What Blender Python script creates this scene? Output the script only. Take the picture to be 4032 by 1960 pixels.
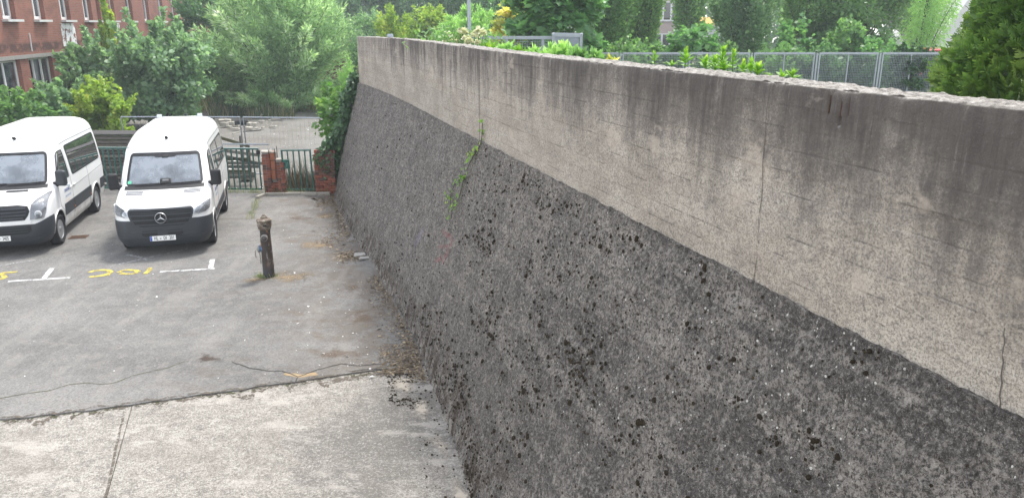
import bpy, bmesh, math, random
import numpy as np
from mathutils import Vector, Matrix, Euler
sc = bpy.context.scene
for o in list(bpy.data.objects): bpy.data.objects.remove(o)
C = sc.collection
R = math.radians
PI = math.pi

# ------------------------------------------------------------------ camera, sky, sun, exposure
GROUND = -4.9                       # yard level; the eye is the origin
FPX = 3000.0; PITCH = math.atan(885.0 / FPX)
cam = bpy.data.cameras.new('camera'); cam.sensor_width = 36.0; cam.lens = 36.0 * FPX / 4032
cam.clip_start = 0.05; cam.clip_end = 1500
camo = bpy.data.objects.new('camera', cam); C.objects.link(camo)
camo.rotation_euler = (PI / 2 - PITCH, 0, 0); sc.camera = camo

SUN_EL, SUN_AZ = R(64), R(28)        # azimuth from +Y towards +X: high, behind the yard and a little to the right
world = bpy.data.worlds.new('World'); sc.world = world; world.use_nodes = True
wn = world.node_tree; wn.nodes.clear()
sky = wn.nodes.new('ShaderNodeTexSky'); sky.sky_type = 'NISHITA'; sky.sun_disc = False
sky.sun_elevation = SUN_EL; sky.sun_rotation = SUN_AZ
sky.air_density = 1.0; sky.dust_density = 1.0; sky.ozone_density = 1.0
hs = wn.nodes.new('ShaderNodeHueSaturation'); hs.inputs['Saturation'].default_value = 0.26; hs.inputs['Value'].default_value = 1.0
bg = wn.nodes.new('ShaderNodeBackground'); bg.inputs['Strength'].default_value = 0.15
wo = wn.nodes.new('ShaderNodeOutputWorld')
wn.links.new(sky.outputs[0], hs.inputs['Color']); wn.links.new(hs.outputs[0], bg.inputs['Color']); wn.links.new(bg.outputs[0], wo.inputs['Surface'])
sun = bpy.data.lights.new('sun', 'SUN'); sun.energy = 1.3; sun.angle = R(10); sun.color = (1.0, 0.96, 0.90)
suno = bpy.data.objects.new('sun', sun); C.objects.link(suno)
sdir = Vector((math.sin(SUN_AZ) * math.cos(SUN_EL), math.cos(SUN_AZ) * math.cos(SUN_EL), math.sin(SUN_EL)))
suno.rotation_euler = (-sdir).to_track_quat('-Z', 'Y').to_euler()
sc.view_settings.view_transform = 'Standard'; sc.view_settings.look = 'None'
sc.view_settings.gamma = 1.0; sc.view_settings.exposure = 1.75; sc.view_settings.use_curve_mapping = False
sc.cycles.max_bounces = 8; sc.cycles.transparent_max_bounces = 12; sc.cycles.use_denoising = True

# ------------------------------------------------------------------ helpers: placing
CP, SP = math.cos(PITCH), math.sin(PITCH)
def ray(u, v):
    a, b = (u - 2016) / FPX, -(v - 980) / FPX
    return Vector((a, CP + b * SP, -SP + b * CP))
def onz(u, v, z=GROUND):             # the point of the level z seen there
    r = ray(u, v); return r * (z / r.z)
def aty(u, v, y):
    r = ray(u, v); return r * (y / r.y)

# ------------------------------------------------------------------ helpers: objects
def link(name, data, parent=None, loc=None, rot=None):
    o = bpy.data.objects.new(name, data); C.objects.link(o)
    if parent is not None: o.parent = parent
    if loc is not None: o.location = loc
    if rot is not None: o.rotation_euler = rot
    return o
def tag(o, label=None, cat=None, group=None, kind=None):
    if label: o['label'] = label
    if cat: o['category'] = cat
    if group: o['group'] = group
    if kind: o['kind'] = kind
    return o
def thing(name, label, cat, loc=(0, 0, 0), rz=0.0, group=None):
    return tag(link(name, None, None, loc, (0, 0, rz)), label, cat, group)
def np_mesh(name, V, F, mats=(), smooth=False, mi=None):
    """V (n,3), F (m,k) int array of equal-length faces."""
    me = bpy.data.meshes.new(name)
    V = np.ascontiguousarray(V, dtype=np.float32); F = np.ascontiguousarray(F, dtype=np.int32)
    m, k = F.shape
    me.vertices.add(len(V)); me.vertices.foreach_set('co', V.ravel())
    me.loops.add(m * k); me.loops.foreach_set('vertex_index', F.ravel())
    me.polygons.add(m); me.polygons.foreach_set('loop_start', np.arange(0, m * k, k, dtype=np.int32))
    for mm in (mats if isinstance(mats, (list, tuple)) else [mats]): me.materials.append(mm)
    if smooth: me.polygons.foreach_set('use_smooth', np.ones(m, dtype=bool))
    if mi is not None: me.polygons.foreach_set('material_index', np.asarray(mi, dtype=np.int32))
    me.update(calc_edges=True); me.validate()
    return me
def face_attr(me, name, vals):
    a = me.attributes.new(name, 'FLOAT', 'FACE'); a.data.foreach_set('value', np.asarray(vals, dtype=np.float32))

class MB:
    """collects plain shapes; build() links them as ONE mesh object"""
    def __init__(s): s.v = []; s.f = []
    def add(s, vs, fs):
        b = len(s.v); s.v += [tuple(p) for p in vs]; s.f += [tuple(b + i for i in f) for f in fs]; return s
    def box(s, c, d, rot=None, taper=1.0):
        x, y, z = d[0] / 2, d[1] / 2, d[2] / 2
        P = [(-x, -y, -z), (x, -y, -z), (x, y, -z), (-x, y, -z), (-x * taper, -y * taper, z), (x * taper, -y * taper, z), (x * taper, y * taper, z), (-x * taper, y * taper, z)]
        M = Euler(rot).to_matrix() if rot else None
        P = [(M @ Vector(p) if M else Vector(p)) + Vector(c) for p in P]
        return s.add(P, [(3, 2, 1, 0), (4, 5, 6, 7), (0, 1, 5, 4), (1, 2, 6, 5), (2, 3, 7, 6), (3, 0, 4, 7)])
    def bar(s, a, b, w, h=None):      # square bar from a to b
        a, b = Vector(a), Vector(b); h = h or w; d = b - a
        M = d.to_track_quat('Z', 'Y').to_matrix()
        P = []
        for t in (a, b):
            for sx, sy in ((-1, -1), (1, -1), (1, 1), (-1, 1)): P.append(t + M @ Vector((sx * w / 2, sy * h / 2, 0)))
        return s.add(P, [(3, 2, 1, 0), (4, 5, 6, 7), (0, 1, 5, 4), (1, 2, 6, 5), (2, 3, 7, 6), (3, 0, 4, 7)])
    def tube(s, pts, r, n=8, cap=True):
        pts = [Vector(p) for p in pts]; k = len(pts)
        rr = r if isinstance(r, (list, tuple)) else [r] * k
        V = []; q0 = None
        for i, p in enumerate(pts):
            d = (pts[min(i + 1, k - 1)] - pts[max(i - 1, 0)]).normalized()
            if q0 is None: x = d.orthogonal().normalized()
            else: x = (x - d * x.dot(d)); x = x.normalized() if x.length > 1e-6 else d.orthogonal().normalized()
            q0 = 1; y = d.cross(x)
            for j in range(n):
                a = 2 * PI * j / n; V.append(p + (x * math.cos(a) + y * math.sin(a)) * rr[i])
        Fs = [(i * n + j, i * n + (j + 1) % n, (i + 1) * n + (j + 1) % n, (i + 1) * n + j) for i in range(k - 1) for j in range(n)]
        if cap: Fs += [tuple(range(n - 1, -1, -1)), tuple((k - 1) * n + j for j in range(n))]
        return s.add(V, Fs)
    def lathe(s, prof, n=24, M=None):  # prof: (radius, height) from bottom to top
        V = []; k = len(prof)
        for r, h in prof:
            for j in range(n):
                a = 2 * PI * j / n; p = Vector((r * math.cos(a), r * math.sin(a), h)); V.append(M @ p if M else p)
        Fs = [(i * n + j, i * n + (j + 1) % n, (i + 1) * n + (j + 1) % n, (i + 1) * n + j) for i in range(k - 1) for j in range(n)]
        if prof[0][0] > 1e-4: Fs.append(tuple(range(n - 1, -1, -1)))
        if prof[-1][0] > 1e-4: Fs.append(tuple((k - 1) * n + j for j in range(n)))
        return s.add(V, Fs)
    def prism(s, poly, z0, z1, M=None):
        n = len(poly); V = [Vector((x, y, z0)) for x, y in poly] + [Vector((x, y, z1)) for x, y in poly]
        if M: V = [M @ p for p in V]
        return s.add(V, [tuple(range(n - 1, -1, -1)), tuple(range(n, 2 * n))] + [(i, (i + 1) % n, n + (i + 1) % n, n + i) for i in range(n)])
    def mesh(s, name, mat, smooth=None):
        me = bpy.data.meshes.new(name); me.from_pydata(s.v, [], s.f)
        for m in (mat if isinstance(mat, (list, tuple)) else [mat]): me.materials.append(m)
        if smooth is not None:
            me.polygons.foreach_set('use_smooth', [True] * len(me.polygons)); me.set_sharp_from_angle(angle=R(smooth))
        me.update(); return me
    def build(s, name, mat, parent=None, smooth=None, loc=None, rot=None, bevel=0, seg=2):
        o = link(name, s.mesh(name, mat, smooth), parent, loc, rot)
        if bevel:
            b = o.modifiers.new('bevel', 'BEVEL'); b.width = bevel; b.segments = seg; b.limit_method = 'ANGLE'; b.angle_limit = R(40)
        return o
def box_part(name, mat, parent, c, d, rot=None, bevel=0, seg=2):
    return MB().box((0, 0, 0), d).build(name, mat, parent, loc=c, rot=rot, bevel=bevel, seg=seg, smooth=30 if bevel else None)

# ------------------------------------------------------------------ value noise on arrays
def hash2(ix, iy, seed):
    n = (ix.astype(np.int64) * 374761393 + iy.astype(np.int64) * 668265263 + seed * 974711) & 0x7fffffff
    n = ((n ^ (n >> 13)) * 1274126177) & 0x7fffffff
    return ((n ^ (n >> 16)) & 0xffff) / 65535.0
def vnoise(x, y, seed=0):
    x = np.asarray(x, float); y = np.asarray(y, float)
    ix, iy = np.floor(x), np.floor(y); fx, fy = x - ix, y - iy
    fx = fx * fx * (3 - 2 * fx); fy = fy * fy * (3 - 2 * fy); ix = ix.astype(np.int64); iy = iy.astype(np.int64)
    a, b, c, d = hash2(ix, iy, seed), hash2(ix + 1, iy, seed), hash2(ix, iy + 1, seed), hash2(ix + 1, iy + 1, seed)
    return (a * (1 - fx) + b * fx) * (1 - fy) + (c * (1 - fx) + d * fx) * fy
def fbm(x, y, oct=4, seed=0):
    s = 0; a = .5; t = 0
    for i in range(oct): s = s + a * vnoise(x * 2 ** i, y * 2 ** i, seed + 17 * i); t += a; a *= .5
    return s / t

# ------------------------------------------------------------------ materials
class NT:
    def __init__(s, name):
        s.m = bpy.data.materials.new(name); s.m.use_nodes = True; s.t = s.m.node_tree; s.t.nodes.clear(); s.n = s.t.nodes
        s.out = s.n.new('ShaderNodeOutputMaterial'); s._co = None
    def l(s, a, b): s.t.links.new(a, b)
    def set(s, inp, v):
        if hasattr(v, 'is_output') or isinstance(v, bpy.types.NodeSocket): s.l(v, inp)
        elif isinstance(v, (tuple, list)) and len(v) == 3 and inp.type == 'RGBA': inp.default_value = (*v, 1)
        else: inp.default_value = v
    @property
    def co(s):
        if s._co is None: s._co = s.n.new('ShaderNodeTexCoord').outputs['Object']
        return s._co
    def xyz(s, v=None):
        n = s.n.new('ShaderNodeSeparateXYZ'); s.l(v or s.co, n.inputs[0]); return n.outputs
    def scale(s, sx, sy, sz, v=None):
        n = s.n.new('ShaderNodeVectorMath'); n.operation = 'MULTIPLY'; s.l(v or s.co, n.inputs[0]); n.inputs[1].default_value = (sx, sy, sz); return n.outputs[0]
    def noise(s, sc_=5, det=4, rough=.55, v=None, dist=0):
        n = s.n.new('ShaderNodeTexNoise'); s.l(v or s.co, n.inputs['Vector']); n.inputs['Scale'].default_value = sc_; n.inputs['Detail'].default_value = det
        n.inputs['Roughness'].default_value = rough; n.inputs['Distortion'].default_value = dist; return n.outputs['Fac']
    def vor(s, sc_=20, v=None, feature='F1', rnd=1.0):
        n = s.n.new('ShaderNodeTexVoronoi'); n.feature = feature; s.l(v or s.co, n.inputs['Vector']); n.inputs['Scale'].default_value = sc_; n.inputs['Randomness'].default_value = rnd; return n.outputs
    def math(s, op, a, b=None, clamp=False):
        n = s.n.new('ShaderNodeMath'); n.operation = op; n.use_clamp = clamp; s.set(n.inputs[0], a)
        if b is not None: s.set(n.inputs[1], b)
        return n.outputs[0]
    def ss(s, x, lo, hi, a=0.0, b=1.0):     # smoothstep map range
        n = s.n.new('ShaderNodeMapRange'); n.interpolation_type = 'SMOOTHSTEP'; s.set(n.inputs[0], x)
        for i, q in zip((1, 2, 3, 4), (lo, hi, a, b)): s.set(n.inputs[i], q)
        return n.outputs[0]
    def ramp(s, f, stops):
        n = s.n.new('ShaderNodeValToRGB'); s.l(f, n.inputs[0]); e = n.color_ramp.elements
        while len(e) < len(stops): e.new(.5)
        for q, (p, c) in zip(e, stops): q.position = p; q.color = (*c, 1) if len(c) == 3 else c
        return n.outputs[0]
    def mix(s, f, a, b, mode='MIX'):
        n = s.n.new('ShaderNodeMix'); n.data_type = 'RGBA'; n.blend_type = mode; s.set(n.inputs[0], f); s.set(n.inputs[6], a); s.set(n.inputs[7], b); return n.outputs[2]
    def bump(s, h, strength=.5, dist=.01, nrm=None):
        n = s.n.new('ShaderNodeBump'); n.inputs['Strength'].default_value = strength; n.inputs['Distance'].default_value = dist; s.l(h, n.inputs['Height'])
        if nrm: s.l(nrm, n.inputs['Normal'])
        return n.outputs[0]
    def bsdf(s, col, rough=.8, nrm=None, metal=0.0, spec=.5, **kw):
        n = s.n.new('ShaderNodeBsdfPrincipled'); s.set(n.inputs['Base Color'], col); s.set(n.inputs['Roughness'], rough); n.inputs['Metallic'].default_value = metal
        n.inputs['Specular IOR Level'].default_value = spec
        if nrm is not None: s.l(nrm, n.inputs['Normal'])
        for k, v in kw.items(): s.set(n.inputs[k.replace('_', ' ')], v)
        s.l(n.outputs[0], s.out.inputs[0]); return n
def plain(name, col, rough=.6, metal=0.0, var=.15, scale=8, bump=0.0, spec=.5, **kw):
    t = NT(name); f = t.noise(scale, 5)
    c = t.mix(f, tuple(x * (1 - var) for x in col), tuple(min(1, x * (1 + var)) for x in col))
    t.bsdf(c, rough, t.bump(t.noise(scale * 8, 4), bump, .004) if bump else None, metal, spec, **kw); return t.m
def leaf_mat(name, stops, trans=.5, rough=.45, spec=.5, gain=2.8):
    stops = [(q, tuple(min(.85, x * gain) for x in c)) for q, c in stops]; t = NT(name); a = t.n.new('ShaderNodeAttribute'); a.attribute_name = 'var'
    col = t.ramp(a.outputs['Fac'], stops)
    p = t.bsdf(col, rough, spec=spec)
    tr = t.n.new('ShaderNodeBsdfTranslucent'); t.l(t.mix(1.0, col, (1.15, 1.25, .75), 'MULTIPLY'), tr.inputs[0])
    mx = t.n.new('ShaderNodeMixShader'); mx.inputs[0].default_value = trans
    t.l(p.outputs[0], mx.inputs[1]); t.l(tr.outputs[0], mx.inputs[2]); t.l(mx.outputs[0], t.out.inputs[0]); return t.m
# ------------------------------------------------------------------ ground: lot, asphalt yard, concrete apron
def ground_mats():
    g = {}
    # weathered asphalt
    t = NT('asphalt')
    big = t.noise(.55, 6, .65); mid = t.noise(3.5, 7, .7); fine = t.noise(90, 3, .7); grit = t.vor(170)
    c = t.ramp(big, [(.38, (.185, .181, .174)), (.50, (.238, .233, .225)), (.62, (.30, .292, .28))])
    c = t.mix(t.ss(mid, .46, .60, 0, .55), c, (.31, .297, .277))
    spk = t.noise(34, 4, .85); c = t.mix(t.ss(spk, .38, .50, .65, 0), c, (.11, .107, .103)); c = t.mix(t.ss(spk, .53, .64, 0, .5), c, (.43, .42, .40))
    c = t.mix(t.ss(fine, .35, .65, .35, 0), c, (.10, .097, .093))
    c = t.mix(t.ss(grit['Distance'], .05, .22, .35, 0), c, (.42, .40, .37))
    p = t.xyz()
    # darker, browner strip of dirt towards the wall foot: distance from the foot line
    q = t.math('ADD', t.math('MULTIPLY', p[0], .950), t.math('MULTIPLY', p[1], .311))
    dirt = t.math('MULTIPLY', t.ss(q, -.9, 1.7), t.ss(t.noise(1.6, 6, .7), .44, .56))
    c = t.mix(t.math('MULTIPLY', dirt, .6), c, (.155, .125, .098))
    st = t.noise(1.0, 4, .6, t.scale(2.2, .5, 1))
    c = t.mix(t.ss(st, .52, .64, 0, .26), c, (.35, .335, .31)); br_ = t.noise(2.4, 6, .75, t.scale(.6, 1.3, 1)); c = t.mix(t.math('MULTIPLY', t.ss(br_, .54, .64, 0, .6), t.ss(q, -3.2, .6)), c, (.17, .135, .105))
    c = t.mix(1.0, c, (.83, .825, .815), 'MULTIPLY')
    t.bsdf(c, .93, t.bump(t.math('ADD', t.math('MULTIPLY', fine, .6), grit['Distance']), .7, .006), spec=.25); g['asphalt'] = t.m
    # pale washed concrete apron, with a large greyer stain
    t = NT('apron_concrete')
    big = t.noise(.8, 5, .6); mid = t.noise(5, 6, .7); fine = t.noise(60, 4, .75); agg = t.vor(95)
    c = t.ramp(mid, [(.36, (.33, .31, .285)), (.48, (.44, .415, .38)), (.62, (.54, .515, .475))])
    p = t.xyz()
    d = t.math('ADD', t.math('ABSOLUTE', t.math('MULTIPLY', t.math('ADD', p[0], 1.65), .75)), t.math('ABSOLUTE', t.math('MULTIPLY', t.math('ADD', p[1], -8.3), .45)))
    stain = t.ss(t.math('ADD', d, t.math('MULTIPLY', t.math('SUBTRACT', t.noise(2.2, 5, .6), .5), 1.3)), .35, 1.25, 1, 0)
    c = t.mix(t.math('MULTIPLY', stain, .72), c, (.165, .162, .155))
    c = t.mix(t.ss(agg['Distance'], .06, .24, .55, 0), c, t.mix(agg['Color'], (.62, .59, .54), (.16, .155, .15)))
    spk = t.noise(30, 5, .9); c = t.mix(t.ss(spk, .40, .51, .78, 0), c, (.17, .162, .152)); c = t.mix(t.ss(spk, .53, .63, 0, .65), c, (.70, .68, .64))
    c = t.mix(t.ss(fine, .38, .62, .42, 0), c, (.17, .162, .15))
    c = t.mix(t.ss(big, .53, .66, 0, .28), c, (.27, .245, .215)); wh = t.noise(1.3, 6, .75, t.scale(.7, 1.6, 1)); c = t.mix(t.ss(wh, .54, .64, 0, .5), c, (.62, .59, .55))
    c = t.mix(1.0, c, (.83, .815, .79), 'MULTIPLY')
    t.bsdf(c, .95, t.bump(t.math('ADD', fine, t.math('MULTIPLY', agg['Distance'], 1.5)), .9, .008), spec=.2); g['apron'] = t.m
    # derelict lot: dusty pale tarmac with moss and gravel
    t = NT('lot_ground')
    big = t.noise(.12, 6, .65); mid = t.noise(1.2, 6, .7); fine = t.noise(22, 5, .75)
    c = t.ramp(big, [(.35, (.20, .175, .15)), (.52, (.29, .27, .245)), (.7, (.34, .315, .29))])
    c = t.mix(t.ss(mid, .45, .75, 0, .6), c, (.17, .15, .125))
    c = t.mix(t.ss(t.noise(.5, 5, .7), .62, .72, 0, .5), c, (.12, .14, .05))
    c = t.mix(t.ss(fine, .52, .7, 0, .5), c, (.45, .43, .40))
    c = t.mix(1.0, c, (.74, .76, .77), 'MULTIPLY')
    t.bsdf(c, .95, t.bump(fine, .8, .03), spec=.2); g['lot'] = t.m
    t = NT('soil'); f = t.noise(2.5, 7, .7); c = t.ramp(f, [(.3, (.045, .05, .022)), (.5, (.075, .085, .035)), (.72, (.12, .10, .065))])
    t.bsdf(c, .95, t.bump(t.noise(20, 5), .8, .05), spec=.2); g['soil'] = t.m
    return g
GM = ground_mats()
CRACK = plain('crack_dirt', (.060, .055, .048), .95, var=.5, scale=20)
MOSSY = plain('joint_moss', (.085, .09, .035), .95, var=.5, scale=10)
CRACKS = []
STRAWM = plain('dry_straw_dirt', (.30, .22, .125), .95, var=.45, scale=14, bump=.8)

MB().add([(-140, -40, GROUND - .07), (140, -40, GROUND - .07), (140, 160, GROUND - .07), (-140, 160, GROUND - .07)], [(0, 1, 2, 3)]).build('ground', GM['lot'])
tag(bpy.data.objects['ground'], kind='structure')

# wall frame: local x runs along the wall away from the eye, local y = -q (q = distance to the right of the eye), z up
WA = math.atan2(.9503656, -.3111355)
def wpt(s, q, z): return Vector((-.3111355 * s + .9503656 * q, .9503656 * s + .3111355 * q, z))
ZB = np.array
def foot_q(s): return np.interp(s, [-2, 5, 6.9, 8.1, 9.7, 11.4, 13.2, 15.5, 17.3, 19.4, 21.5, 23.2], [1.66, 1.70, 1.775, 1.87, 1.95, 2.04, 2.03, 1.98, 1.88, 1.80, 1.83, 1.9])
def top_z(s): return np.interp(s, [-2, 10, 13.3, 16.8, 20.5, 22.6], [-.342, -.342, -.318, -.306, -.33, -.342])
def face_q(s): return np.interp(s, [-2, 12, 16.8, 19.5, 21, 22, 22.6], [3.0, 3.0, 3.02, 2.97, 2.91, 2.84, 2.79])
ZT = -1.63

# irregular broken edge of the asphalt against the apron
rng = np.random.default_rng(3)
def edge_line(a, b, n, amp, seed):
    a, b = np.array(a, float), np.array(b, float); t = np.linspace(0, 1, n)
    nr = np.array([-(b - a)[1], (b - a)[0]]); nr /= np.linalg.norm(nr)
    w = (fbm(t * n * .35, t * 0 + seed, 3, seed) - .5) * amp * 2
    return a + (b - a) * t[:, None] + nr * w[:, None]
asp_edge = np.vstack([edge_line((-40, 2.2), (-6.6, 8.82), 60, .05, 5), edge_line((-6.6, 8.82), (-5.2, 9.2), 24, .03, 6)[1:], edge_line((-5.2, 9.2), (-1.95, 10.33), 50, .035, 7)[1:],
                      edge_line((-1.95, 10.33), (-1.25, 10.5), 12, .02, 8)[1:]])
def slab(name, poly, z0, z1, mat):
    n = len(poly); V = [(p[0], p[1], z1) for p in poly] + [(p[0], p[1], z0) for p in poly]
    me = bpy.data.meshes.new(name); me.from_pydata(V, [], [tuple(range(n))] + [(n + i, n + (i + 1) % n, (i + 1) % n, i) for i in range(n)]); me.materials.append(mat)
    bm = bmesh.new(); bm.from_mesh(me); bmesh.ops.recalc_face_normals(bm, faces=bm.faces); bm.to_mesh(me); bm.free()
    return link(name, me)
footline = [wpt(s, foot_q(s) + .25, 0) for s in np.linspace(11.1, 23.4, 14)]
yard_poly = [tuple(p) for p in asp_edge] + [(p.x, p.y) for p in footline] + [(-5.3, 22.95), (-7.0, 22.95), (-14.0, 23.35), (-40, 24.6)]
yard = tag(slab('asphalt_yard', yard_poly, GROUND - .05, GROUND, GM['asphalt']), kind='structure')
# concrete apron: two slabs either side of an open joint
j0, j1 = onz(488, 1612), onz(408, 1985)
apL = [(-40, 3.2), (-40, -2), (-4.1, -2), (j1.x - .006, j1.y), (j0.x - .006, j0.y + .25), (-6.6, 9.2)]
apR = [(j1.x + .006, j1.y), (-4.05, -2), (3.0, -2), (.9, 5.5), (-.2, 8.0), (-1.0, 10.9), (j0.x + .006, j0.y + .25)]
apron = tag(slab('concrete_apron', apL, GROUND - .2, GROUND - .024, GM['apron']), kind='structure')
o = slab('apron_slab', apR, GROUND - .2, GROUND - .022, GM['apron']); o.parent = apron
o = MB().box(((j0.x + j1.x) / 2, (j0.y + j1.y) / 2, GROUND - .13), (.6, 4.2, .05)).build('joint_bed', plain('joint_dirt', (.12, .10, .08), .95, var=.5, scale=9), apron)

def ribbon(pts, w, z, name, mat, parent=None, wob=.35, seed=1, dens=.06, kind=None):
    """a flat irregular strip lying on the ground along a polyline"""
    P = [np.array(p[:2], float) for p in pts]; out = []
    for a, b in zip(P[:-1], P[1:]):
        n = max(2, int(np.linalg.norm(b - a) / dens)); out += [a + (b - a) * i / n for i in range(n)]
    out.append(P[-1]); A = np.array(out); d = np.gradient(A, axis=0); d /= np.linalg.norm(d, axis=1)[:, None] + 1e-9; nr = np.stack([-d[:, 1], d[:, 0]], 1)
    i = np.arange(len(A)); wl = w / 2 * (1 - wob + 2 * wob * fbm(i * .45, i * 0 + .5, 3, seed)); wr = w / 2 * (1 - wob + 2 * wob * fbm(i * .45, i * 0 + 9.5, 3, seed + 3))
    jit = (fbm(i * .3, i * 0 + 3.3, 3, seed + 8) - .5) * w * wob * 4
    L = A + nr * (jit + wl)[:, None]; Rr = A + nr * (jit - wr)[:, None]
    V = [(p[0], p[1], z) for p in L] + [(p[0], p[1], z) for p in Rr]; n = len(A)
    me = bpy.data.meshes.new(name); me.from_pydata(V, [], [(k + n, k + n + 1, k + 1, k) for k in range(n - 1)]); me.materials.append(mat)
    o = link(name, me, parent)
    return o
def paint(name, col, wear):
    t = NT(name); f = t.noise(14, 6, .75)
    b = t.bsdf(t.mix(t.noise(3), col, tuple(c * .86 for c in col)), .8, spec=.3); tr = t.n.new('ShaderNodeBsdfTransparent'); mx = t.n.new('ShaderNodeMixShader')
    t.l(t.ss(f, wear - .06, wear + .06), mx.inputs[0]); t.l(tr.outputs[0], mx.inputs[1]); t.l(b.outputs[0], mx.inputs[2]); t.l(mx.outputs[0], t.out.inputs[0]); return t.m
CRACKP = paint('broken_crack', (.050, .046, .040), .40); MOSSP = paint('moss_in_crack', (.085, .085, .04), .44); EDGED = paint('edge_dirt', (.12, .10, .078), .50); EDGEG = paint('edge_moss', (.075, .085, .03), .56)
gz = GROUND + .004
def gp(*uv): return [onz(u, v) for u, v in uv]
ribbon(gp((0, 1568), (90, 1550), (190, 1538), (280, 1512), (345, 1505), (400, 1514), (440, 1508), (520, 1480), (640, 1452), (730, 1424)), .016, gz, 'crack', MOSSP, yard, 1.0, 3)
ribbon(gp((915, 1424), (980, 1448), (1060, 1462), (1110, 1460), (1170, 1482)), .020, gz, 'crack', CRACKP, yard, 1.0, 4)
ribbon(gp((1170, 1484), (1250, 1458), (1345, 1432), (1420, 1440), (1505, 1432), (1540, 1440)), .022, gz, 'crack', CRACKP, yard, 1.0, 5)
ribbon(gp((1170, 1486), (1158, 1510)), .02, gz, 'crack', CRACKP, yard, .5, 6)
ribbon(gp((1380, 1462), (1450, 1452), (1530, 1450)), .026, gz, 'crack', CRACKP, yard, .7, 9)
ribbon(gp((1120, 1470), (1175, 1478), (1240, 1462)), .10, gz - .001, 'straw_dirt', STRAWM, yard, .7, 7)
ribbon(gp((885, 960), (960, 958), (1010, 952), (1105, 940), (1180, 930), (1260, 922)), .018, gz, 'seam', plain('pale_seam', (.36, .32, .26), .9, var=.3), yard, .6, 11)
ribbon(gp((850, 864), (900, 862), (960, 862), (1010, 858)), .035, gz, 'seam', plain('dirty_seam', (.14, .11, .075), .9, var=.3), yard, .6, 12)
ribbon(gp((290, 930), (400, 905), (480, 905)), .02, gz, 'seam', plain('pale_seam_b', (.38, .34, .29), .9, var=.3), yard, .6, 14)
EP = [tuple(p) for p in asp_edge if p[0] > -8.5]
def shift(L, d): return [(x + d * .37, y - d * .93) for x, y in L]
ribbon(shift(EP, .05), .16, GROUND - .0185, 'edge_dirt', EDGED, apron, .9, 21, .05); ribbon(shift(EP, .03), .09, GROUND - .0175, 'edge_moss', EDGEG, apron, .9, 22, .05); ribbon(shift(EP, -.03), .05, gz + .001, 'edge_dirt', EDGED, yard, .9, 23, .05)
ribbon([(j0.x, j0.y), (j1.x, j1.y)], .03, GROUND - .0182, 'joint_dirt', EDGED, apron, .15, 24, .05)
# oil-brown stain in the middle of the yard
def blob(c, rx, ry, z, name, mat, parent=None, seed=1, n=40, ang=0):
    V = [(c[0], c[1], z)]
    for i in range(n):
        a = 2 * PI * i / n; k = .55 + .9 * float(fbm(np.array([2 + 2.2 * math.cos(a)]), np.array([2 + 2.2 * math.sin(a)]), 4, seed)[0])
        x, y = math.cos(a) * rx * k, math.sin(a) * ry * k; V.append((c[0] + x * math.cos(ang) - y * math.sin(ang), c[1] + x * math.sin(ang) + y * math.cos(ang), z))
    me = bpy.data.meshes.new(name); me.from_pydata(V, [], [(0, i, i % n + 1) for i in range(1, n + 1)]); me.materials.append(mat); return link(name, me, parent)
def soft_stain(name, col, alpha, scale=3.0):
    """a worn stain: its outline breaks up in noise and fades towards its rim (uses the sheet's own local coordinates)"""
    t = NT(name); uv = t.n.new('ShaderNodeAttribute'); uv.attribute_name = 'rim'
    f = t.math('ADD', uv.outputs['Fac'], t.math('MULTIPLY', t.math('SUBTRACT', t.noise(scale, 7, .75), .5), 2.6))
    b = t.bsdf(col, .95, spec=.2); tr = t.n.new('ShaderNodeBsdfTransparent'); mx = t.n.new('ShaderNodeMixShader')
    t.l(t.ss(f, .25, 1.0, 0, alpha), mx.inputs[0]); t.l(tr.outputs[0], mx.inputs[1]); t.l(b.outputs[0], mx.inputs[2]); t.l(mx.outputs[0], t.out.inputs[0]); return t.m
def rim_attr(o):
    me = o.data; a = me.attributes.new('rim', 'FLOAT', 'POINT'); v = np.zeros(len(me.vertices), np.float32); v[0] = 1.0; a.data.foreach_set('value', v)
s1 = soft_stain('brown_stain', (.085, .065, .052), .8, 4)
o = blob(onz(820, 1412), .34, .2, gz, 'stain', s1, yard, 4); rim_attr(o)
s2 = soft_stain('straw_stain', (.30, .225, .14), .7, 5)
s3 = soft_stain('rust_brown_dirt', (.17, .12, .085), .5, 4)
for (u, v, rx, ry, m, sd) in ((1150, 1090, .75, .42, s2, 3), (1010, 1100, .4, .25, s2, 5), (1330, 1395, .55, .32, s3, 6), (1420, 1250, .4, .5, s3, 7), (1350, 1010, .35, .5, s2, 8), (1250, 965, .55, .5, s2, 2),
                          (1390, 1130, .3, .5, s3, 11), (1290, 850, .4, .45, s2, 12), (1180, 860, .7, .4, s3, 14), (1290, 800, .35, .2, s2, 15)):
    o = blob(onz(u, v), rx, ry, gz - .002 + .0004 * sd / 4, 'dirt_patch', m, yard, sd); rim_attr(o)

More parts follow.
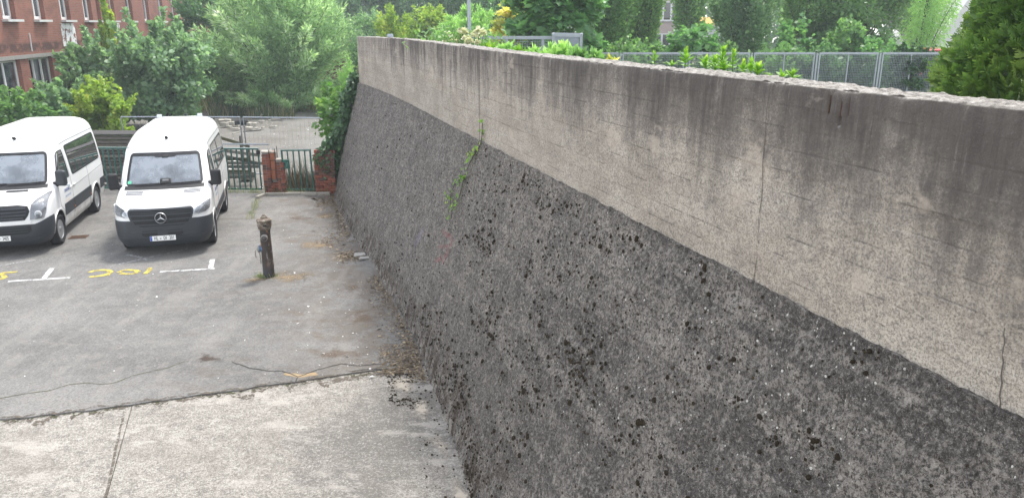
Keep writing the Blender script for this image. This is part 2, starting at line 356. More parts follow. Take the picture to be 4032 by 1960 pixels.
# painted marks: worn white T marks and the yellow bay numbers 3405 and 201
WHITEP = paint('white_road_paint', (.60, .60, .59), .44); WORNP = paint('worn_white_road_paint', (.45, .45, .45), .49); YEL = paint('yellow_road_paint', (.50, .41, .09), .44); SCUFF = paint('pale_scuff', (.30, .288, .268), .53)
ribbon(gp((560, 1120), (520, 1230), (480, 1320), (462, 1372)), .05, gz, 'scuff', SCUFF, yard, 1.0, 13)
pz = GROUND + .006
def stroke(uvs, w, mat, name='painted_line', wob=.12, sd=1): return ribbon(gp(*uvs), w, pz + .0003 * (sd % 9), name, mat, yard, wob, sd, .05)
stroke([(33, 1108), (277, 1094)], .085, WHITEP, sd=1); stroke([(170, 1099), (207, 1055)], .10, WHITEP, sd=2)
stroke([(630, 1071), (845, 1058)], .08, WHITEP, sd=3); stroke([(829, 1056), (838, 1022)], .10, WHITEP, sd=4)
stroke([(498, 1003), (540, 1010), (590, 1025)], .09, WORNP, sd=5); stroke([(430, 1051), (570, 1018), (700, 990), (740, 978)], .05, WORNP, sd=6)
stroke([(0, 1048), (60, 1036), (140, 1024)], .05, WORNP, sd=7)
def digit(uvs, sd): stroke(uvs, .10, YEL, 'painted_number', .15, sd)
digit([(354, 1073), (372, 1066), (400, 1063), (428, 1064), (436, 1071), (424, 1079), (398, 1084)], 2); digit([(352, 1091), (380, 1088), (434, 1082)], 3)
digit([(466, 1074), (478, 1067), (505, 1063), (534, 1065), (543, 1070), (530, 1077), (500, 1079), (474, 1077)], 4)
digit([(590, 1055), (583, 1068), (571, 1079)], 6)
digit([(66, 1072), (16, 1074), (2, 1080), (18, 1084), (22, 1092), (8, 1098), (-12, 1099)], 1)
digit([(-40, 1074), (-80, 1080), (-90, 1092), (-55, 1097), (-30, 1086), (-40, 1074)], 5); digit([(-130, 1078), (-170, 1096), (-110, 1094)], 7); digit([(-120, 1080), (-140, 1104)], 8)
digit([(-230, 1082), (-200, 1080), (-205, 1090), (-220, 1092), (-205, 1095), (-215, 1106), (-245, 1106)], 2)
# ------------------------------------------------------------------ the retaining wall
BOARD = .13
def parapet_mat():
    t = NT('board_marked_concrete'); p = t.xyz(); s, z = p[0], p[2]
    d = t.math('SUBTRACT', -.335, z)                                       # depth below the coping
    big = t.noise(.9, 6, .65); mid = t.noise(7, 6, .7); fine = t.noise(75, 4, .8); grain = t.noise(230, 2, .7)
    c = t.ramp(t.noise(1.7, 5, .6, t.scale(.6, 1, 1.4)), [(.40, (.455, .398, .326)), (.5, (.535, .472, .39)), (.60, (.595, .532, .446))])
    c = t.mix(t.ss(mid, .47, .62, 0, .5), c, (.36, .315, .275))
    # soot and algae washed down from the coping in streaks: deep and even near the eye, ragged further off
    wide = t.noise(1.1, 4, .6, t.scale(1.5, 1, .16)); strk = t.noise(4.2, 4, .75, t.scale(1.9, 1, .10)); thin = t.noise(16, 3, .7, t.scale(1, 1, .07))
    reach = t.math('ADD', t.math('ADD', t.ss(s, 2, 11, .40, .16), t.math('MULTIPLY', t.math('SUBTRACT', wide, .48), 1.5)), t.math('MULTIPLY', t.math('SUBTRACT', strk, .5), t.ss(s, 5, 14, .7, 2.2)))
    reach = t.math('ADD', reach, t.math('MULTIPLY', t.math('SUBTRACT', mid, .5), .5))
    soot = t.ss(t.math('SUBTRACT', d, reach), -.35, .60, 1, 0)
    soot = t.math('MULTIPLY', soot, t.ss(s, 17.5, 22, 1.0, .45))
    dark = t.mix(t.ss(thin, .40, .60), (.046, .041, .040), (.088, .077, .070))
    c = t.mix(t.math('MULTIPLY', soot, .92), c, dark)
    # lime runs: pale thin drips
    lime = t.math('MULTIPLY', t.ss(t.noise(9, 3, .6, t.scale(1.6, 1, .12)), .55, .64), t.ss(t.noise(2, 3, .5, t.scale(1, 1, 2.2)), .46, .58))
    c = t.mix(t.math('MULTIPLY', lime, t.ss(s, 5, 12, .22, .8)), c, (.50, .45, .395))
    # dirt caught in the board joints, patchy
    bz = t.math('FRACT', t.math('DIVIDE', t.math('ADD', t.math('SUBTRACT', d, 0.0), t.math('MULTIPLY', t.math('SUBTRACT', t.noise(.8, 2, .5, t.scale(1, 0, 0)), .5), .02)), BOARD))
    bl = t.math('MINIMUM', bz, t.math('SUBTRACT', 1.0, bz))
    line = t.math('MULTIPLY', t.ss(bl, .01, .06, 1, 0), t.ss(t.noise(1.3, 6, .75, t.scale(2.2, 1, 7)), .49, .58))
    c = t.mix(t.math('MULTIPLY', line, .62), c, (.075, .066, .058))
    # each board took the stain a little differently
    bi = t.math('FLOOR', t.math('DIVIDE', d, BOARD)); wn_ = t.n.new('ShaderNodeTexWhiteNoise'); wn_.noise_dimensions = '1D'; t.l(bi, wn_.inputs['W'])
    c = t.mix(t.ss(wn_.outputs['Value'], 0, 1, 0, .22), c, t.mix(.5, c, (.13, .12, .115)))
    c = t.mix(t.ss(fine, .38, .52, .62, 0), c, (.10, .088, .08)); spk = t.noise(42, 4, .85); c = t.mix(t.ss(spk, .38, .49, .5, 0), c, (.13, .115, .105)); c = t.mix(t.math('MULTIPLY', t.ss(spk, .54, .65, 0, .5), t.math('SUBTRACT', 1.0, t.math('MULTIPLY', soot, .85))), c, (.60, .53, .455)); c = t.mix(t.ss(t.noise(90, 3, .8), .43, .47, .45, 0), c, (.11, .095, .085))
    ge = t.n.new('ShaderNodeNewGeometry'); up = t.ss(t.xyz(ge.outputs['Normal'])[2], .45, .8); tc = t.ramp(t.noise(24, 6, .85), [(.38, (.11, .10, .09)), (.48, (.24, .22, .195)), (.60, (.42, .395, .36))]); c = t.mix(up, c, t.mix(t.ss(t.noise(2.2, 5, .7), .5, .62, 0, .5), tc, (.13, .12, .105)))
    pits = t.vor(26); c = t.mix(t.ss(pits['Distance'], .03, .09, .75, 0), c, (.05, .045, .04))
    patch = t.ss(t.noise(1.3, 5, .6, t.scale(1.2, 1, 2)), .62, .68); c = t.mix(t.math('MULTIPLY', patch, .5), c, (.52, .45, .37))
    n = t.bump(t.math('ADD', t.math('MULTIPLY', fine, 1.0), t.math('ADD', t.math('MULTIPLY', grain, .5), t.ss(pits['Distance'], .0, .1, -.8, 0))), .75, .009)
    t.bsdf(c, .92, n, spec=.2); return t.m
def batter_mat():
    t = NT('rough_lichened_concrete'); p = t.xyz(); s, z = p[0], p[2]
    big = t.noise(.75, 6, .65); mid = t.noise(5.5, 8, .82); fine = t.noise(48, 4, .8); grain = t.noise(150, 3, .8); agg = t.vor(62); agg2 = t.vor(140)
    c = t.ramp(mid, [(.38, (.145, .134, .124)), (.47, (.215, .199, .183)), (.54, (.285, .264, .24)), (.63, (.385, .355, .315))])
    near = t.ss(s, 3, 14, .75, 0)
    bands = t.noise(1.0, 4, .6, t.scale(.20, 1, 5.2)); c = t.mix(t.math('MULTIPLY', t.ss(bands, .48, .56), t.math('MULTIPLY', near, .9)), c, (.072, .066, .065))
    c = t.mix(t.math('MULTIPLY', t.ss(big, .50, .62), t.math('MULTIPLY', near, .55)), c, (.42, .385, .345))
    strk = t.noise(3.0, 4, .75, t.scale(1.6, 1, .22)); c = t.mix(t.ss(strk, .51, .61, 0, .55), c, (.12, .113, .108))
    pale = t.noise(6, 4, .7, t.scale(1.4, 1, .18)); c = t.mix(t.ss(pale, .56, .66, 0, .5), c, (.42, .395, .365))
    c = t.mix(t.ss(agg['Distance'], .10, .34, .62, 0), c, t.ramp(t.xyz(agg['Color'])[0], [(0, (.07, .066, .063)), (.55, (.19, .18, .17)), (.85, (.34, .32, .30)), (1, (.55, .53, .51))]))
    c = t.mix(t.ss(agg2['Distance'], .10, .3, .35, 0), c, t.ramp(t.xyz(agg2['Color'])[1], [(0, (.06, .057, .055)), (.7, (.17, .163, .156)), (1, (.52, .50, .48))]))
    c = t.mix(t.ss(fine, .43, .48, .85, 0), c, (.055, .050, .046)); spk = t.noise(27, 4, .85); c = t.mix(t.ss(spk, .435, .465, .8, 0), c, (.060, .055, .050)); c = t.mix(t.ss(spk, .56, .60, 0, .55), c, (.44, .41, .375)); c = t.mix(t.ss(grain, .55, .66, 0, .5), c, (.52, .49, .46))
    pv = t.vor(15, t.scale(1.3, 1, .62)); pc = t.xyz(pv['Color']); pit = t.math('MULTIPLY', t.math('LESS_THAN', pc[0], t.ss(t.noise(1.4, 4, .65), .40, .60, .12, .75)), t.ss(t.math('ADD', pv['Distance'], t.math('MULTIPLY', t.math('SUBTRACT', fine, .5), .5)), .08, .22, 1, 0)); c = t.mix(t.math('MULTIPLY', pit, .85), c, (.045, .041, .038))
    # brown moss film along the foot
    foot = t.math('MULTIPLY', t.ss(z, -4.85, -4.05, 1, 0), t.ss(t.noise(4.5, 6, .8, t.scale(1.8, 1, .55)), .46, .56)); c = t.mix(t.math('MULTIPLY', foot, .85), c, (.07, .05, .036))
    pale_foot = t.math('MULTIPLY', t.ss(z, -4.9, -4.5, 1, 0), t.ss(t.noise(5, 5, .75), .52, .60)); c = t.mix(t.math('MULTIPLY', pale_foot, .8), c, (.36, .335, .30))
    # white lichen discs, most near the coping of the near part
    v = t.n.new('ShaderNodeTexVoronoi'); v.feature = 'F1'; v.inputs['Scale'].default_value = 24; t.l(t.co, v.inputs['Vector'])
    cx = t.xyz(v.outputs['Color']); zone = t.math('MULTIPLY', t.ss(s, 4.2, 8.5, 1, .25), t.ss(z, -3.9, -1.9, .10, 1)); zone = t.math('MULTIPLY', zone, t.ss(t.noise(1.1, 4, .6), .42, .54, .15, 1))
    sel = t.math('LESS_THAN', cx[0], t.math('MULTIPLY', zone, .9)); rad = t.math('ADD', .06, t.math('MULTIPLY', t.math('POWER', cx[1], 3.0), .17))
    disc = t.math('MULTIPLY', sel, t.math('LESS_THAN', v.outputs['Distance'], rad)); ringm = t.math('MULTIPLY', disc, t.ss(t.math('DIVIDE', v.outputs['Distance'], rad), .1, .5, .72, 1.0))
    c = t.mix(ringm, c, (.70, .69, .66))
    # faint old spray paint: one lilac and one red smear
    def smear(c, a, b, w, col, k):
        m = (wloc(a) + wloc(b)) / 2; h = (wloc(b) - wloc(a)) / 2; ln = max(h.length, .01); ang = math.atan2(h.z, h.x)
        u = t.math('SUBTRACT', s, m.x); q = t.math('SUBTRACT', z, m.z)
        x = t.math('ADD', t.math('MULTIPLY', u, math.cos(ang) / ln), t.math('MULTIPLY', q, math.sin(ang) / ln)); y = t.math('ADD', t.math('MULTIPLY', u, -math.sin(ang) / w), t.math('MULTIPLY', q, math.cos(ang) / w))
        r2 = t.math('ADD', t.math('POWER', t.math('ABSOLUTE', x), 4.0), t.math('POWER', t.math('ABSOLUTE', y), 2.0))
        f = t.math('MULTIPLY', t.ss(r2, .3, 1.2, 1, 0), t.ss(t.noise(11, 4, .7, t.scale(1, 1, .5)), .40, .60)); return t.mix(t.math('MULTIPLY', f, k), c, col)
    c = smear(c, (1648, 905), (1612, 965), .10, (.30, .22, .42), .40)
    c = smear(c, (1722, 905), (1772, 945), .04, (.42, .12, .14), .42); c = smear(c, (1770, 940), (1728, 1040), .05, (.42, .12, .14), .42); c = smear(c, (1690, 1030), (1735, 1012), .05, (.42, .12, .14), .36); c = smear(c, (1705, 975), (1760, 968), .03, (.42, .12, .14), .36)
    c = t.mix(1.0, c, t.mix(t.ss(s, 9, 14), (1.0, .98, .95), (1.0, .985, .965)), 'MULTIPLY')
    h = t.math('ADD', t.math('MULTIPLY', fine, 1.1), t.math('ADD', t.math('MULTIPLY', grain, .6), t.math('MULTIPLY', t.ss(agg['Distance'], .1, .5, 1, 0), .8)))
    t.bsdf(c, .95, t.bump(h, .95, .016), spec=.15); return t.m
QA, QB = 3.0, 1.9
def on_batter(u, v):        # where the sight line meets the sloping face (its mean plane)
    r = ray(u, v); rq = r.x * .9503656 + r.y * .3111355; k = (-GROUND + ZT) / (QA - QB)      # z = ZT - k*(QA-q)
    lam = (ZT - k * QA) / (r.z - k * rq); return r * lam
def on_face(u, v):
    r = ray(u, v); return r * (3.0 / (r.x * .9503656 + r.y * .3111355))
def to_wall(P): return Vector((-.3111355 * P.x + .9503656 * P.y, -(.9503656 * P.x + .3111355 * P.y), P.z))
def wloc(uv): return to_wall(on_batter(*uv))
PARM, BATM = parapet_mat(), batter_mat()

wall = thing('retaining_wall', 'long weathered concrete retaining wall with an upright board-marked parapet above a rough sloping base', 'wall', (0, 0, 0), WA)
def s_stations(n):
    u = np.linspace(math.atan(-.5 / 3.4), math.atan(22.6 / 3.4), n); s = np.tan(u) * 3.4
    return np.concatenate([[-2.0, -1.4, -.9], s])
JOINTS = []
for uv in ((1889, 540), (3945, 1480)): JOINTS.append(to_wall(on_face(*uv)).x)
CRK = [to_wall(on_face(u, v)) for u, v in ((3040, 330), (3025, 430), (3012, 560), (3012, 640), (3000, 770), (2996, 850), (2990, 960), (2975, 1080), (2968, 1130))]
crk_z = np.array([p.z for p in CRK][::-1]); crk_s = np.array([p.x for p in CRK][::-1])
def parapet_mesh():
    S = s_stations(1150); nz = 200; T = np.linspace(0, 1, nz)
    ss, tt = np.meshgrid(S, T, indexing='ij'); tz = top_z(ss); z = tz + (ZT - tz) * tt
    d = tz - z; q = face_q(ss)
    bi = np.floor(d / BOARD); fr = d / BOARD - bi
    board = (hash2(bi.astype(int), np.floor(ss / 3.1 + bi * .37).astype(int), 5) - .5) * .007        # boards stand in or out a little, in lengths
    groove = np.exp(-(np.minimum(fr, 1 - fr) * BOARD / .0045) ** 2) * (.009 * np.clip(fbm(ss * 1.3, bi * 3.1, 3, 4) - .35, 0, 1))
    ridge = np.exp(-((fr - .04) * BOARD / .004) ** 2) * np.clip(fbm(ss * 2.1, bi * 1.7, 3, 14) - .5, 0, 1) * .02
    rough = (fbm(ss * 9, z * 9, 4, 1) - .5) * .012 + (fbm(ss * 45, z * 45, 3, 2) - .5) * .006 + (fbm(ss * .5, z * .8, 3, 6) - .5) * .03
    jt = sum(np.exp(-((ss - j) / .005) ** 2) for j in JOINTS) * .008
    cs = np.interp(z, crk_z, crk_s) + (fbm(z * 14, z * 0, 4, 3) - .5) * .03; ck = np.exp(-((ss - cs) / .005) ** 2) * .012
    # the arris is broken and rounded
    edge = np.exp(-(d / .02)) * (.007 + .055 * np.clip(fbm(ss * 5, ss * 0, 5, 8) - .42, 0, 1))
    spall = 0
    for (u, v, a, b) in ((3262, 412, .012, .055), (3306, 430, .01, .05), (3340, 425, .008, .05), (3300, 480, .02, .03)):
        P = to_wall(on_face(u, v)); spall = spall + np.exp(-((ss - P.x) / a) ** 2 - ((z - P.z) / b) ** 4) * .025
    off = board - groove + ridge + rough - jt - ck - edge - spall
    V = np.stack([ss, -(q - off), z], -1)
    n, m = ss.shape; verts = [V.reshape(-1, 3)]; idx = np.arange(n * m).reshape(n, m)
    F = [np.stack([idx[:-1, :-1], idx[:-1, 1:], idx[1:, 1:], idx[1:, :-1]], -1).reshape(-1, 4)]
    # coping: a rough top sheet from the arris back, and the rear face
    W = np.linspace(0, 1, 26)[1:]; s2, w2 = np.meshgrid(S, W, indexing='ij')
    zt = top_z(s2) + (fbm(s2 * 16, w2 * 6, 5, 21) - .5) * .04 + (fbm(s2 * 1.2, w2 * 2, 3, 22) - .5) * .022 - .016 * np.clip((w2 - .9) * 10, 0, 1)
    th = .335; qq = (face_q(s2) + .008) + w2 * th
    base = n * m; V2 = np.stack([s2, -qq, zt], -1); m2 = len(W); verts.append(V2.reshape(-1, 3)); id2 = base + np.arange(n * m2).reshape(n, m2)
    full = np.concatenate([idx[:, :1], id2], 1); F.append(np.stack([full[:-1, :-1], full[1:, :-1], full[1:, 1:], full[:-1, 1:]], -1).reshape(-1, 4))
    b3 = base + n * m2; V3 = np.stack([S, -(face_q(S) + th + .008), np.full(n, -2.2)], -1); verts.append(V3); id3 = b3 + np.arange(n)
    F.append(np.stack([id2[:-1, -1], id2[1:, -1], id3[1:], id3[:-1]], -1))
    V = np.concatenate(verts)
    # far end face
    e = n - 1; b4 = len(V); V = np.concatenate([V, [[S[-1], -(face_q(S[-1]) + th), ZT], [S[-1], -(face_q(S[-1])), ZT]]])
    F.append(np.array([[idx[e, 0], idx[e, -1], b4, id2[e, -1]]]))
    F = np.concatenate(F); return np_mesh('parapet', V, F, PARM, smooth=True)
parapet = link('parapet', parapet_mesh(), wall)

def batter_mesh():
    S = s_stations(820); nz = 330; T = np.linspace(0, 1, nz) ** 1.0
    S2 = S.copy()
    ss, tt = np.meshgrid(S, T, indexing='ij'); sl = ss + tt * np.interp(ss, [20, 22.6], [0, .75])
    z = ZT + .004 + (GROUND - .12 - ZT) * tt; q0 = face_q(ss) - .012; q1 = foot_q(sl); q = q0 + (q1 - q0) * tt
    n1 = (fbm(ss * 3, z * 3, 4, 31) - .5) * .05; n2 = (fbm(ss * 14, z * 12, 4, 32) - .5) * .034; n3 = (fbm(ss * 40, z * 36, 3, 33) - .5) * .026
    lip = np.exp(-tt * 60) * (fbm(ss * 9, ss * 0, 5, 36) - .25) * .055; z = z + np.exp(-tt * 40) * (fbm(ss * 9, ss * 0, 5, 37) - .45) * .022; q0 = q0 - .01
    jx = JOINTS[0] + (z - ZT) * .02; jt = np.exp(-((ss - jx) / .012) ** 2) * .03
    off = n1 + n2 + n3 + lip - jt + .012 * (ss > jx)
    k = (GROUND - ZT) / 1.1; nn = math.hypot(1, 1.1 / 3.27)
    V = np.stack([sl, -(q - off * .95), z + off * .32], -1)
    n, m = ss.shape; idx = np.arange(n * m).reshape(n, m)
    F = [np.stack([idx[:-1, :-1], idx[:-1, 1:], idx[1:, 1:], idx[1:, :-1]], -1).reshape(-1, 4)]
    Vv = V.reshape(-1, 3)
    b = len(Vv); cap = np.stack([S, -(face_q(S) + .25), np.full(n, ZT + .004)], -1); low = np.stack([V[:, -1, 0], np.full(n, -3.3), V[:, -1, 2]], -1)
    Vv = np.concatenate([Vv, cap, low]); ic = b + np.arange(n); il = b + n + np.arange(n)
    F.append(np.stack([idx[:-1, 0], idx[1:, 0], ic[1:], ic[:-1]], -1)); e = n - 1
    F.append(np.stack([idx[e, :-1], np.full(m - 1, il[e]), np.full(m - 1, il[e]), idx[e, 1:]], -1)[:0])
    me = np_mesh('sloping_base', Vv, np.concatenate(F), BATM, smooth=True); return me, V
bm_, BV = batter_mesh()
batter = link('sloping_base', bm_, wall)
# end cheek closing the sloping base
n = BV.shape[1]; cheek = [tuple(p) for p in BV[-1]]
MB().add(cheek + [(BV[-1, -1, 0], -3.3, BV[-1, -1, 2]), (BV[-1, 0, 0], -3.1, ZT)], [tuple(range(n + 2))]).build('end_face', BATM, wall)

# moss cushions: dark brown-green domes, each of the larger ones its own piece
MOSS = NT('moss'); _f = MOSS.noise(30, 5, .7); MOSS.bsdf(MOSS.ramp(_f, [(.40, (.014, .011, .008)), (.5, (.038, .029, .019)), (.6, (.075, .058, .034))]), 1.0, MOSS.bump(MOSS.noise(220, 3), 1.0, .006), spec=.1); MOSS = MOSS.m
def dome(seed, sub=1):
    bm = bmesh.new(); bmesh.ops.create_icosphere(bm, subdivisions=sub, radius=1.0); r = random.Random(seed)
    for v in bm.verts:
        k = 1 + r.uniform(-.22, .22); v.co *= k; v.co.z *= .72
    bmesh.ops.delete(bm, geom=[v for v in bm.verts if v.co.z < -.45], context='VERTS')
    me = bpy.data.meshes.new('moss_cushion'); bm.to_mesh(me); bm.free(); me.materials.append(MOSS)
    me.polygons.foreach_set('use_smooth', [True] * len(me.polygons)); return me
DOMES = [dome(i) for i in range(5)]
rs = np.random.default_rng(11)
def batter_at(s, t):                    # local point and normal of the sloping face
    z = ZT + (GROUND - ZT) * t; q0 = np.interp(s, [0, 22], [2.99, 2.84]) if False else face_q(s) - .012; q1 = foot_q(s); return s, q0 + (q1 - q0) * t - .004, z
BN = Vector((0, .947, .32)).normalized()
cand = []
while len(cand) < 9000:
    m = 40000; s = np.tan(rs.uniform(math.atan(.9 / 3.4), math.atan(22.4 / 3.4), m)) * 3.4; t = rs.uniform(.005, .995, m)
    dens = np.clip(fbm(s * 1.5, t * 5, 4, 51) - .48, 0, 1) * 2.6 + np.clip(fbm(s * 4.5, t * 14, 3, 52) - .56, 0, 1) * 3.2 + .05
    dens *= np.interp(s, [2, 4, 7, 11, 16, 22], [.5, .55, .9, 1.0, .8, .45]); dens += np.clip(t - .80, 0, 1) * 4.5 * np.interp(s, [7, 12, 16, 22], [1, .75, .25, .1]) * np.clip(fbm(s * 3, t * 6, 3, 53) - .3, 0, 1) * 3
    keep = rs.uniform(0, 1.6, m) < dens
    cand += list(zip(s[keep], t[keep]))
CL = [(1220, 620, 26, 45, 55), (1200, 590, 20, 15, 12), (1232, 800, 22, 55, 60), (1500, 870, 30, 85, 62), (1470, 930, 20, 50, 40), (1390, 790, 30, 35, 22), (1150, 930, 22, 60, 60), (1860, 1000, 14, 8, 8), (1965, 1102, 14, 14, 10), (2066, 1112, 12, 10, 8), (1645, 1042, 9, 14, 9), (1500, 715, 10, 18, 8),
      (1335, 690, 18, 14, 12), (1420, 905, 30, 55, 34), (1330, 1090, 30, 60, 36), (1205, 1160, 18, 60, 60), (1170, 1000, 18, 50, 70), (1100, 860, 14, 40, 50), (1060, 800, 10, 30, 30), (1290, 470, 60, 22, 40), (1400, 520, 60, 20, 50), (1560, 610, 60, 22, 45), (1235, 530, 30, 60, 30), (1720, 690, 60, 20, 26), (2180, 890, 50, 16, 16), (1360, 1010, 22, 30, 24), (1285, 900, 20, 50, 26)]
cand = cand[:3000]
for (u, v, su, sv, n_) in CL:
    for k in range(n_):
        L_ = wloc(((u + rs.normal() * su * .8) * 1.5652, (v + rs.normal() * sv * .8) * 1.5652)); t_ = (ZT - L_.z) / (ZT - GROUND)
        if .0 < t_ < 1: cand.append((L_.x, t_))
sizes = np.exp(rs.normal(math.log(.0085), .40, len(cand))); dist = np.array([math.hypot(s, 3.2) for s, t in cand])
sizes *= np.interp(dist, [3, 9, 16], [.85, 1.25, 1.5]); sizes[3000:] *= 1.2; sizes = np.clip(sizes, .004, .027)
order = np.argsort(-(sizes / dist))
def moss_tf(i):
    s, t = cand[i]; a, q, z = batter_at(s, t); r = sizes[i]; rot = BN.to_track_quat('Z', 'Y').to_matrix() @ Matrix.Rotation(float(rs.uniform(0, 6.28)), 3, 'Z')
    return Vector((a, -q, z)), rot, r
for i in order[:280]:
    p, rot, r = moss_tf(i); o = link('moss_cushion', DOMES[i % 5], wall); o.location = p; o.rotation_euler = rot.to_euler(); o.scale = (r * 1.0, r * (1 + .5 * rs.uniform()), r)
tmpl = [np.array([v.co for v in d.vertices]) for d in DOMES]; tf = [np.array([list(p.vertices) for p in d.polygons]) for d in DOMES]
VV, FF, b = [], [], 0
for i in order[280:]:
    p, rot, r = moss_tf(i); k = i % 5; V = (tmpl[k] * r) @ np.array(rot).T + np.array(p); VV.append(V); FF.append(tf[k] + b); b += len(V)
tag(link('small_moss_cushions', np_mesh('small_moss_cushions', np.concatenate(VV), np.concatenate(FF), MOSS, smooth=True), wall), kind='stuff')
# the bird dropping near the coping edge
DROP = plain('bird_dropping', (.72, .71, .68), .7, var=.1)
m = MB()
rr = random.Random(4)
for k in range(16):
    u = 2362 * 1.5652 + rr.gauss(0, 7) + k * -.6; v = (968 + k * 3.6) * 1.5652; P = to_wall(on_batter(u, v)); r = rr.uniform(.006, .02)
    n_ = 7; V = [P + BN * .022] + [P + BN * .018 + Vector((math.cos(2 * PI * j / n_) * r, -math.sin(2 * PI * j / n_) * r * 1.6 * .32, math.sin(2 * PI * j / n_) * r * 1.6 * .947)) for j in range(n_)]
    m.add(V, [(0, 1 + j, 1 + (j + 1) % n_) for j in range(n_)])
m.build('bird_dropping', DROP, wall)
# rusty reinforcement bared in the spalled places
RUST = plain('rust', (.075, .04, .028), .9, var=.5, scale=40)
CRACK_LINE = plain('crack_line', (.12, .105, .092), .95)  # dark tone of the thin tubes laid along the crack and joints
MB().tube([p + Vector((.012 * math.sin(i * 2.7), .008, 0)) for i, p in enumerate(CRK)], .0018, 5).build('crack', CRACK_LINE, wall)
for (a, b) in (((1889, 215), (1889, 552)), ((3960, 1290), (3938, 1610))):
    A_, B_ = to_wall(on_face(*a)), to_wall(on_face(*b)); MB().tube([A_ + (B_ - A_) * (k / 12) + Vector((.004 * math.sin(k * 2.1), .005, 0)) for k in range(13)], .0028, 5).build('joint', CRACK_LINE, wall)
for (u, v, h) in ((3262, 412, .10), (3307, 432, .09), (3341, 424, .09)):
    P = to_wall(on_face(u, v)); MB().tube([P + Vector((0, -.012, h / 2)), P + Vector((.004, -.010, -h / 2))], .005, 6).build('bare_reinforcement', RUST, wall)
# ------------------------------------------------------------------ vans
def car_paint():
    t = NT('white_van_paint'); f = t.noise(2.5, 5, .6); p = t.xyz()
    c = t.mix(t.ss(f, .5, .8, 0, .35), (.80, .80, .79), (.70, .69, .66))
    c = t.mix(t.math('MULTIPLY', t.ss(p[2], 1.0, .35), t.ss(t.noise(5, 5), .3, .7)), c, (.58, .55, .50))       # road film low on the flanks
    t.bsdf(c, .32, spec=.5, Coat_Weight=.25, Coat_Roughness=.12); return t.m
PAINT = car_paint()
DARKP = plain('dark_grey_plastic', (.028, .032, .038), .55, var=.15, scale=5)
BLACKP = plain('black_plastic', (.008, .008, .009), .65, var=.2)
RUBBER = plain('tyre_rubber', (.020, .020, .021), .85, var=.25, scale=12)
CHROME = plain('chrome', (.80, .81, .82), .30, .75, var=.04)
STEEL = plain('silver_wheel_paint', (.36, .37, .38), .42, .6, var=.12)
LAMP_IN = plain('lamp_reflector', (.80, .81, .83), .4, .05, var=.08, scale=30)
GREYP = plain('louvre_grey', (.16, .165, .175), .5)
FABRIC = plain('seat_fabric', (.055, .06, .07), .9, var=.2)
ORANGE = plain('amber_reflector', (.55, .14, .02), .4)
WARNLAMP = plain('pale_lamp_lens', (.55, .6, .66), .2, var=.1)
SEALM = plain('pane_seal', (.012, .012, .014), .4)
def glass(name, tint, a, veil, dcol=(.55, .6, .66)):
    t = NT(name); fr = t.n.new('ShaderNodeFresnel'); fr.inputs[0].default_value = 1.55
    tr = t.n.new('ShaderNodeBsdfTransparent'); tr.inputs[0].default_value = (*tint, 1)
    gl = t.n.new('ShaderNodeBsdfGlossy'); gl.inputs['Roughness'].default_value = .03
    df = t.n.new('ShaderNodeBsdfDiffuse'); df.inputs[0].default_value = (*dcol, 1)
    m1 = t.n.new('ShaderNodeMixShader'); m2 = t.n.new('ShaderNodeMixShader')
    t.l(t.math('ADD', t.math('MULTIPLY', fr.outputs[0], 1.0), a, True), m1.inputs[0]); t.l(tr.outputs[0], m1.inputs[1]); t.l(gl.outputs[0], m1.inputs[2])
    t.l(t.math('MULTIPLY', t.ss(t.noise(1.15, 4, .6), .40, .60, .25, 1.6), veil), m2.inputs[0]); t.l(m1.outputs[0], m2.inputs[1]); t.l(df.outputs[0], m2.inputs[2]); t.l(m2.outputs[0], t.out.inputs[0]); return t.m
WSGLASS = glass('windscreen_glass', (.62, .70, .76), .12, .22)  # blue-grey veil: dust, with patchy sky reflection put into the colour
DKGLASS = glass('privacy_glass', (.10, .12, .13), .05, .015)
LENS = glass('lamp_lens', (.96, .97, .98), .02, .10, (.8, .82, .85))

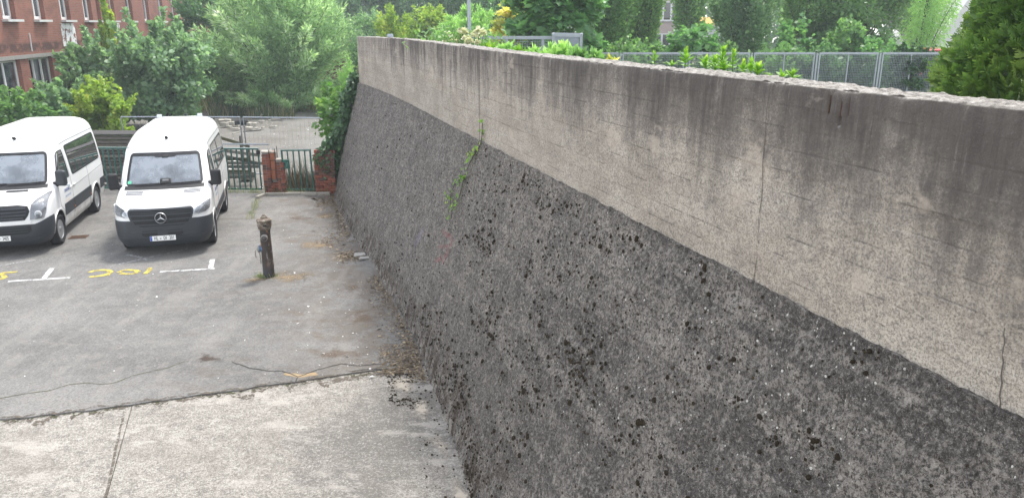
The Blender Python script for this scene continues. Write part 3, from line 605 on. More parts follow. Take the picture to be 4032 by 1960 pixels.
class VanShape:
    """the outside of a van: half width, nose, tail and corner radius as functions of height"""
    def __init__(s, P): s.P = P
    def at(s, k, z): a = s.P[k]; return float(np.interp(z, [q[0] for q in a], [q[1] for q in a]))
    def fx(s, y, z):                   # nose surface x at (y, z)
        w, xf, b, r = s.at('w', z), s.at('xf', z), s.at('bow', z), s.at('r', z); a = min(abs(y), w - 1e-4)
        r = min(r, w * .95); x = xf - b * (a / w) ** 2; e = a - (w - r)
        if e > 0: x -= r * (1 - math.sqrt(max(0, 1 - (e / r) ** 2)))
        return x
    def sy(s, x, z):                   # flank half width at (x, z)
        w = s.at('w', z)
        if s.fx(w - 1e-4, z) >= x: return w
        lo, hi = 0.0, w
        for _ in range(30):
            m = (lo + hi) / 2
            if s.fx(m, z) > x: lo = m
            else: hi = m
        return lo
    def loop(s, z, ns=26, inset=0.0, xcap=None):
        w = s.at('w', z); r = s.at('r', z); xr = s.at('xr', z); P = []
        ys = [w * math.sin(PI / 2 * k / 13) for k in range(14)]                          # 0 .. w along the nose
        nose = [(s.fx(y, z), y) for y in ys[:-1]] + [(s.fx(w - 1e-4, z), w)]
        rr = min(.10, w * .5); xs = nose[-1][0]
        side = [(xs + (xr + rr - xs) * k / 14, w) for k in range(1, 15)]
        cor = [(xr + rr - rr * math.sin(PI / 2 * k / 4), w - rr + rr * math.cos(PI / 2 * k / 4)) for k in range(1, 5)]
        half = nose + side + cor + [(xr, (w - rr) * .5), (xr, 0)]
        full = half + [(x, -y) for x, y in half[-2:0:-1]]
        out = []
        for x, y in full:
            if inset:
                y = max(-w + inset, min(w - inset, y)); x = max(xr + inset, min(x - inset if xcap is None else min(x - inset, xcap), x))
            out.append((x, y, z))
        return out
    def solid(s, name, zs, mat, inset=0.0, xcap=None):
        V, F = [], []; L = None
        for z in zs:
            l = s.loop(z, inset=inset, xcap=xcap); L = len(l); V += l
        for i in range(len(zs) - 1):
            for j in range(L): F.append((i * L + j, i * L + (j + 1) % L, (i + 1) * L + (j + 1) % L, (i + 1) * L + j))
        n = len(zs)
        F.append(tuple(range(L - 1, -1, -1))); F.append(tuple((n - 1) * L + j for j in range(L)))
        me = bpy.data.meshes.new(name); me.from_pydata(V, [], F); me.materials.append(mat)
        bm = bmesh.new(); bm.from_mesh(me); bmesh.ops.remove_doubles(bm, verts=bm.verts, dist=1e-5); bmesh.ops.recalc_face_normals(bm, faces=bm.faces); bm.to_mesh(me); bm.free(); return me
    def P3(s, where, a, z, off=0.0):   # point on nose ('n': a = y) or flank ('l'/'r': a = x), pushed out by off
        if where == 'n': f = lambda a, z: Vector((s.fx(a, z), a, z)); sg = 1
        else:
            sg = 1 if where == 'l' else -1; f = lambda a, z: Vector((a, sg * s.sy(a, z), z))
        p = f(a, z)
        if off:
            e = .004; u = f(a + e, z) - f(a - e, z); v = f(a, z + e) - f(a, z - e); nrm = u.cross(v)
            if nrm.length > 1e-9:
                nrm.normalize()
                out = Vector((1, 0, .15)) if where == 'n' else Vector((0, sg, .05))
                if nrm.dot(out) < 0: nrm = -nrm
                p = p + nrm * off
        return p

def rowfun(rows):
    """rows (z, lo, hi): left and right limits by height"""
    z = [r[0] for r in rows]; lo = [r[1] for r in rows]; hi = [r[2] for r in rows]
    return lambda q: (float(np.interp(q, z, lo)), float(np.interp(q, z, hi))), z[0], z[-1]
def rounded(rows, r):
    """round the corners of the outline given by rows"""
    f, z0, z1 = rowfun(rows); out = []
    zs = [z0 + r * (1 - math.cos(PI / 2 * k / 4)) for k in range(5)] + [z0 + r + (z1 - z0 - 2 * r) * k / 6 for k in range(1, 6)] + [z1 - r * (1 - math.cos(PI / 2 * k / 4)) for k in range(4, -1, -1)]
    for z in zs:
        lo, hi = f(z); e = 0
        if z - z0 < r: e = r - math.sqrt(max(0, r * r - (r - (z - z0)) ** 2))
        if z1 - z < r: e = r - math.sqrt(max(0, r * r - (r - (z1 - z)) ** 2))
        out.append((z, lo + e, hi - e))
    return out
def patch(S, where, rows, off, na=14, th=.012, zsub=1):
    """a thin shell piece lying on the body"""
    f, z0, z1 = rowfun(rows); zz = []
    rz = [r[0] for r in rows]
    for a, b in zip(rz[:-1], rz[1:]):
        for k in range(zsub): zz.append(a + (b - a) * k / zsub)
    zz.append(rz[-1]); V = []; n = len(zz)
    for o in (off, off - th):
        for z in zz:
            lo, hi = f(z)
            for k in range(na + 1): V.append(S.P3(where, lo + (hi - lo) * k / na, z, o))
    m = na + 1; F = []; B = n * m
    for i in range(n - 1):
        for j in range(na):
            q = (i * m + j, i * m + j + 1, (i + 1) * m + j + 1, (i + 1) * m + j); F.append(q); F.append(tuple(B + x for x in q[::-1]))
    ring = [j for j in range(m)] + [i * m + na for i in range(1, n)] + [(n - 1) * m + j for j in range(na - 1, -1, -1)] + [i * m for i in range(n - 2, 0, -1)]
    for a, b in zip(ring, ring[1:] + ring[:1]): F.append((a, B + a, B + b, b))
    b = MB(); b.v = [tuple(v) for v in V]; b.f = F; return b
def frame_patch(S, where, rows, border, off, th=.014):
    """a closed band along the outline given by rows"""
    f, z0, z1 = rowfun(rows); zz = [r[0] for r in rows]
    outer = [(f(z)[0], z) for z in zz] + [(f(z0)[0] + (f(zz[-1])[1] - f(zz[-1])[0]) * 0 + (f(zz[-1])[0] - f(z0)[0]) + (f(zz[-1])[1] - f(zz[-1])[0]) * k / 12, zz[-1]) for k in range(1, 12)] + \
            [(f(z)[1], z) for z in zz[::-1]] + [(f(z0)[1] + (f(z0)[0] - f(z0)[1]) * k / 12, z0) for k in range(1, 12)]
    ca = sum(p[0] for p in outer) / len(outer); cz = sum(p[1] for p in outer) / len(outer)
    n = len(outer); inner = []
    for i, (a, z) in enumerate(outer):
        p, q = outer[i - 1], outer[(i + 1) % n]; d = Vector((q[0] - p[0], q[1] - p[1])); d = d.normalized() if d.length > 1e-9 else Vector((1, 0)); nr = Vector((-d.y, d.x))
        if nr.dot(Vector((ca - a, cz - z))) < 0: nr = -nr
        inner.append((a + nr.x * border, z + nr.y * border))
    V = []
    for L, o in ((outer, off), (inner, off), (outer, off - th), (inner, off - th)): V += [S.P3(where, a, z, o) for a, z in L]
    F = []
    for i in range(n):
        j = (i + 1) % n; F += [(i, j, n + j, n + i), (2 * n + i, 3 * n + i, 3 * n + j, 2 * n + j), (i, 2 * n + i, 2 * n + j, j), (n + i, n + j, 3 * n + j, 3 * n + i)]
    b = MB(); b.v = [tuple(v) for v in V]; b.f = F; return b
def seam(S, where, pts, r=.004, off=.0005, n=5):
    P = []
    for (a0, z0), (a1, z1) in zip(pts[:-1], pts[1:]):
        k = max(2, int(math.hypot(a1 - a0, z1 - z0) / .06)); P += [S.P3(where, a0 + (a1 - a0) * i / k, z0 + (z1 - z0) * i / k, off) for i in range(k)]
    P.append(S.P3(where, pts[-1][0], pts[-1][1], off)); return MB().tube(P, r, n)
def cut(me, cutters, keep_mats):
    o = bpy.data.objects.new('tmp', me); C.objects.link(o); tmp = []
    for i, cm in enumerate(cutters):
        c = bpy.data.objects.new('tmp_cut', cm); C.objects.link(c); tmp.append(c)
        b = o.modifiers.new('b%d' % i, 'BOOLEAN'); b.operation = 'DIFFERENCE'; b.object = c; b.solver = 'EXACT'; b.material_mode = 'TRANSFER'
    dg = bpy.context.evaluated_depsgraph_get(); out = bpy.data.meshes.new_from_object(o.evaluated_get(dg))
    for c in tmp + [o]: bpy.data.objects.remove(c)
    return out
def cyl_mesh(c, r, y0, y1, mat, n=40):
    b = MB(); P = [(c[0] + r * math.cos(2 * PI * k / n), c[1] + r * math.sin(2 * PI * k / n)) for k in range(n)]
    M = Matrix(((1, 0, 0, 0), (0, 0, 1, 0), (0, 1, 0, 0), (0, 0, 0, 1))); b.prism(P, y0, y1, M); me = b.mesh('c', mat)
    return fixn(me)
def fixn(me):
    bm = bmesh.new(); bm.from_mesh(me); bmesh.ops.recalc_face_normals(bm, faces=bm.faces); bm.to_mesh(me); bm.free(); return me
def text_mesh(txt, size, mat, depth=.001, width=1.0, spacing=1.0):
    cu = bpy.data.curves.new('t', 'FONT'); cu.body = txt; cu.size = size; cu.extrude = depth; cu.align_x = 'CENTER'; cu.align_y = 'CENTER'; cu.space_character = spacing; cu.resolution_u = 3; cu.offset = size * .016
    o = bpy.data.objects.new('t', cu); C.objects.link(o); o.scale = (width, 1, 1)
    me = bpy.data.meshes.new_from_object(o.evaluated_get(bpy.context.evaluated_depsgraph_get())); bpy.data.objects.remove(o); bpy.data.curves.remove(cu)
    for v in me.vertices: v.co.x *= width
    me.materials.clear(); me.materials.append(mat); return me
PLATEW = plain('plate_white', (.80, .80, .78), .4, var=.03); PLATEB = plain('plate_blue', (.02, .09, .42), .4); INK = plain('plate_ink', (.012, .012, .014), .5)
SEALG = plain('plate_seal_grey', (.33, .33, .34), .5)
def facing_x(x, y, z, tilt=0.0):      # frame whose local x runs along +y, local y up, local z out of the nose
    return Matrix.Translation((x, y, z)) @ Matrix(((0, 0, 1, 0), (1, 0, 0, 0), (0, 1, 0, 0), (0, 0, 0, 1))) @ Matrix.Rotation(tilt, 4, 'X')
def plate(van, S, z, y, txt_parts, x=None):
    x = S.fx(0, z) + .035 if x is None else x
    p = MB().box((0, 0, 0), (.008, .52, .11)).build('number_plate', PLATEW, van, loc=(x, y, z), bevel=.006, smooth=30); p.rotation_euler = (0, R(-3), 0)
    MB().box((.005, -.235, 0), (.002, .042, .104)).build('country_strip', PLATEB, p)
    MB().lathe([(.006, 0), (.006, .001)], 12, facing_x(.0065, -.235, .02)).build('star_ring', PLATEW, p)
    MB().lathe([(.018, 0), (.018, .0015)], 16, facing_x(.005, -.047, -.008)).build('seal', SEALG, p)
    for txt, yy, w in txt_parts:
        o = link('lettering', text_mesh(txt, .105, INK, .0008, w, 1.05), p); o.matrix_local = facing_x(.0052, yy, 0)
    return p
def wheel(van, x, side, spoke, r=.345):
    w = link('wheel', None, van, (x, side * .86, r))
    M = Matrix.Rotation(-side * PI / 2, 4, 'X')
    b = MB().lathe([(.225, -.10), (.30, -.115), (.335, -.10), (r, -.07), (r, .07), (.335, .10), (.30, .118), (.225, .095), (.215, .0), (.225, -.10)][::1], 40, M); b.build('tyre', RUBBER, w, smooth=40)
    b = MB()
    prof = [(.226, .085), (.215, .095), (.205, .085), (.19, .045), (.12, .035), (.085, .06), (.05, .065), (.001, .066)]
    b.lathe(prof[::-1], 32, M); b.build('rim', STEEL, w, smooth=35)
    for k in range(10 if spoke else 8):
        b = MB()
        a = 2 * PI * k / (10 if spoke else 8); c = Vector((math.cos(a) * .155, math.sin(a) * .155, .046)); 
        P = [(c.x + .019 * math.cos(q), c.y + .019 * math.sin(q)) for q in [2 * PI * j / 8 for j in range(8)]]; b.prism(P, .030, .049, M).build('wheel_hole', BLACKP, w)
    b = MB().lathe([(.06, .06), (.058, .09), (.045, .10), (.001, .102)], 20, M); b.build('hub_cap', GREYP if spoke else STEEL, w, smooth=40)
    if not spoke:
        b = MB()
        for k in range(14):
            a0 = 2 * PI * k / 14; P = [(math.cos(a0 - .09) * .172, math.sin(a0 - .09) * .172), (math.cos(a0 + .09) * .172, math.sin(a0 + .09) * .172), (math.cos(a0) * .215, math.sin(a0) * .215)]; b.prism(P, .06, .088, M)
        b.build('trim_ring', STEEL, w)
    return w
def seat(van, x, y, mat, z=.95):
    s = link('seat', None, van, (x, y, z))
    box_part('cushion', mat, s, (0, 0, 0), (.48, .46, .16), None, .05, 3); box_part('backrest', mat, s, (-.26, 0, .36), (.14, .46, .66), (0, R(-12), 0), .05, 3); box_part('headrest', mat, s, (-.36, 0, .78), (.10, .27, .19), (0, R(-8), 0), .04, 3)
def mirror(van, side, x, z, y, lamp=None):
    m = link('wing_mirror', None, van, (x, side * y, z))
    box_part('housing', BLACKP if lamp is None else DARKP, m, (.02, side * .16, .08), (.15, .22, .36), (0, 0, side * R(-12)), .05, 4)
    box_part('arm', BLACKP, m, (.0, side * .02, -.06), (.12, .14, .11), None, .03, 2)
    box_part('mirror_pane', CHROME, m, (-.062, side * .165, .08), (.008, .17, .29), (0, 0, side * R(-12)))
    if lamp: box_part('indicator', lamp, m, (.03, side * .29, -.09), (.08, .06, .09), None, .03, 3)
def star_emblem(van, x, z, r):
    e = link('emblem', None, van, (x, 0, z), (0, R(-4), 0)); M = facing_x(0, 0, 0)
    MB().lathe([(r * .93, -.01), (r * .9, .008), (r * .95, .016), (r, .010), (r, -.01), (r * .93, -.01)], 40, M).build('emblem_ring', CHROME, e, smooth=50)
    MB().lathe([(r * .92, -.012), (r * .92, -.006)], 32, M).build('emblem_ground', BLACKP, e)
    for k in range(3):
        a = PI / 2 + 2 * PI * k / 3; d = Vector((math.cos(a), math.sin(a))); nn = Vector((-d.y, d.x)); t = d * r * .93; w = r * .15
        V = [M @ Vector((*(nn * w * .9), .0)), M @ Vector((*t, .0)), M @ Vector((*(-nn * w * .9), .0)), M @ Vector((0, 0, .016)), M @ Vector((*(t), .010))]
        MB().add(V, [(0, 1, 4, 3), (1, 2, 3, 4), (2, 1, 0)]).add([M @ Vector((0, 0, .016)), M @ Vector((*(nn * w * .9), 0)), M @ Vector((*(-d * w * .8), 0)), M @ Vector((*(-nn * w * .9), 0))], [(0, 1, 2), (0, 2, 3)]).build('emblem_blade', CHROME, e)
def letters_emblem(van, x, z, r):
    e = link('emblem', None, van, (x, 0, z), (0, R(-6), 0)); M = facing_x(0, 0, 0)
    MB().lathe([(r * .90, -.01), (r * .88, .010), (r * .94, .016), (r, .010), (r, -.01), (r * .90, -.01)], 40, M).build('emblem_ring', CHROME, e, smooth=50)
    MB().lathe([(r * .9, -.012), (r * .9, -.004)], 32, M).build('emblem_ground', BLACKP, e)
    def st(pts, nm):
        b = MB(); 
        for p, q in zip(pts[:-1], pts[1:]): b.bar(M @ Vector((p[0] * r, p[1] * r, .004)), M @ Vector((q[0] * r, q[1] * r, .004)), r * .15, .016)
        b.build(nm, CHROME, e)
    st([(-.36, .80), (0, .06), (.36, .80)], 'emblem_upper_letter'); st([(-.80, .36), (-.36, -.72), (0, -.02), (.36, -.72), (.80, .36)], 'emblem_lower_letter')

def wheel_arches(wb, mat, r=.43): return [cyl_mesh((x, .36), r, s * .60, s * 1.25, mat) if s > 0 else cyl_mesh((x, .36), r, -1.25, -.60, mat) for x in (0, -wb) for s in (1, -1)]
def prism_x(poly, x0, x1, mat):        # poly in (y, z)
    M = Matrix(((0, 0, 1, 0), (1, 0, 0, 0), (0, 1, 0, 0), (0, 0, 0, 1))); return fixn(MB().prism(poly, x0, x1, M).mesh('c', mat))
def prism_y(poly, y0, y1, mat):        # poly in (x, z)
    M = Matrix(((1, 0, 0, 0), (0, 0, 1, 0), (0, 1, 0, 0), (0, 0, 0, 1))); return fixn(MB().prism(poly, y0, y1, M).mesh('c', mat))
def rows_poly(rows): return [(r[1], r[0]) for r in rows] + [(r[2], r[0]) for r in rows[::-1]]
def shrink(rows, e): return [(z + (e if i == 0 else -e if i == len(rows) - 1 else 0), a + e, b - e) for i, (z, a, b) in enumerate(rows)]

def make_van(loc, yaw, style, label):
    wb = 3.26
    van = thing('minibus', label, 'van', (loc[0], loc[1], GROUND), yaw - PI / 2, 'white minibuses parked side by side in the yard')
    A = style == 'a'
    P = dict(
        w=[(.24, .86), (.34, .93), (.5, .965), (.8, .985), (1.1, .99), (1.4, .972), (1.75, .935), (2.02, .895), (2.2, .865), (2.32, .825), (2.41, .765), (2.475, .68), (2.515, .56), (2.54, .42), (2.555, .22), (2.56, .06)],
        xf=([(.22, .88), (.30, .96), (.45, 1.0), (.62, .995), (.80, .975), (.98, .94), (1.06, .89), (1.12, .80), (1.18, .66), (1.26, .40), (1.33, .16), (1.38, .03), (2.06, -.60), (2.14, -.69), (2.26, -.90), (2.36, -1.15), (2.45, -1.5), (2.52, -1.95), (2.55, -2.3), (2.56, -2.5)] if A else
            [(.22, .86), (.30, .93), (.45, .97), (.62, .965), (.80, .95), (1.0, .90), (1.08, .85), (1.14, .76), (1.20, .62), (1.27, .38), (1.33, .16), (1.38, .03), (2.06, -.60), (2.14, -.69), (2.26, -.90), (2.36, -1.15), (2.45, -1.5), (2.52, -1.95), (2.55, -2.3), (2.56, -2.5)]),
        xr=[(.24, -4.16), (.5, -4.24), (1.1, -4.24), (2.0, -4.20), (2.3, -4.14), (2.42, -4.04), (2.5, -3.88), (2.54, -3.65), (2.555, -3.3), (2.56, -3.0)],
        bow=[(.22, .10), (.8, .12), (1.1, .14), (1.4, .10), (2.1, .10), (2.4, .25), (2.56, .02)],
        r=[(.22, .26), (.6, .30), (1.0, .34), (1.2, .38), (1.4, .22), (2.06, .20), (2.3, .34), (2.5, .3), (2.56, .02)])
    S = VanShape(P)
    zs = [.24, .3, .36, .45, .55, .65, .75, .85, .95, 1.0, 1.04, 1.08, 1.12, 1.15, 1.18, 1.22, 1.26, 1.30, 1.33, 1.36, 1.38, 1.45, 1.55, 1.65, 1.75, 1.85, 1.95, 2.02, 2.06, 2.10, 2.14, 2.2, 2.26, 2.31, 2.36, 2.41, 2.45, 2.485, 2.515, 2.54, 2.555, 2.56]
    outer = S.solid('body', zs, PAINT)
    inner = S.solid('cabin', [.62, .8, 1.0, 1.2, 1.38, 1.6, 1.8, 2.0, 2.1, 2.2, 2.3], DARKP, inset=.07, xcap=.12)
    ws = [(1.405, -.80, .80), (1.6, -.785, .785), (1.85, -.755, .755), (2.045, -.72, .72)]
    door = [(1.40, -1.16, -.30), (1.52, -1.16, -.34), (1.95, -1.14, -.70), (2.03, -1.13, -.80)] if A else [(1.36, -1.16, -.16), (1.50, -1.16, -.30), (1.95, -1.14, -.68), (2.03, -1.13, -.78)]
    rear = [(1.40, -4.02, -1.36), (1.7, -4.02, -1.36), (2.06, -3.98, -1.36)] if A else [(1.36, -3.98, -1.40), (1.7, -3.98, -1.38), (2.08, -3.94, -1.36)]
    cutters = [inner] + wheel_arches(wb, BLACKP) + [prism_x(rows_poly(shrink(ws, .03)), -.80, .6, BLACKP), prism_y(rows_poly(shrink(door, .03)), -1.3, 1.3, BLACKP), prism_y(rows_poly(shrink(rear, .03)), -1.3, 1.3, BLACKP)]
    bmesh_ = cut(outer, cutters, None)
    bmesh_.name = 'body'; bmesh_.polygons.foreach_set('use_smooth', [True] * len(bmesh_.polygons)); bmesh_.set_sharp_from_angle(angle=R(28))
    body = link('body', bmesh_, van)
    # glass and seals
    patch(S, 'n', rounded(ws, .07), .002, 18, .006).build('windscreen', WSGLASS, van, 60)
    frame_patch(S, 'n', rounded(shrink(ws, -.012), .08), .05, .006).build('windscreen_seal', SEALM, van)
    band = patch(S, 'n', [(1.985 if A else 2.0, -.715, .715), (2.045, -.70, .70)], .005, 12, .004); band.build('sunstrip', SEALM, van)
    for sd in ('l', 'r'):
        patch(S, sd, door, .001, 12, .006).build('door_window', DKGLASS, van, 60); frame_patch(S, sd, rounded(door, .05), .028, .005).build('window_seal', SEALM, van)
        if A:
            cutx = -2.62
            for a0, a1 in ((-4.02, cutx - .02), (cutx + .02, -1.36)):
                rr_ = [(z, max(lo, a0), min(hi, a1)) for z, lo, hi in rear]
                patch(S, sd, rounded(rr_, .05), .004, 14, .006).build('side_window', DKGLASS, van, 60); frame_patch(S, sd, rounded(rr_, .05), .03, .007).build('window_seal', SEALM, van)
        else:
            patch(S, sd, rounded(rear, .08), .004, 20, .006).build('side_window', DKGLASS, van, 60); frame_patch(S, sd, rounded(rear, .08), .035, .007).build('window_seal', SEALM, van)
    patch(S, 'n', [(1.335, -.84, .84), (1.40, -.83, .83)], .004, 16, .006).build('cowl', BLACKP, van, 60)
    for s_, l_ in ((-.62, .64), (.05, .70)):
        b = MB(); pts = [S.P3('n', s_ + l_ * k / 8, 1.405 + .03 * k / 8, .03) for k in range(9)]; b.tube(pts, .011, 5); b.build('wiper', BLACKP, van)
    # cabin
    ds = link('dashboard', None, van, (0, 0, 0))
    box_part('dash_top', plain('dash_plastic', (.10, .105, .115), .8), ds, (-.22, 0, 1.25), (.62, 1.66, .18), (0, R(6), 0), .05, 3)
    st_ = MB(); st_.tube([Vector((.0, .19 * math.cos(2 * PI * k / 20), .19 * math.sin(2 * PI * k / 20))) for k in range(21)], .016, 6); st_.build('steering_wheel', BLACKP, van, 60, loc=(-.60, .42, 1.30), rot=(0, R(38), 0))
    for y in (.45, -.30, -.66): seat(van, -1.12, y, FABRIC)
    for x in (-2.1, -2.95, -3.75):
        for y in (.62, .16, -.6): seat(van, x, y, FABRIC, .9)
    # nose
    if A:
        bp = [(.27, -.93, .93), (.32, -.945, .945), (.40, -.96, .96), (.52, -.97, .97), (.66, -.975, .975), (.78, -.98, .98), (.83, -.975, .975)]
        wrap(S, .40, .225, lambda t: .835 + .05 * max(0, 1 - abs(t) / .35) ** 1 * 0 - .02 * abs(t), .018, van)
        wrap_lip(S, van, .425, .46, .03); wrap_lip(S, van, .56, .585, .024, .62)
        g = [(.655, -.47, .47), (.72, -.56, .56), (.85, -.625, .625), (.97, -.66, .66), (1.055, -.655, .655)]
        gr = patch(S, 'n', rounded(g, .06), .022, 16, .03).build('grille', BLACKP, van, 40)
        frame_patch(S, 'n', rounded(g, .06), .035, .034, .02).build('grille_surround', DARKP, van)
        for z, e in ((.73, .52), (.83, .585), (.93, .615)):
            MB_ = patch(S, 'n', [(z - .013, -e, e), (z, -e, e), (z + .013, -e + .01, e - .01)], .045, 16, .03); MB_.build('grille_slat', DARKP, van, 40)
        lower = [(.475, -.36, .36), (.52, -.42, .42), (.605, -.40, .40)]
        patch(S, 'n', lower, .0235, 14, .01).build('lower_intake', BLACKP, van); patch(S, 'n', [(.48, -.10, .10), (.60, -.10, .10)], .028, 4, .01).build('sensor_plate', DARKP, van)
        star_emblem(van, S.fx(0, .88) + .062, .88, .118)
        for sg in (1, -1):
            rows = [(.895, .63, .74), (.925, .63, .88), (.975, .645, .95), (1.03, .70, .962), (1.085, .83, .966), (1.12, .925, .968)]
            rows = [(z, sg * a, sg * b) if sg > 0 else (z, sg * b, sg * a) for z, a, b in rows]
            h = patch(S, 'n', rows, .012, 12, .03).build('headlight', LAMP_IN, van, 40)
            ins = [(z, a + .02, b - .02) for z, a, b in rows[1:-1]]
            for k, (f0, f1) in enumerate(((.08, .38), (.46, .94))):
                rr_ = [(z, a + (b - a) * (f0 if sg > 0 else 1 - f1), a + (b - a) * (f1 if sg > 0 else 1 - f0)) for z, a, b in ins]
                patch(S, 'n', rr_, .015, 6, .004).build('lamp_bowl', plain('lamp_dark', (.36, .37, .39), .3, .2, var=.6, scale=25), h, 40)
            patch(S, 'n', rows, .026, 10, .004).build('lens', LENS, h, 40)
            # ribbed louvre on the bonnet
            lv = link('bonnet_louvre', None, van)
            for k in range(3):
                z = 1.268 + .02 * k; a0, a1 = sorted((sg * .42, sg * .78)); patch(S, 'n', [(z, a0, a1), (z + .011, a0 + .005, a1 - .005)], .008, 8, .008).build('louvre_slat', GREYP, lv)
        seam(S, 'n', [(-.88, 1.16), (-.80, 1.11), (-.66, 1.075), (0, 1.085), (.66, 1.075), (.80, 1.11), (.88, 1.16)], .005).build('bonnet_seam', GREYP, van)
        plate(van, S, .47 - .03, 0, [('HL', -.135, .62), ('DI', .045, .62), ('201', .182, .62)], S.fx(0, .44) + .055)
        box_part('sticker', plain('green_sticker', (.10, .50, .30), .5), van, S.P3('n', -.74, 1.47, .006), (.01, .075, .075), (0, R(-43), 0))
        box_part('sensor_box', BLACKP, van, S.P3('n', .02, 1.48, -.03), (.10, .24, .16), (0, R(-43), 0), .03, 3); box_part('sensor_label', GREYP, van, S.P3('n', .02, 1.49, .022), (.01, .13, .045), (0, R(-43), 0), .004)
        box_part('mirror_foot', BLACKP, van, S.P3('n', 0, 1.975, -.01), (.05, .14, .09), (0, R(-43), 0), .015, 2); patch(S, 'n', [(1.955, -.20, .20), (1.995, -.27, .27)], .005, 6, .004).build('sunstrip_step', SEALM, van)
    else:
        wrap(S, .40, .225, lambda t: .70 + .10 * min(1, max(0, (abs(t) - .55) / .3)), .018, van)
        wrap_lip(S, van, .40, .43, .025)
        lower = [(.50, -.58, .58), (.56, -.66, .66), (.68, -.66, .66)]
        patch(S, 'n', lower, .024, 14, .012).build('lower_intake', BLACKP, van)
        for z in (.545, .60, .65): patch(S, 'n', [(z, -.60, .60), (z + .014, -.60, .60)], .034, 12, .012).build('intake_slat', DARKP, van)
        lip = [(.715, -.66, .66), (.79, -.68, .68)]
        patch(S, 'n', lip, .034, 16, .03).build('white_bumper_strip', PAINT, van, 40)
        g = [(.80, -.56, .56), (.88, -.62, .62), (.98, -.66, .66), (1.08, -.62, .62), (1.10, -.45, .45)]
        patch(S, 'n', g, .012, 16, .03).build('grille', BLACKP, van, 40)
        for z, e in ((.845, .54), (.91, .58), (.975, .60), (1.04, .58)): patch(S, 'n', [(z - .017, -e, e), (z, -e, e), (z + .014, -e, e)], .03, 16, .02).build('grille_slat', DARKP, van, 40)
        letters_emblem(van, S.fx(0, .95) + .04, .95, .10)
        for sg in (1, -1):
            rows = [(.80, .655, .885), (.90, .665, .915), (1.0, .675, .93), (1.10, .68, .935), (1.17, .74, .94), (1.235, .86, .945), (1.26, .90, .948)]
            rows = [(z, a, b) if sg > 0 else (z, -b, -a) for z, a, b in rows]
            h = patch(S, 'n', rows, .012, 10, .03).build('headlight', plain('lamp_housing', (.16, .165, .17), .3, .4), van, 40)
            for z, y, r in ((.90, .80, .075), (1.09, .83, .065)):
                p = S.P3('n', sg * y, z, .012); MB().lathe([(r, 0), (r * .95, .012), (r * .5, .002), (.001, -.005)][::-1], 20, Matrix.Translation(p) @ Matrix.Rotation(sg * R(28), 4, 'Z') @ facing_x(0, 0, 0)).build('lamp_bowl', LAMP_IN, h, 50)
            patch(S, 'n', rows, .026, 10, .004).build('lens', LENS, h, 40)
        seam(S, 'n', [(-.90, 1.24), (-.70, 1.13), (-.45, 1.11), (.45, 1.11), (.70, 1.13), (.90, 1.24)], .005).build('bonnet_seam', GREYP, van)
        lv = link('bonnet_louvre', None, van)
        for a0, a1 in ((-.5, -.05), (.05, .5)): patch(S, 'n', [(1.30, a0, a1), (1.325, a0 + .02, a1 - .02)], .006, 8, .008).build('louvre_slat', BLACKP, lv)
        plate(van, S, .44, 0, [('HL', -.135, .62), ('VD', .022, .55), ('3405', .165, .55)], S.fx(0, .44) + .05)
        for y in (-.35, .35): box_part('sun_visor', WARNLAMP, van, (-.62, y, 1.99), (.03, .42, .09), (0, R(-60), 0), .01, 2)
    # flanks
    for sd, sg in (('l', 1), ('r', -1)):
        st0, st1 = (.50, .70) if A else (.56, .83)
        for a0, a1 in ((-2.78, -1.22), (-1.20, -.47)): patch(S, sd, [(st0, a0, a1), (st0 + .02, a0, a1), (st1 - .02, a0, a1), (st1, a0, a1)], .016, 12, .02).build('rub_strip', DARKP, van, 30)
        patch(S, sd, [(st0, -4.12, -3.73), (st1, -4.12, -3.73)], .016, 6, .02).build('rub_strip', DARKP, van, 30)
        for x in (-1.21, -2.70): box_part('side_reflector', ORANGE, van, (x, sg * (S.sy(x, st0 + .06) + .018), st0 + .06), (.05, .012, .035), None, .004)
        seam(S, sd, [(-.20, 1.30), (-.20, .85), (-.42, .70), (-.47, .35)], .004).build('door_seam', GREYP, van); seam(S, sd, [(-1.21, 2.10), (-1.21, .35)], .004).build('door_seam', GREYP, van); seam(S, sd, [(-2.68, 2.10), (-2.68, .35)], .004).build('door_seam', GREYP, van)
        seam(S, sd, [(-.75, 2.14), (-1.6, 2.17), (-4.05, 2.17)], .007, .002).build('roof_gutter', GREYP, van)
        if A: seam(S, sd, [(-1.25, 2.30), (-1.5, 2.335), (-3.9, 2.335)], .005, .001).build('roof_crease', GREYP, van)
        seam(S, sd, [(-1.25, 1.10), (-2.6, 1.12), (-4.1, 1.16)], .005, .001).build('flank_crease', GREYP, van)
        for x in (-1.05, -1.38): box_part('door_handle', DARKP if A else PAINT, van, (x, sg * (S.sy(x, 1.13) + .015), 1.13), (.16, .03, .035), None, .01)
        mirror(van, sg, -.20, 1.42, S.sy(-.2, 1.42) - .01, None if A else WARNLAMP)
        for xw in (0, -wb):
            pts = []
            for k in range(21):
                a = PI * (k / 20) ; x, z = xw + .445 * math.cos(a), .36 + .445 * math.sin(a); pts.append(Vector((x, sg * (S.sy(x, z) + .002), z)))
            MB().tube(pts, .018, 6).build('arch_lip', PAINT, van, 60)
        for x in (0, -wb): wheel(van, x, sg, A)
        box_part('tail_lamp', plain('red_lamp', (.45, .02, .02), .3), van, (-4.22, sg * .93, 1.15), (.06, .06, .46), None, .015)
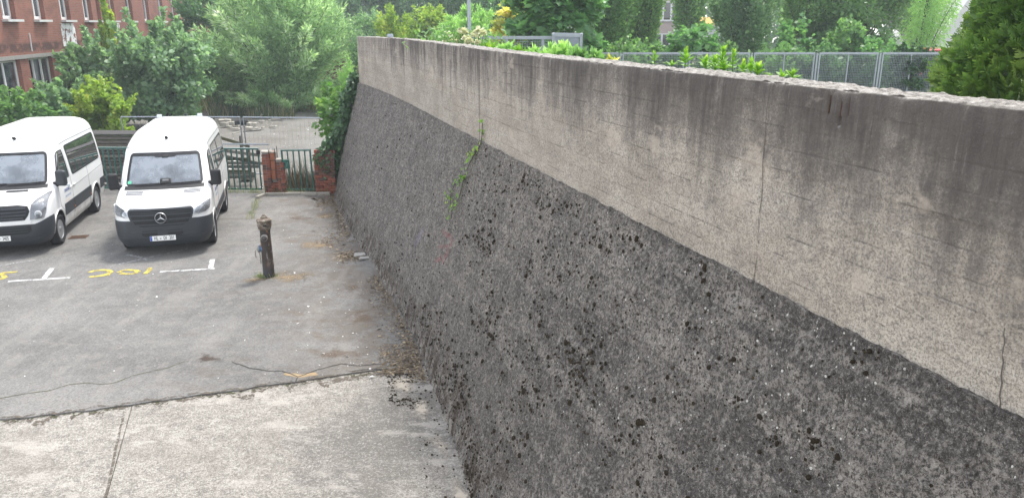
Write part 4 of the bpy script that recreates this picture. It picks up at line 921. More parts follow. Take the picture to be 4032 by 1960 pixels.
    if True:                                           # fleet lettering on the driver's door (blurred beyond reading in the photo: three short lines)
        for txt, x, z, sz, m in (('DIAKONIE', -.75, 1.12, .105, plain('navy_print', (.10, .14, .33), .5)), ('nord nord ost', -.80, .99, .095, plain('pale_blue_print', (.36, .41, .55), .5)), ('___________', -.74, .91, .085, plain('orange_print', (.75, .38, .22), .5))):
            y = S.sy(x, z); o = link('lettering', text_mesh(txt, sz, m, .0006, .8), van)
            o.matrix_local = Matrix.Translation((x, y + .008, z)) @ Matrix(((-1, 0, 0, 0), (0, 0, 1, 0), (0, 1, 0, 0), (0, 0, 0, 1)))
    MB().box((-1.6, 0, .32), (4.6, 1.5, .12)).build('underbody', BLACKP, van)
    # roof: shark-foot aerial, marker lamps
    a = link('aerial', None, van, (-1.03 if A else -1.0, 0, S_top(S, -1.03)))
    box_part('aerial_foot', BLACKP, a, (0, 0, .02), (.15, .07, .06), (0, R(-20), 0), .025, 3); MB().tube([(-.03, 0, .04), (-.16, 0, .25)], .004, 5).build('aerial_rod', BLACKP, a)
    if A:
        for y in (-.5, .5): box_part('roof_lamp', WARNLAMP, van, (-3.55, y, 2.575), (.10, .12, .075), None, .02, 2)
        box_part('roof_vent', BLACKP, van, (-3.6, .15, 2.585), (.1, .06, .06), None, .015, 2)
    patch_rear(S, van)
    return van
def S_top(S, x):
    z = [z for z in np.linspace(2.0, 2.56, 80) if S.fx(0, z) >= x]; return max(z) if z else 2.3
def wrap(S, xcut, z0, ztop, off, van, nz=9):
    """the front bumper cover: runs round the nose from arch to arch"""
    V, F = [], []; na = 40; out = []
    for o in (off, -.02):
        for i in range(nz):
            row = []
            for j in range(na + 1):
                t = -1 + 2 * j / na; zt = ztop(t); z = z0 + (zt - z0) * i / (nz - 1); w = S.at('w', z)
                # along the plan curve: first part flank, then nose
                y = w * math.sin(t * PI / 2 * .985)
                x = S.fx(y, z); ee = abs(t)
                if ee > .82: x = x + (xcut - x) * ((ee - .82) / .18); y = math.copysign(S.sy(x, z), t)
                p = Vector((x, y, z)); nr = Vector((max(0.0, x - .1) ** 1.0 * (1 - ee ** 3), y * (.3 + ee), 0)); nr = nr.normalized() if nr.length > 1e-6 else Vector((1, 0, 0))
                fade = o * (.35 + .65 * min(1, i / 2, (nz - 1 - i) / 1.5 + .3)) if o > 0 else o
                V.append(p + nr * fade)
    m = na + 1; B = nz * m
    for i in range(nz - 1):
        for j in range(na): F.append((i * m + j, i * m + j + 1, (i + 1) * m + j + 1, (i + 1) * m + j))
    for j in range(na): F += [(j, B + j, B + j + 1, j + 1), ((nz - 1) * m + j, (nz - 1) * m + j + 1, B + (nz - 1) * m + j + 1, B + (nz - 1) * m + j)]
    b = MB(); b.v = [tuple(v) for v in V]; b.f = F; b.build('front_bumper', DARKP, van, 40)
def wrap_lip(S, van, z0, z1, off, yl=.86):
    patch(S, 'n', [(z0, -yl, yl), ((z0 + z1) / 2, -yl, yl), (z1, -yl, yl)], off + .006, 22, .03).build('bumper_ledge', DARKP, van, 50)
def patch_rear(S, van):
    box_part('rear_bumper', DARKP, van, (-4.25, 0, .46), (.10, 1.84, .22), None, .03, 2); box_part('rear_window', DKGLASS, van, (-4.235, 0, 1.72), (.012, 1.5, .62), None, .002)
make_van((-7.87, 16.97), R(15.5), 'a', 'newer white minibus with a ringed star emblem and plate HL DI 201, nearer the hydrant')
make_van((-11.39, 16.85), R(14.5), 'b', 'older white minibus with upright headlights and plate ending VD 3405, at the left edge')
# ------------------------------------------------------------------ hydrant
def hydrant():
    h = thing('pillar_hydrant', 'rusty black pillar hydrant with peeling paint standing alone on the yard', 'hydrant', onz(1060, 1088), R(8))
    t = NT('peeling_hydrant_paint'); p = t.xyz()
    f = t.noise(7, 6, .75, t.scale(1, 1, .22)); g = t.noise(16, 5, .7, t.scale(1, 1, .35)); k = t.noise(30, 4)
    c = t.ramp(t.noise(5, 5, .7, t.scale(1, 1, .3)), [(.35, (.030, .027, .026)), (.55, (.075, .05, .036)), (.7, (.14, .075, .035))])
    c = t.mix(t.math('MULTIPLY', t.ss(f, .53, .57), t.ss(p[2], .15, .5)), c, (.27, .25, .225)); c = t.mix(t.ss(g, .57, .63), c, (.24, .115, .05)); c = t.mix(t.math('MULTIPLY', t.ss(p[2], .42, .05), .85), c, (.035, .04, .05))
    t.bsdf(c, .75, t.bump(k, .6, .01)); body = t.m
    t = NT('hydrant_cap_rust'); c = t.ramp(t.noise(12, 6, .75), [(.38, (.075, .05, .036)), (.5, (.15, .115, .085)), (.6, (.27, .235, .19))]); t.bsdf(c, .8, t.bump(t.noise(40), .6, .008)); cap = t.m
    MB().lathe([(.112, -.02), (.112, .12), (.108, .5), (.104, .9), (.103, .985)], 28).build('column', body, h, smooth=40)
    hd = MB().lathe([(.104, .985), (.125, 1.0), (.132, 1.03), (.128, 1.05), (.140, 1.065), (.142, 1.16), (.150, 1.165), (.152, 1.185), (.13, 1.205), (.07, 1.222), (.068, 1.245), (.05, 1.252), (.048, 1.262), (.03, 1.268), (.028, 1.285), (.001, 1.292)], 32).build('head', cap, h, smooth=35)
    MB().box((.03, -.136, 1.09), (.07, .02, .035)).build('vent_slot', BLACKP, hd)
    pale = plain('pale_cap', (.30, .29, .26), .5, var=.25); blue = plain('blue_cap_ring', (.12, .20, .32), .5)
    M = Matrix.Translation((.005, -.10, .86)) @ Matrix.Rotation(R(96), 4, 'X')
    a = MB().lathe([(.05, -.03), (.05, .05), (.066, .052), (.066, .085), (.05, .095)], 24, M).build('upper_outlet', pale, h, smooth=35); MB().lathe([(.058, .086), (.05, .115), (.02, .125), (.018, .145), (.001, .147)], 20, M).build('outlet_cap', plain('dark_cap', (.06, .05, .048), .5, var=.3), a, smooth=35)
    M = Matrix.Translation((-.10, -.03, .60)) @ Matrix.Rotation(R(-92), 4, 'Y') @ Matrix.Rotation(R(0), 4, 'X')
    a = MB().lathe([(.05, -.04), (.05, .012), (.07, .014), (.07, .03)], 28, M).build('side_outlet', blue, h, smooth=35); MB().lathe([(.078, .031), (.078, .055), (.066, .066), (.026, .07), (.024, .088), (.001, .09)], 28, M).build('outlet_cap', pale, a, smooth=35)
    def chain(pts, nm):
        c = link(nm, None, h); L = [Vector(p) for p in pts]; lk = MB().tube([(.012 * math.cos(2 * PI * k / 12), 0, .022 * math.sin(2 * PI * k / 12)) for k in range(13)], .0035, 5, False).mesh('chain_link', plain('chain_iron', (.08, .07, .065), .6, .5), 60); n = 0
        for p, q in zip(L[:-1], L[1:]):
            k = max(1, round((q - p).length / .034))
            for i in range(k):
                o = link('chain_link', lk, c, p + (q - p) * (i + .5) / k); d = (q - p).normalized(); o.rotation_euler = (d.to_track_quat('Z', 'Y') @ Euler((0, 0, (n % 2) * PI / 2)).to_quaternion()).to_euler(); n += 1
    chain([(-.21, -.05, .56), (-.215, -.06, .47), (-.20, -.06, .43)], 'chain'); chain([(-.13, -.06, .52), (-.12, -.07, .42), (-.118, -.075, .30)], 'chain')
    MB().lathe([(.016, 0), (.016, .02), (.001, .022)], 10, Matrix.Translation((.105, -.02, .26)) @ Matrix.Rotation(R(90), 4, 'Y')).build('bolt', cap, h)
hydrant()

# ------------------------------------------------------------------ gate line: piers, gates, kerb
BRICKC = []
def brick_mat(name, cols):
    t = NT(name); oi = t.n.new('ShaderNodeObjectInfo'); c = t.ramp(oi.outputs['Random'], [(i / (len(cols) - 1), c) for i, c in enumerate(cols)])
    c = t.mix(t.ss(t.noise(14, 5, .7), .45, .7, 0, .55), c, (.10, .065, .05)); c = t.mix(t.ss(t.noise(5, 4), .62, .75, 0, .4), c, (.36, .27, .22))
    t.bsdf(c, .92, t.bump(t.noise(60, 4), .6, .006), spec=.2); return t.m
REDB = brick_mat('red_brick', [(.24, .075, .045), (.30, .10, .06), (.20, .065, .045), (.34, .13, .085), (.26, .085, .05)])
DARKB = brick_mat('dark_brick', [(.11, .065, .055), (.16, .075, .055), (.085, .06, .055), (.20, .085, .06)])
MORTAR = plain('mortar', (.27, .245, .215), .95, var=.3, scale=18, bump=.8)
def brick_meshes(mat, dims):
    out = []
    for i in range(4):
        bm = bmesh.new(); bmesh.ops.create_cube(bm, size=1); r = random.Random(i + 40)
        for v in bm.verts: v.co = Vector((v.co.x * dims[0], v.co.y * dims[1], v.co.z * dims[2])) + Vector((r.uniform(-.004, .004), r.uniform(-.006, .003), r.uniform(-.003, .003)))
        bmesh.ops.bevel(bm, geom=bm.edges[:], offset=.004, segments=1, affect='EDGES'); me = bpy.data.meshes.new('brick'); bm.to_mesh(me); bm.free(); me.materials.append(mat); out.append(me)
    return out
STRETCH, HALFB, DSTRETCH, DHALF = brick_meshes(REDB, (.235, .11, .068)), brick_meshes(REDB, (.112, .11, .068)), brick_meshes(DARKB, (.235, .11, .068)), brick_meshes(DARKB, (.112, .11, .068))
br = random.Random(8)
def courses(parent, x0, x1, z0, z1, y, dark=lambda x, z: False, skip=0.0, soldier=False):
    """bricks laid course by course between x0 and x1; the joints stay recessed"""
    z = z0 + .036; k = 0
    while z < z1 - .02:
        x = x0; first = k % 2
        while x < x1 - .04:
            L = .112 if (first and x == x0) or x + .235 > x1 + .02 else .235
            L = min(L, .235); c = x + L / 2
            if br.random() >= skip:
                me = (DHALF if L < .2 else DSTRETCH) if dark(c, z) else (HALFB if L < .2 else STRETCH)
                link('brick', me[br.randrange(4)], parent, (c, y + br.uniform(-.008, .006), z), (br.uniform(-.015, .015), br.uniform(-.012, .012), br.uniform(-.02, .02)))
            x += L + .011
        z += .079; k += 1
GY = 22.62
pier = thing('gate_pier', 'broken red brick gate pier with a hollow core, between the two green gates', 'gate pier', (-7.17, GY, GROUND))
# local x across the opening
MB().box((-.19, .06, .62), (.17, .26, 1.24)).box((.205, .06, .50), (.15, .26, 1.0)).box((0, .12, .40), (.50, .14, .8)).box((-.02, .13, 1.0), (.20, .10, .40)).build('mortar_core', MORTAR, pier)
courses(pier, -.29, -.10, 0, 1.24, -.03, lambda x, z: br.random() < .25, .04); courses(pier, .12, .29, 0, 1.0, -.03, lambda x, z: br.random() < .3, .03)
courses(pier, -.085, .11, 0, .36, -.02, lambda x, z: br.random() < .3, .0)
clay = plain('hollow_clay_block', (.42, .16, .085), .9, var=.25, scale=10)
for k in range(3):
    z = .43 + .29 * k; b = link('hollow_block', MB().box((0, .02, 0), (.125, .10, .26)).mesh('hollow_block', clay), pier, (.0, .0, z + .12))
    for j in range(7): MB().box((0, -.034, -.105 + .035 * j), (.10, .012, .018)).build('block_rib', clay, b)
for c, d, r_ in (((-.2, -.02, 1.255), (.20, .20, .05), .1), ((.0, .03, 1.235), (.16, .16, .05), -.1), ((.2, 0, 1.02), (.17, .19, .045), .05)): box_part('mortar_cap', plain('lime_mortar', (.40, .36, .31), .95, var=.35, scale=14), pier, c, d, (r_, .06, r_ * 2), .012)
for p in (((-.075, -.04, .36), (-.085, -.04, 1.30)), ((.105, -.04, .36), (.10, -.04, 1.34)), ((.13, .10, .9), (.125, .10, 1.40))): MB().bar(p[0], p[1], .03, .012).build('steel_strap', plain('rusty_strap', (.07, .05, .045), .7, .3, var=.3), pier)
gw = thing('brick_garden_wall', 'short red brick wall end between the small gate and the ivy', 'wall', (-5.62, GY, GROUND))
MB().box((.02, .07, .63), (.56, .20, 1.25)).build('mortar_core', MORTAR, gw)
courses(gw, -.29, .32, 0, 1.17, -.03, lambda x, z: x > -.16 and z > .55 or br.random() < .2)
for k in range(8): link('coping_brick', DSTRETCH[k % 4] if k % 3 else STRETCH[k % 4], gw, (-.24 + k * .08, .02, 1.25 + br.uniform(-.006, .006)), (0, PI / 2 * 0 + br.uniform(-.05, .05), PI / 2)).scale = (.9, .62, 1.3)
GREEN = NT('green_gate_paint'); _c = GREEN.ramp(GREEN.noise(9, 6, .75, GREEN.scale(1, 1, .3)), [(.3, (.018, .075, .062)), (.55, (.028, .11, .09)), (.68, (.05, .15, .125)), (.74, (.10, .06, .04))]); GREEN.bsdf(_c, .55); GREEN = GREEN.m
GALV = plain('galvanised_steel', (.33, .36, .40), .42, .75, var=.18, scale=12)
def small_gate():
    g = thing('small_gate', 'narrow green bar gate with a square lock box between two brick piers', 'gate', (-6.44, GY + .02, GROUND), R(0))
    W, H = .86, 1.28
    MB().bar((-W / 2, 0, .06), (-W / 2 - .01, 0, H), .045).bar((W / 2, 0, .06), (W / 2 - .02, 0, H), .045).bar((-W / 2 - .03, 0, H), (W / 2, 0, H + .01), .05, .04).bar((-W / 2, 0, .10), (W / 2, 0, .10), .05, .035).build('gate_frame', GREEN, g)
    for k in range(1, 5):
        x = -W / 2 + W * k / 5; MB().bar((x, -.004, .10), (x - .012, -.004, H), .034).build('gate_bar', GREEN, g)
    lb = box_part('lock_box', plain('lock_box_green', (.012, .10, .075), .5, var=.2), g, (-.33, -.05, .88), (.22, .07, .27), None, .008); MB().lathe([(.022, 0), (.022, .03), (.001, .034)], 14, Matrix.Translation((-.03, -.035, .02)) @ Matrix.Rotation(R(90), 4, 'X')).build('lock_cylinder', BLACKP, lb); MB().box((.05, -.045, 0), (.012, .02, .14), (0, R(14), 0)).build('handle', plain('pale_green', (.14, .30, .25), .5), lb)
small_gate()
dg_ = thing('driveway_gate', 'long green vertical bar gate running behind the two minibuses', 'gate', (-10.35, GY + .30, GROUND), R(-2.2))
MB().bar((-2.75, 0, 1.30), (2.72, 0, 1.30), .04, .05).bar((-2.75, 0, .07), (2.72, 0, .07), .05, .05).build('gate_rail', GREEN, dg_); MB().box((0, -.005, 1.326), (5.46, .05, .006)).build('rail_top', plain('pale_green_top', (.30, .40, .38), .5), dg_)  # thin strip of paler green along the top of the rail
for k in range(34):
    x = -2.72 + k * .1648; MB().bar((x, 0, .06), (x - .01, 0, 1.30), .036).build('gate_bar', GREEN, dg_)
MB().box((2.72, -.02, 1.20), (.10, .06, .12)).build('hinge', BLACKP, dg_)
kb = plain('kerb_concrete', (.36, .335, .29), .95, var=.25, scale=9, bump=.6)
ks = tag(link('kerb', None), kind='structure')
pts = gp((1012, 783), (1045, 770), (1120, 769), (1185, 768), (1250, 768), (1300, 767))
for k, (a, b) in enumerate(zip(pts[:-1], pts[1:])):
    a2, b2 = a + (b - a) * .012, b - (b - a) * .012; MB().bar(a2 + Vector((0, 0, .01)), b2 + Vector((0, 0, .01)), .10, .15).build('kerb_stone', kb, ks, bevel=.012)

# ------------------------------------------------------------------ site fence panels, broken timber
def site_panel(label, x0, y0, x1, y1, lean=0.0):
    L = math.hypot(x1 - x0, y1 - y0); g = thing('site_fence_panel', label, 'fence panel', ((x0 + x1) / 2, (y0 + y1) / 2, GROUND), math.atan2(y1 - y0, x1 - x0), 'galvanised site fence panels behind the gates')
    b = MB(); b.tube([(-L / 2, 0, .1), (-L / 2, 0, 2.0)], .021, 8).tube([(L / 2, 0, .1), (L / 2, 0, 2.0)], .021, 8).tube([(-L / 2, 0, 2.0), (L / 2, 0, 2.0)], .021, 8).tube([(-L / 2, 0, .15), (L / 2, 0, .15)], .016, 8).tube([(-L / 2, 0, 1.0), (L / 2, 0, 1.0)], .006, 6); b.build('panel_frame', GALV, g, 50)
    w = MB(); n = int(L / .14)
    for k in range(1, n): w.bar((-L / 2 + L * k / n, .004, .15), (-L / 2 + L * k / n, .004, 2.0), .0028)
    for k in range(1, 8): w.bar((-L / 2, -.002, .15 + 1.85 * k / 8), (L / 2, -.002, .15 + 1.85 * k / 8), .0025)
    tag(w.build('wire_mesh', GALV, g), kind='stuff')
    for x in (-L / 2, L / 2): box_part('concrete_foot', kb, g, (x, 0, .06), (.25, .62, .13), None, .02)
a = aty(962, 508, 24.9); b_ = aty(1390, 501, 24.6)
site_panel('wire mesh site fence panel beside the ivy, behind the small gate', a.x, 24.9, b_.x, 24.6)
a = aty(484, 515, 25.0); b_ = aty(949, 510, 24.95); site_panel('wire mesh site fence panel seen past the newer minibus, behind the driveway gate', a.x, 25.0, b_.x, 24.95)
OLDW = plain('weathered_timber', (.11, .10, .085), .92, var=.5, scale=5, bump=.6); OLDW2 = plain('grey_timber', (.17, .155, .13), .92, var=.4, scale=6, bump=.5); GREENW = plain('algae_timber', (.095, .09, .05), .92, var=.4, scale=6)
rail = thing('barrier_rail', 'flat galvanised rail lying along the top of the driveway gate', 'rail', (-8.35, GY + .42, GROUND + 1.40)); MB().bar((-1.3, 0, .02), (.98, .02, .0), .05, .04).build('rail_bar', GALV, rail)
bf = thing('timber_stack', 'dark stack of old horizontal boards behind the driveway gate, between the minibuses', 'timber stack', (-12.0, 24.1, GROUND), R(-2))
for k in range(13):
    z = .08 + .115 * k + br.uniform(-.012, .012); L = 4.4 + br.uniform(-.3, .3)
    box_part('board', (OLDW, OLDW2, OLDW)[k % 3], bf, (br.uniform(-.1, .1), br.uniform(-.05, .05), z), (L, .30 + br.uniform(-.05, .05), .085), (br.uniform(-.05, .05), br.uniform(-.008, .008), br.uniform(-.012, .012)), .006)
box_part('lid_board', plain('grey_felt', (.055, .052, .05), .9, var=.3), bf, (0, .05, 1.60), (4.4, .40, .04), (R(10), 0, 0), .006)
wp = thing('broken_wooden_fence', 'broken slatted wooden fence section leaning behind the driveway gate near the brick pier', 'wooden fence', (-8.75, 24.15, GROUND), R(3))
for x, z0, z1 in ((-.72, 0, 1.35), (.10, 0, 1.50), (.34, 0, 1.2)): MB().bar((x, .05, z0), (x + .02, .05, z1), .07, .05).build('fence_post', OLDW, wp)
for k, (za, zb, xa, xb) in enumerate(((1.62, 1.18, -1.0, .35), (1.12, .88, -1.0, .70), (1.0, .62, -1.0, .62), (.78, .76, -1.0, .40), (.66, .62, -.9, .78), (.52, .52, -1.0, .66), (.40, .36, -1.0, .30), (.30, .30, -1.0, .52), (.18, .20, -1.0, .46))):
    MB().bar((xa, -.01, za), (xb, -.01, zb), .022, .095).build('fence_slat', (GREENW, OLDW2, OLDW)[k % 3], wp)

# ------------------------------------------------------------------ rubble heap, pipe, planks
BLOCKM = plain('pale_concrete_block', (.42, .39, .34), .95, var=.2, scale=6, bump=.6)
k = 0
for (u, v, w, h, d) in ((873, 482, .30, .16, .3), (897, 482, .34, .17, .3), (884, 497, .36, .20, .3), (912, 493, .46, .18, .35), (905, 503, .22, .10, .2), (940, 498, .12, .08, .2), (972, 485, .18, .14, .2), (985, 496, .25, .18, .25), (1003, 493, .2, .13, .2), (981, 507, .34, .10, .25), (1010, 508, .2, .09, .2),
                    (1035, 506, .16, .08, .15), (1075, 500, .42, .06, .2), (1085, 470, .5, .10, .3), (1062, 478, .16, .10, .15), (928, 508, .4, .07, .25), (1030, 480, .3, .09, .2), (950, 503, .14, .06, .14)):
    p = onz(u, v); o = MB().box((0, 0, h / 2 - .01), (w, d, h), None, .94).build('concrete_block', BLOCKM, None, None, p, (br.uniform(-.12, .12), br.uniform(-.12, .12), br.uniform(-.6, .6)), .02)
    tag(o, 'pale broken concrete block dumped in the rubble heap in front of the reeds', 'concrete block', 'concrete blocks in the rubble heap')
o = MB().tube([onz(927, 493) + Vector((0, 0, .12)), onz(978, 492) + Vector((0, 0, .12))], .14, 14).build('black_pipe', BLACKP, None, 40); tag(o, 'short black plastic pipe lying among the pale concrete blocks', 'pipe')
for i, (u0, v0, u1, v1, lab) in enumerate(((845, 474, 905, 470, 'long pale plank lying behind the heap of concrete blocks, nearest the white roof'), (858, 463, 900, 471, 'weathered plank lying across another at the back of the rubble'), (1026, 461, 1047, 450, 'short bleached stick lying at the edge of the reeds'), (1153, 446, 1178, 431, 'bleached plank propped up at the foot of the willow'),
                                       (1085, 450, 1125, 445, 'thin bleached plank lying on mossy ground in front of the willow'), (1100, 468, 1118, 473, 'dark short plank on the edge of the mossy rubble'), (915, 532, 955, 525, 'white lath lying on the lot behind the site fence'), (958, 524, 1030, 521, 'thin dark lath lying on the lot behind the long site fence panel'))):
    a, b = onz(u0, v0) + Vector((0, 0, .05)), onz(u1, v1) + Vector((0, 0, .10 + .05 * (i == 3) * 6)); tag(MB().bar(a, b, .10 if i < 6 else .05, .05).build('plank', (BLOCKM, OLDW2, BLOCKM, BLOCKM, OLDW2, OLDW, BLOCKM, OLDW)[i]), lab, 'plank')
# slab scraps by the wall foot
SLABM = plain('slab_scrap', (.34, .33, .31), .9, var=.2, scale=9)
for i, (u, v, w, d, lab) in enumerate(((1413, 1007, .30, .22, 'larger grey slab scrap lying by the foot of the sloping wall'), (1431, 1020, .26, .16, 'smaller thin grey slab scrap next to the wall foot, beside a larger one'))):
    tag(MB().prism([(-w / 2, -d / 2), (w * .45, -d * .4), (w / 2, d * .35), (-w * .2, d / 2)], 0, .03).build('slab_scrap', SLABM, None, None, onz(u, v) + Vector((0, 0, .012)), (.06 * (1 - i), .05, .5), .004), lab, 'slab')
# drain
dr = thing('drain_grate', 'rust brown drain grate set in the asphalt beside the older minibus', 'drain', onz(310, 934) + Vector((0, 0, .004)), R(12))
MB().box((0, 0, -.002), (.52, .34, .003)).build('drain_pit', BLACKP, dr); dr.scale = (.72, .72, 1); RB = plain('rusty_grate', (.13, .075, .048), .85, var=.4, scale=20)
MB().box((0, -.17, .006), (.54, .03, .014)).box((0, .17, .006), (.54, .03, .014)).box((-.255, 0, .006), (.03, .31, .014)).box((.255, 0, .006), (.03, .31, .014)).build('drain_frame', RB, dr)
for k in range(7): MB().bar((-.21 + .07 * k - .03, -.15, .006), (-.21 + .07 * k + .03, .15, .006), .022, .014).build('drain_bar', RB, dr)

# ------------------------------------------------------------------ brick building on the left
bw = ray(1435, 95); bw.z = 0; bw.normalize(); BA = math.atan2(bw.y, bw.x); BQ = 15.0            # facade line: BQ to the left of the eye, running away
def to_bld(P): return Vector((P.x * bw.x + P.y * bw.y, -P.x * bw.y + P.y * bw.x - BQ, P.z))       # local: x along facade, y behind it, z
def on_bld(u, v):
    r = ray(u, v); k = BQ / (-r.x * bw.y + r.y * bw.x); return to_bld(r * k)
def facade_mat():
    t = NT('old_red_brickwork'); p = t.xyz(); c2 = t.n.new('ShaderNodeCombineXYZ'); t.l(p[0], c2.inputs[0]); t.l(p[2], c2.inputs[1])
    b = t.n.new('ShaderNodeTexBrick'); t.l(c2.outputs[0], b.inputs['Vector']); b.inputs['Scale'].default_value = 1.0; b.inputs['Brick Width'].default_value = .25; b.inputs['Row Height'].default_value = .083; b.inputs['Mortar Size'].default_value = .012
    b.inputs['Color1'].default_value = (.30, .112, .076, 1); b.inputs['Color2'].default_value = (.215, .08, .056, 1); b.inputs['Mortar'].default_value = (.25, .17, .14, 1); b.inputs['Bias'].default_value = -.1
    c = t.mix(t.ss(t.noise(.9, 6, .7), .40, .66, 0, .75), b.outputs[0], (.34, .152, .108)); c = t.mix(t.ss(t.noise(.5, 5, .65, t.scale(.6, 1, 1.6)), .52, .70, 0, .6), c, (.13, .075, .064))
    band = t.math('MULTIPLY', t.ss(t.math('ABSOLUTE', t.math('ADD', p[2], 1.02)), .12, .26, 1, 0), t.ss(t.noise(1.2, 5, .7), .40, .52)); c = t.mix(t.math('MULTIPLY', band, .8), c, (.075, .048, .042))
    t.bsdf(t.mix(1.0, c, (.80, .80, .80), 'MULTIPLY'), .93, t.bump(b.outputs['Fac'], -.5, .01), spec=.15); return t.m
bld = thing('brick_building', 'derelict red brick building with rows of white framed windows behind the shrubs', 'building', (-bw.y * BQ, bw.x * BQ, 0), BA)
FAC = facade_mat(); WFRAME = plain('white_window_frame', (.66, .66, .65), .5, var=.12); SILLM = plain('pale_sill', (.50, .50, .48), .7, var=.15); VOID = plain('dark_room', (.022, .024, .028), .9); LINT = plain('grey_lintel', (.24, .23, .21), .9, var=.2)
CURT = plain('grey_curtain', (.27, .28, .30), .85, var=.2, scale=3); PANE = glass('old_window_glass', (.5, .55, .6), .12, .08)
ups = [on_bld(u, 78).x for u in (40, 159, 262, 351)]; step = (ups[3] - ups[0]) / 3
upx = [ups[0] - step] + [on_bld(u, 80).x for u in (40, 159, 262, 351, 393, 448, 515, 581, 638, 688, 730)]; upx += [upx[-1] + 4.0, upx[-1] + 8.0]; UW = [1.35] * 5 + [.62, .85] + [1.35] * 7; sill_z = on_bld(100, 77).z
low = [on_bld(u, 240) for u in (46, 165, 262)]; lowstep = 5.0
x0, x1 = 24.0, upx[-1] + 2.2; Wd = 1.35
lz0, lz1 = on_bld(170, 366).z, on_bld(100, 232).z
lowx = [(on_bld(-90, 240).x, on_bld(78, 240).x), (on_bld(113, 240).x, on_bld(206, 240).x), (on_bld(238, 240).x, on_bld(330, 240).x)]
last = lowx[-1][1]
while last < x1 - 5: lowx.append((last + 1.3, last + 4.6)); last += 4.6
# the wall as strips between the openings, 0.4 m thick
wm = MB()
def strip(xa, xb, za, zb): wm.box(((xa + xb) / 2, .2, (za + zb) / 2), (xb - xa, .4, zb - za))
strip(x0, x1, GROUND, lz0); strip(x0, x1, lz1, sill_z)
e = x0
for a, b in lowx:
    if a > e: strip(e, a, lz0, lz1)
    e = b
strip(e, x1, lz0, lz1)
e = x0
for x, w0 in zip(upx, UW): strip(e, x - w0 / 2, sill_z, sill_z + 2.1); e = x + w0 / 2
strip(e, x1, sill_z, sill_z + 2.1); strip(x0, x1, sill_z + 2.1, sill_z + 4.2)
wm.box((x0 + .2, 6.4, (GROUND + sill_z + 4.2) / 2), (.4, 12, sill_z + 4.2 - GROUND)).box((x1 - .2, 6.4, (GROUND + sill_z + 4.2) / 2), (.4, 12, sill_z + 4.2 - GROUND))
wm.build('building_wall', FAC, bld)
MB().box(((x0 + x1) / 2, 6.2, sill_z + 4.35), (x1 - x0 + .6, 13, .3)).build('roof', LINT, bld)
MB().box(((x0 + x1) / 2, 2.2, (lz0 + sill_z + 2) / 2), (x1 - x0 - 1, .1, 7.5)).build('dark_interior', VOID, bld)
MB().box(((x0 + x1) / 2, -.02, lz1 + .09), (x1 - x0 - .3, .10, .16)).build('lintel', LINT, bld)
def window(xa, xb, za, zb, lights, deep, curtain=None, open_at=()):
    w = link('window', None, bld, ((xa + xb) / 2, deep, 0)); W = xb - xa; f = MB(); t_ = .10
    f.box((0, 0, zb - t_ / 2), (W, .08, t_)).box((0, 0, za + t_ / 2 + .02), (W, .08, t_ + .04)).box((-W / 2 + t_ / 2, 0, (za + zb) / 2), (t_, .08, zb - za)).box((W / 2 - t_ / 2, 0, (za + zb) / 2), (t_, .08, zb - za))
    for k in range(1, lights): f.box((-W / 2 + W * k / lights, .001, (za + zb) / 2), (.09, .075, zb - za - .02))
    f.build('window_frame', WFRAME, w)
    for k in range(lights):
        if k in open_at: continue
        MB().box((-W / 2 + W * (k + .5) / lights, .01, (za + zb) / 2), (W / lights - .1, .012, zb - za - .2)).build('pane', PANE, w)
    if curtain: MB().box((-W / 2 + W * curtain[0], .16, (za + zb) / 2), (W * curtain[1], .03, zb - za - .15)).build('curtain', CURT, w)
    MB().box((.02, -deep - .03, za - .06), (W + .24, deep + .18, .10)).build('window_sill', SILLM, w)
for i, (x, w0) in enumerate(zip(upx, UW)): window(x - w0 / 2, x + w0 / 2, sill_z + .0, sill_z + 2.08, 2, .24, (.74, .44) if i % 3 != 2 else (.6, .5), (0,) if i % 2 else ())
for i, (a, b) in enumerate(lowx): window(a, b, lz0, lz1, 3, .22, (.62, .3), (0,) if i != 1 else (0, 1))
a, b = on_bld(112, 131), on_bld(123, 203); MB().bar((a.x, -.03, a.z), (b.x + .02, -.03, b.z), .05, .03).build('white_conduit', WFRAME, bld)
WHITEWASH = NT('flaking_whitewash'); _n = WHITEWASH.noise(2.2, 6, .7)
_b = WHITEWASH.bsdf((.66, .66, .65), .9); _t = WHITEWASH.n.new('ShaderNodeBsdfTransparent'); _m = WHITEWASH.n.new('ShaderNodeMixShader'); WHITEWASH.l(WHITEWASH.ss(_n, .44, .50), _m.inputs[0]); WHITEWASH.l(_t.outputs[0], _m.inputs[1]); WHITEWASH.l(_b.outputs[0], _m.inputs[2]); WHITEWASH.l(_m.outputs[0], WHITEWASH.out.inputs[0]); WHITEWASH = WHITEWASH.m
for (u0, v0, u1, v1) in ((236, 92, 305, 180), (396, 92, 478, 156)):
    a, b = on_bld(u0, v0), on_bld(u1, v1); MB().box(((a.x + b.x) / 2, -.006, (a.z + b.z) / 2), (abs(b.x - a.x), .006, abs(a.z - b.z))).build('whitewash_patch', WHITEWASH, bld)
# brick shed behind the shrubs
c = onz(806, 402); sh = thing('brick_shed', 'dark red brick shed corner half hidden between the shrubs and the willow', 'shed', (c.x - .7, c.y + 3.4, GROUND), R(10))
MB().box((0, 0, 1.5), (3.0, 3.4, 3.0)).build('shed_wall', plain('dark_shed_brick', (.12, .05, .038), .93, var=.45, scale=3), sh); MB().box((0, 0, 3.08), (3.3, 3.7, .14)).build('roof', LINT, sh); MB().box((.6, -1.72, 1.0), (.95, .06, 2.0)).build('door', plain('brown_door', (.13, .07, .045), .8), sh)
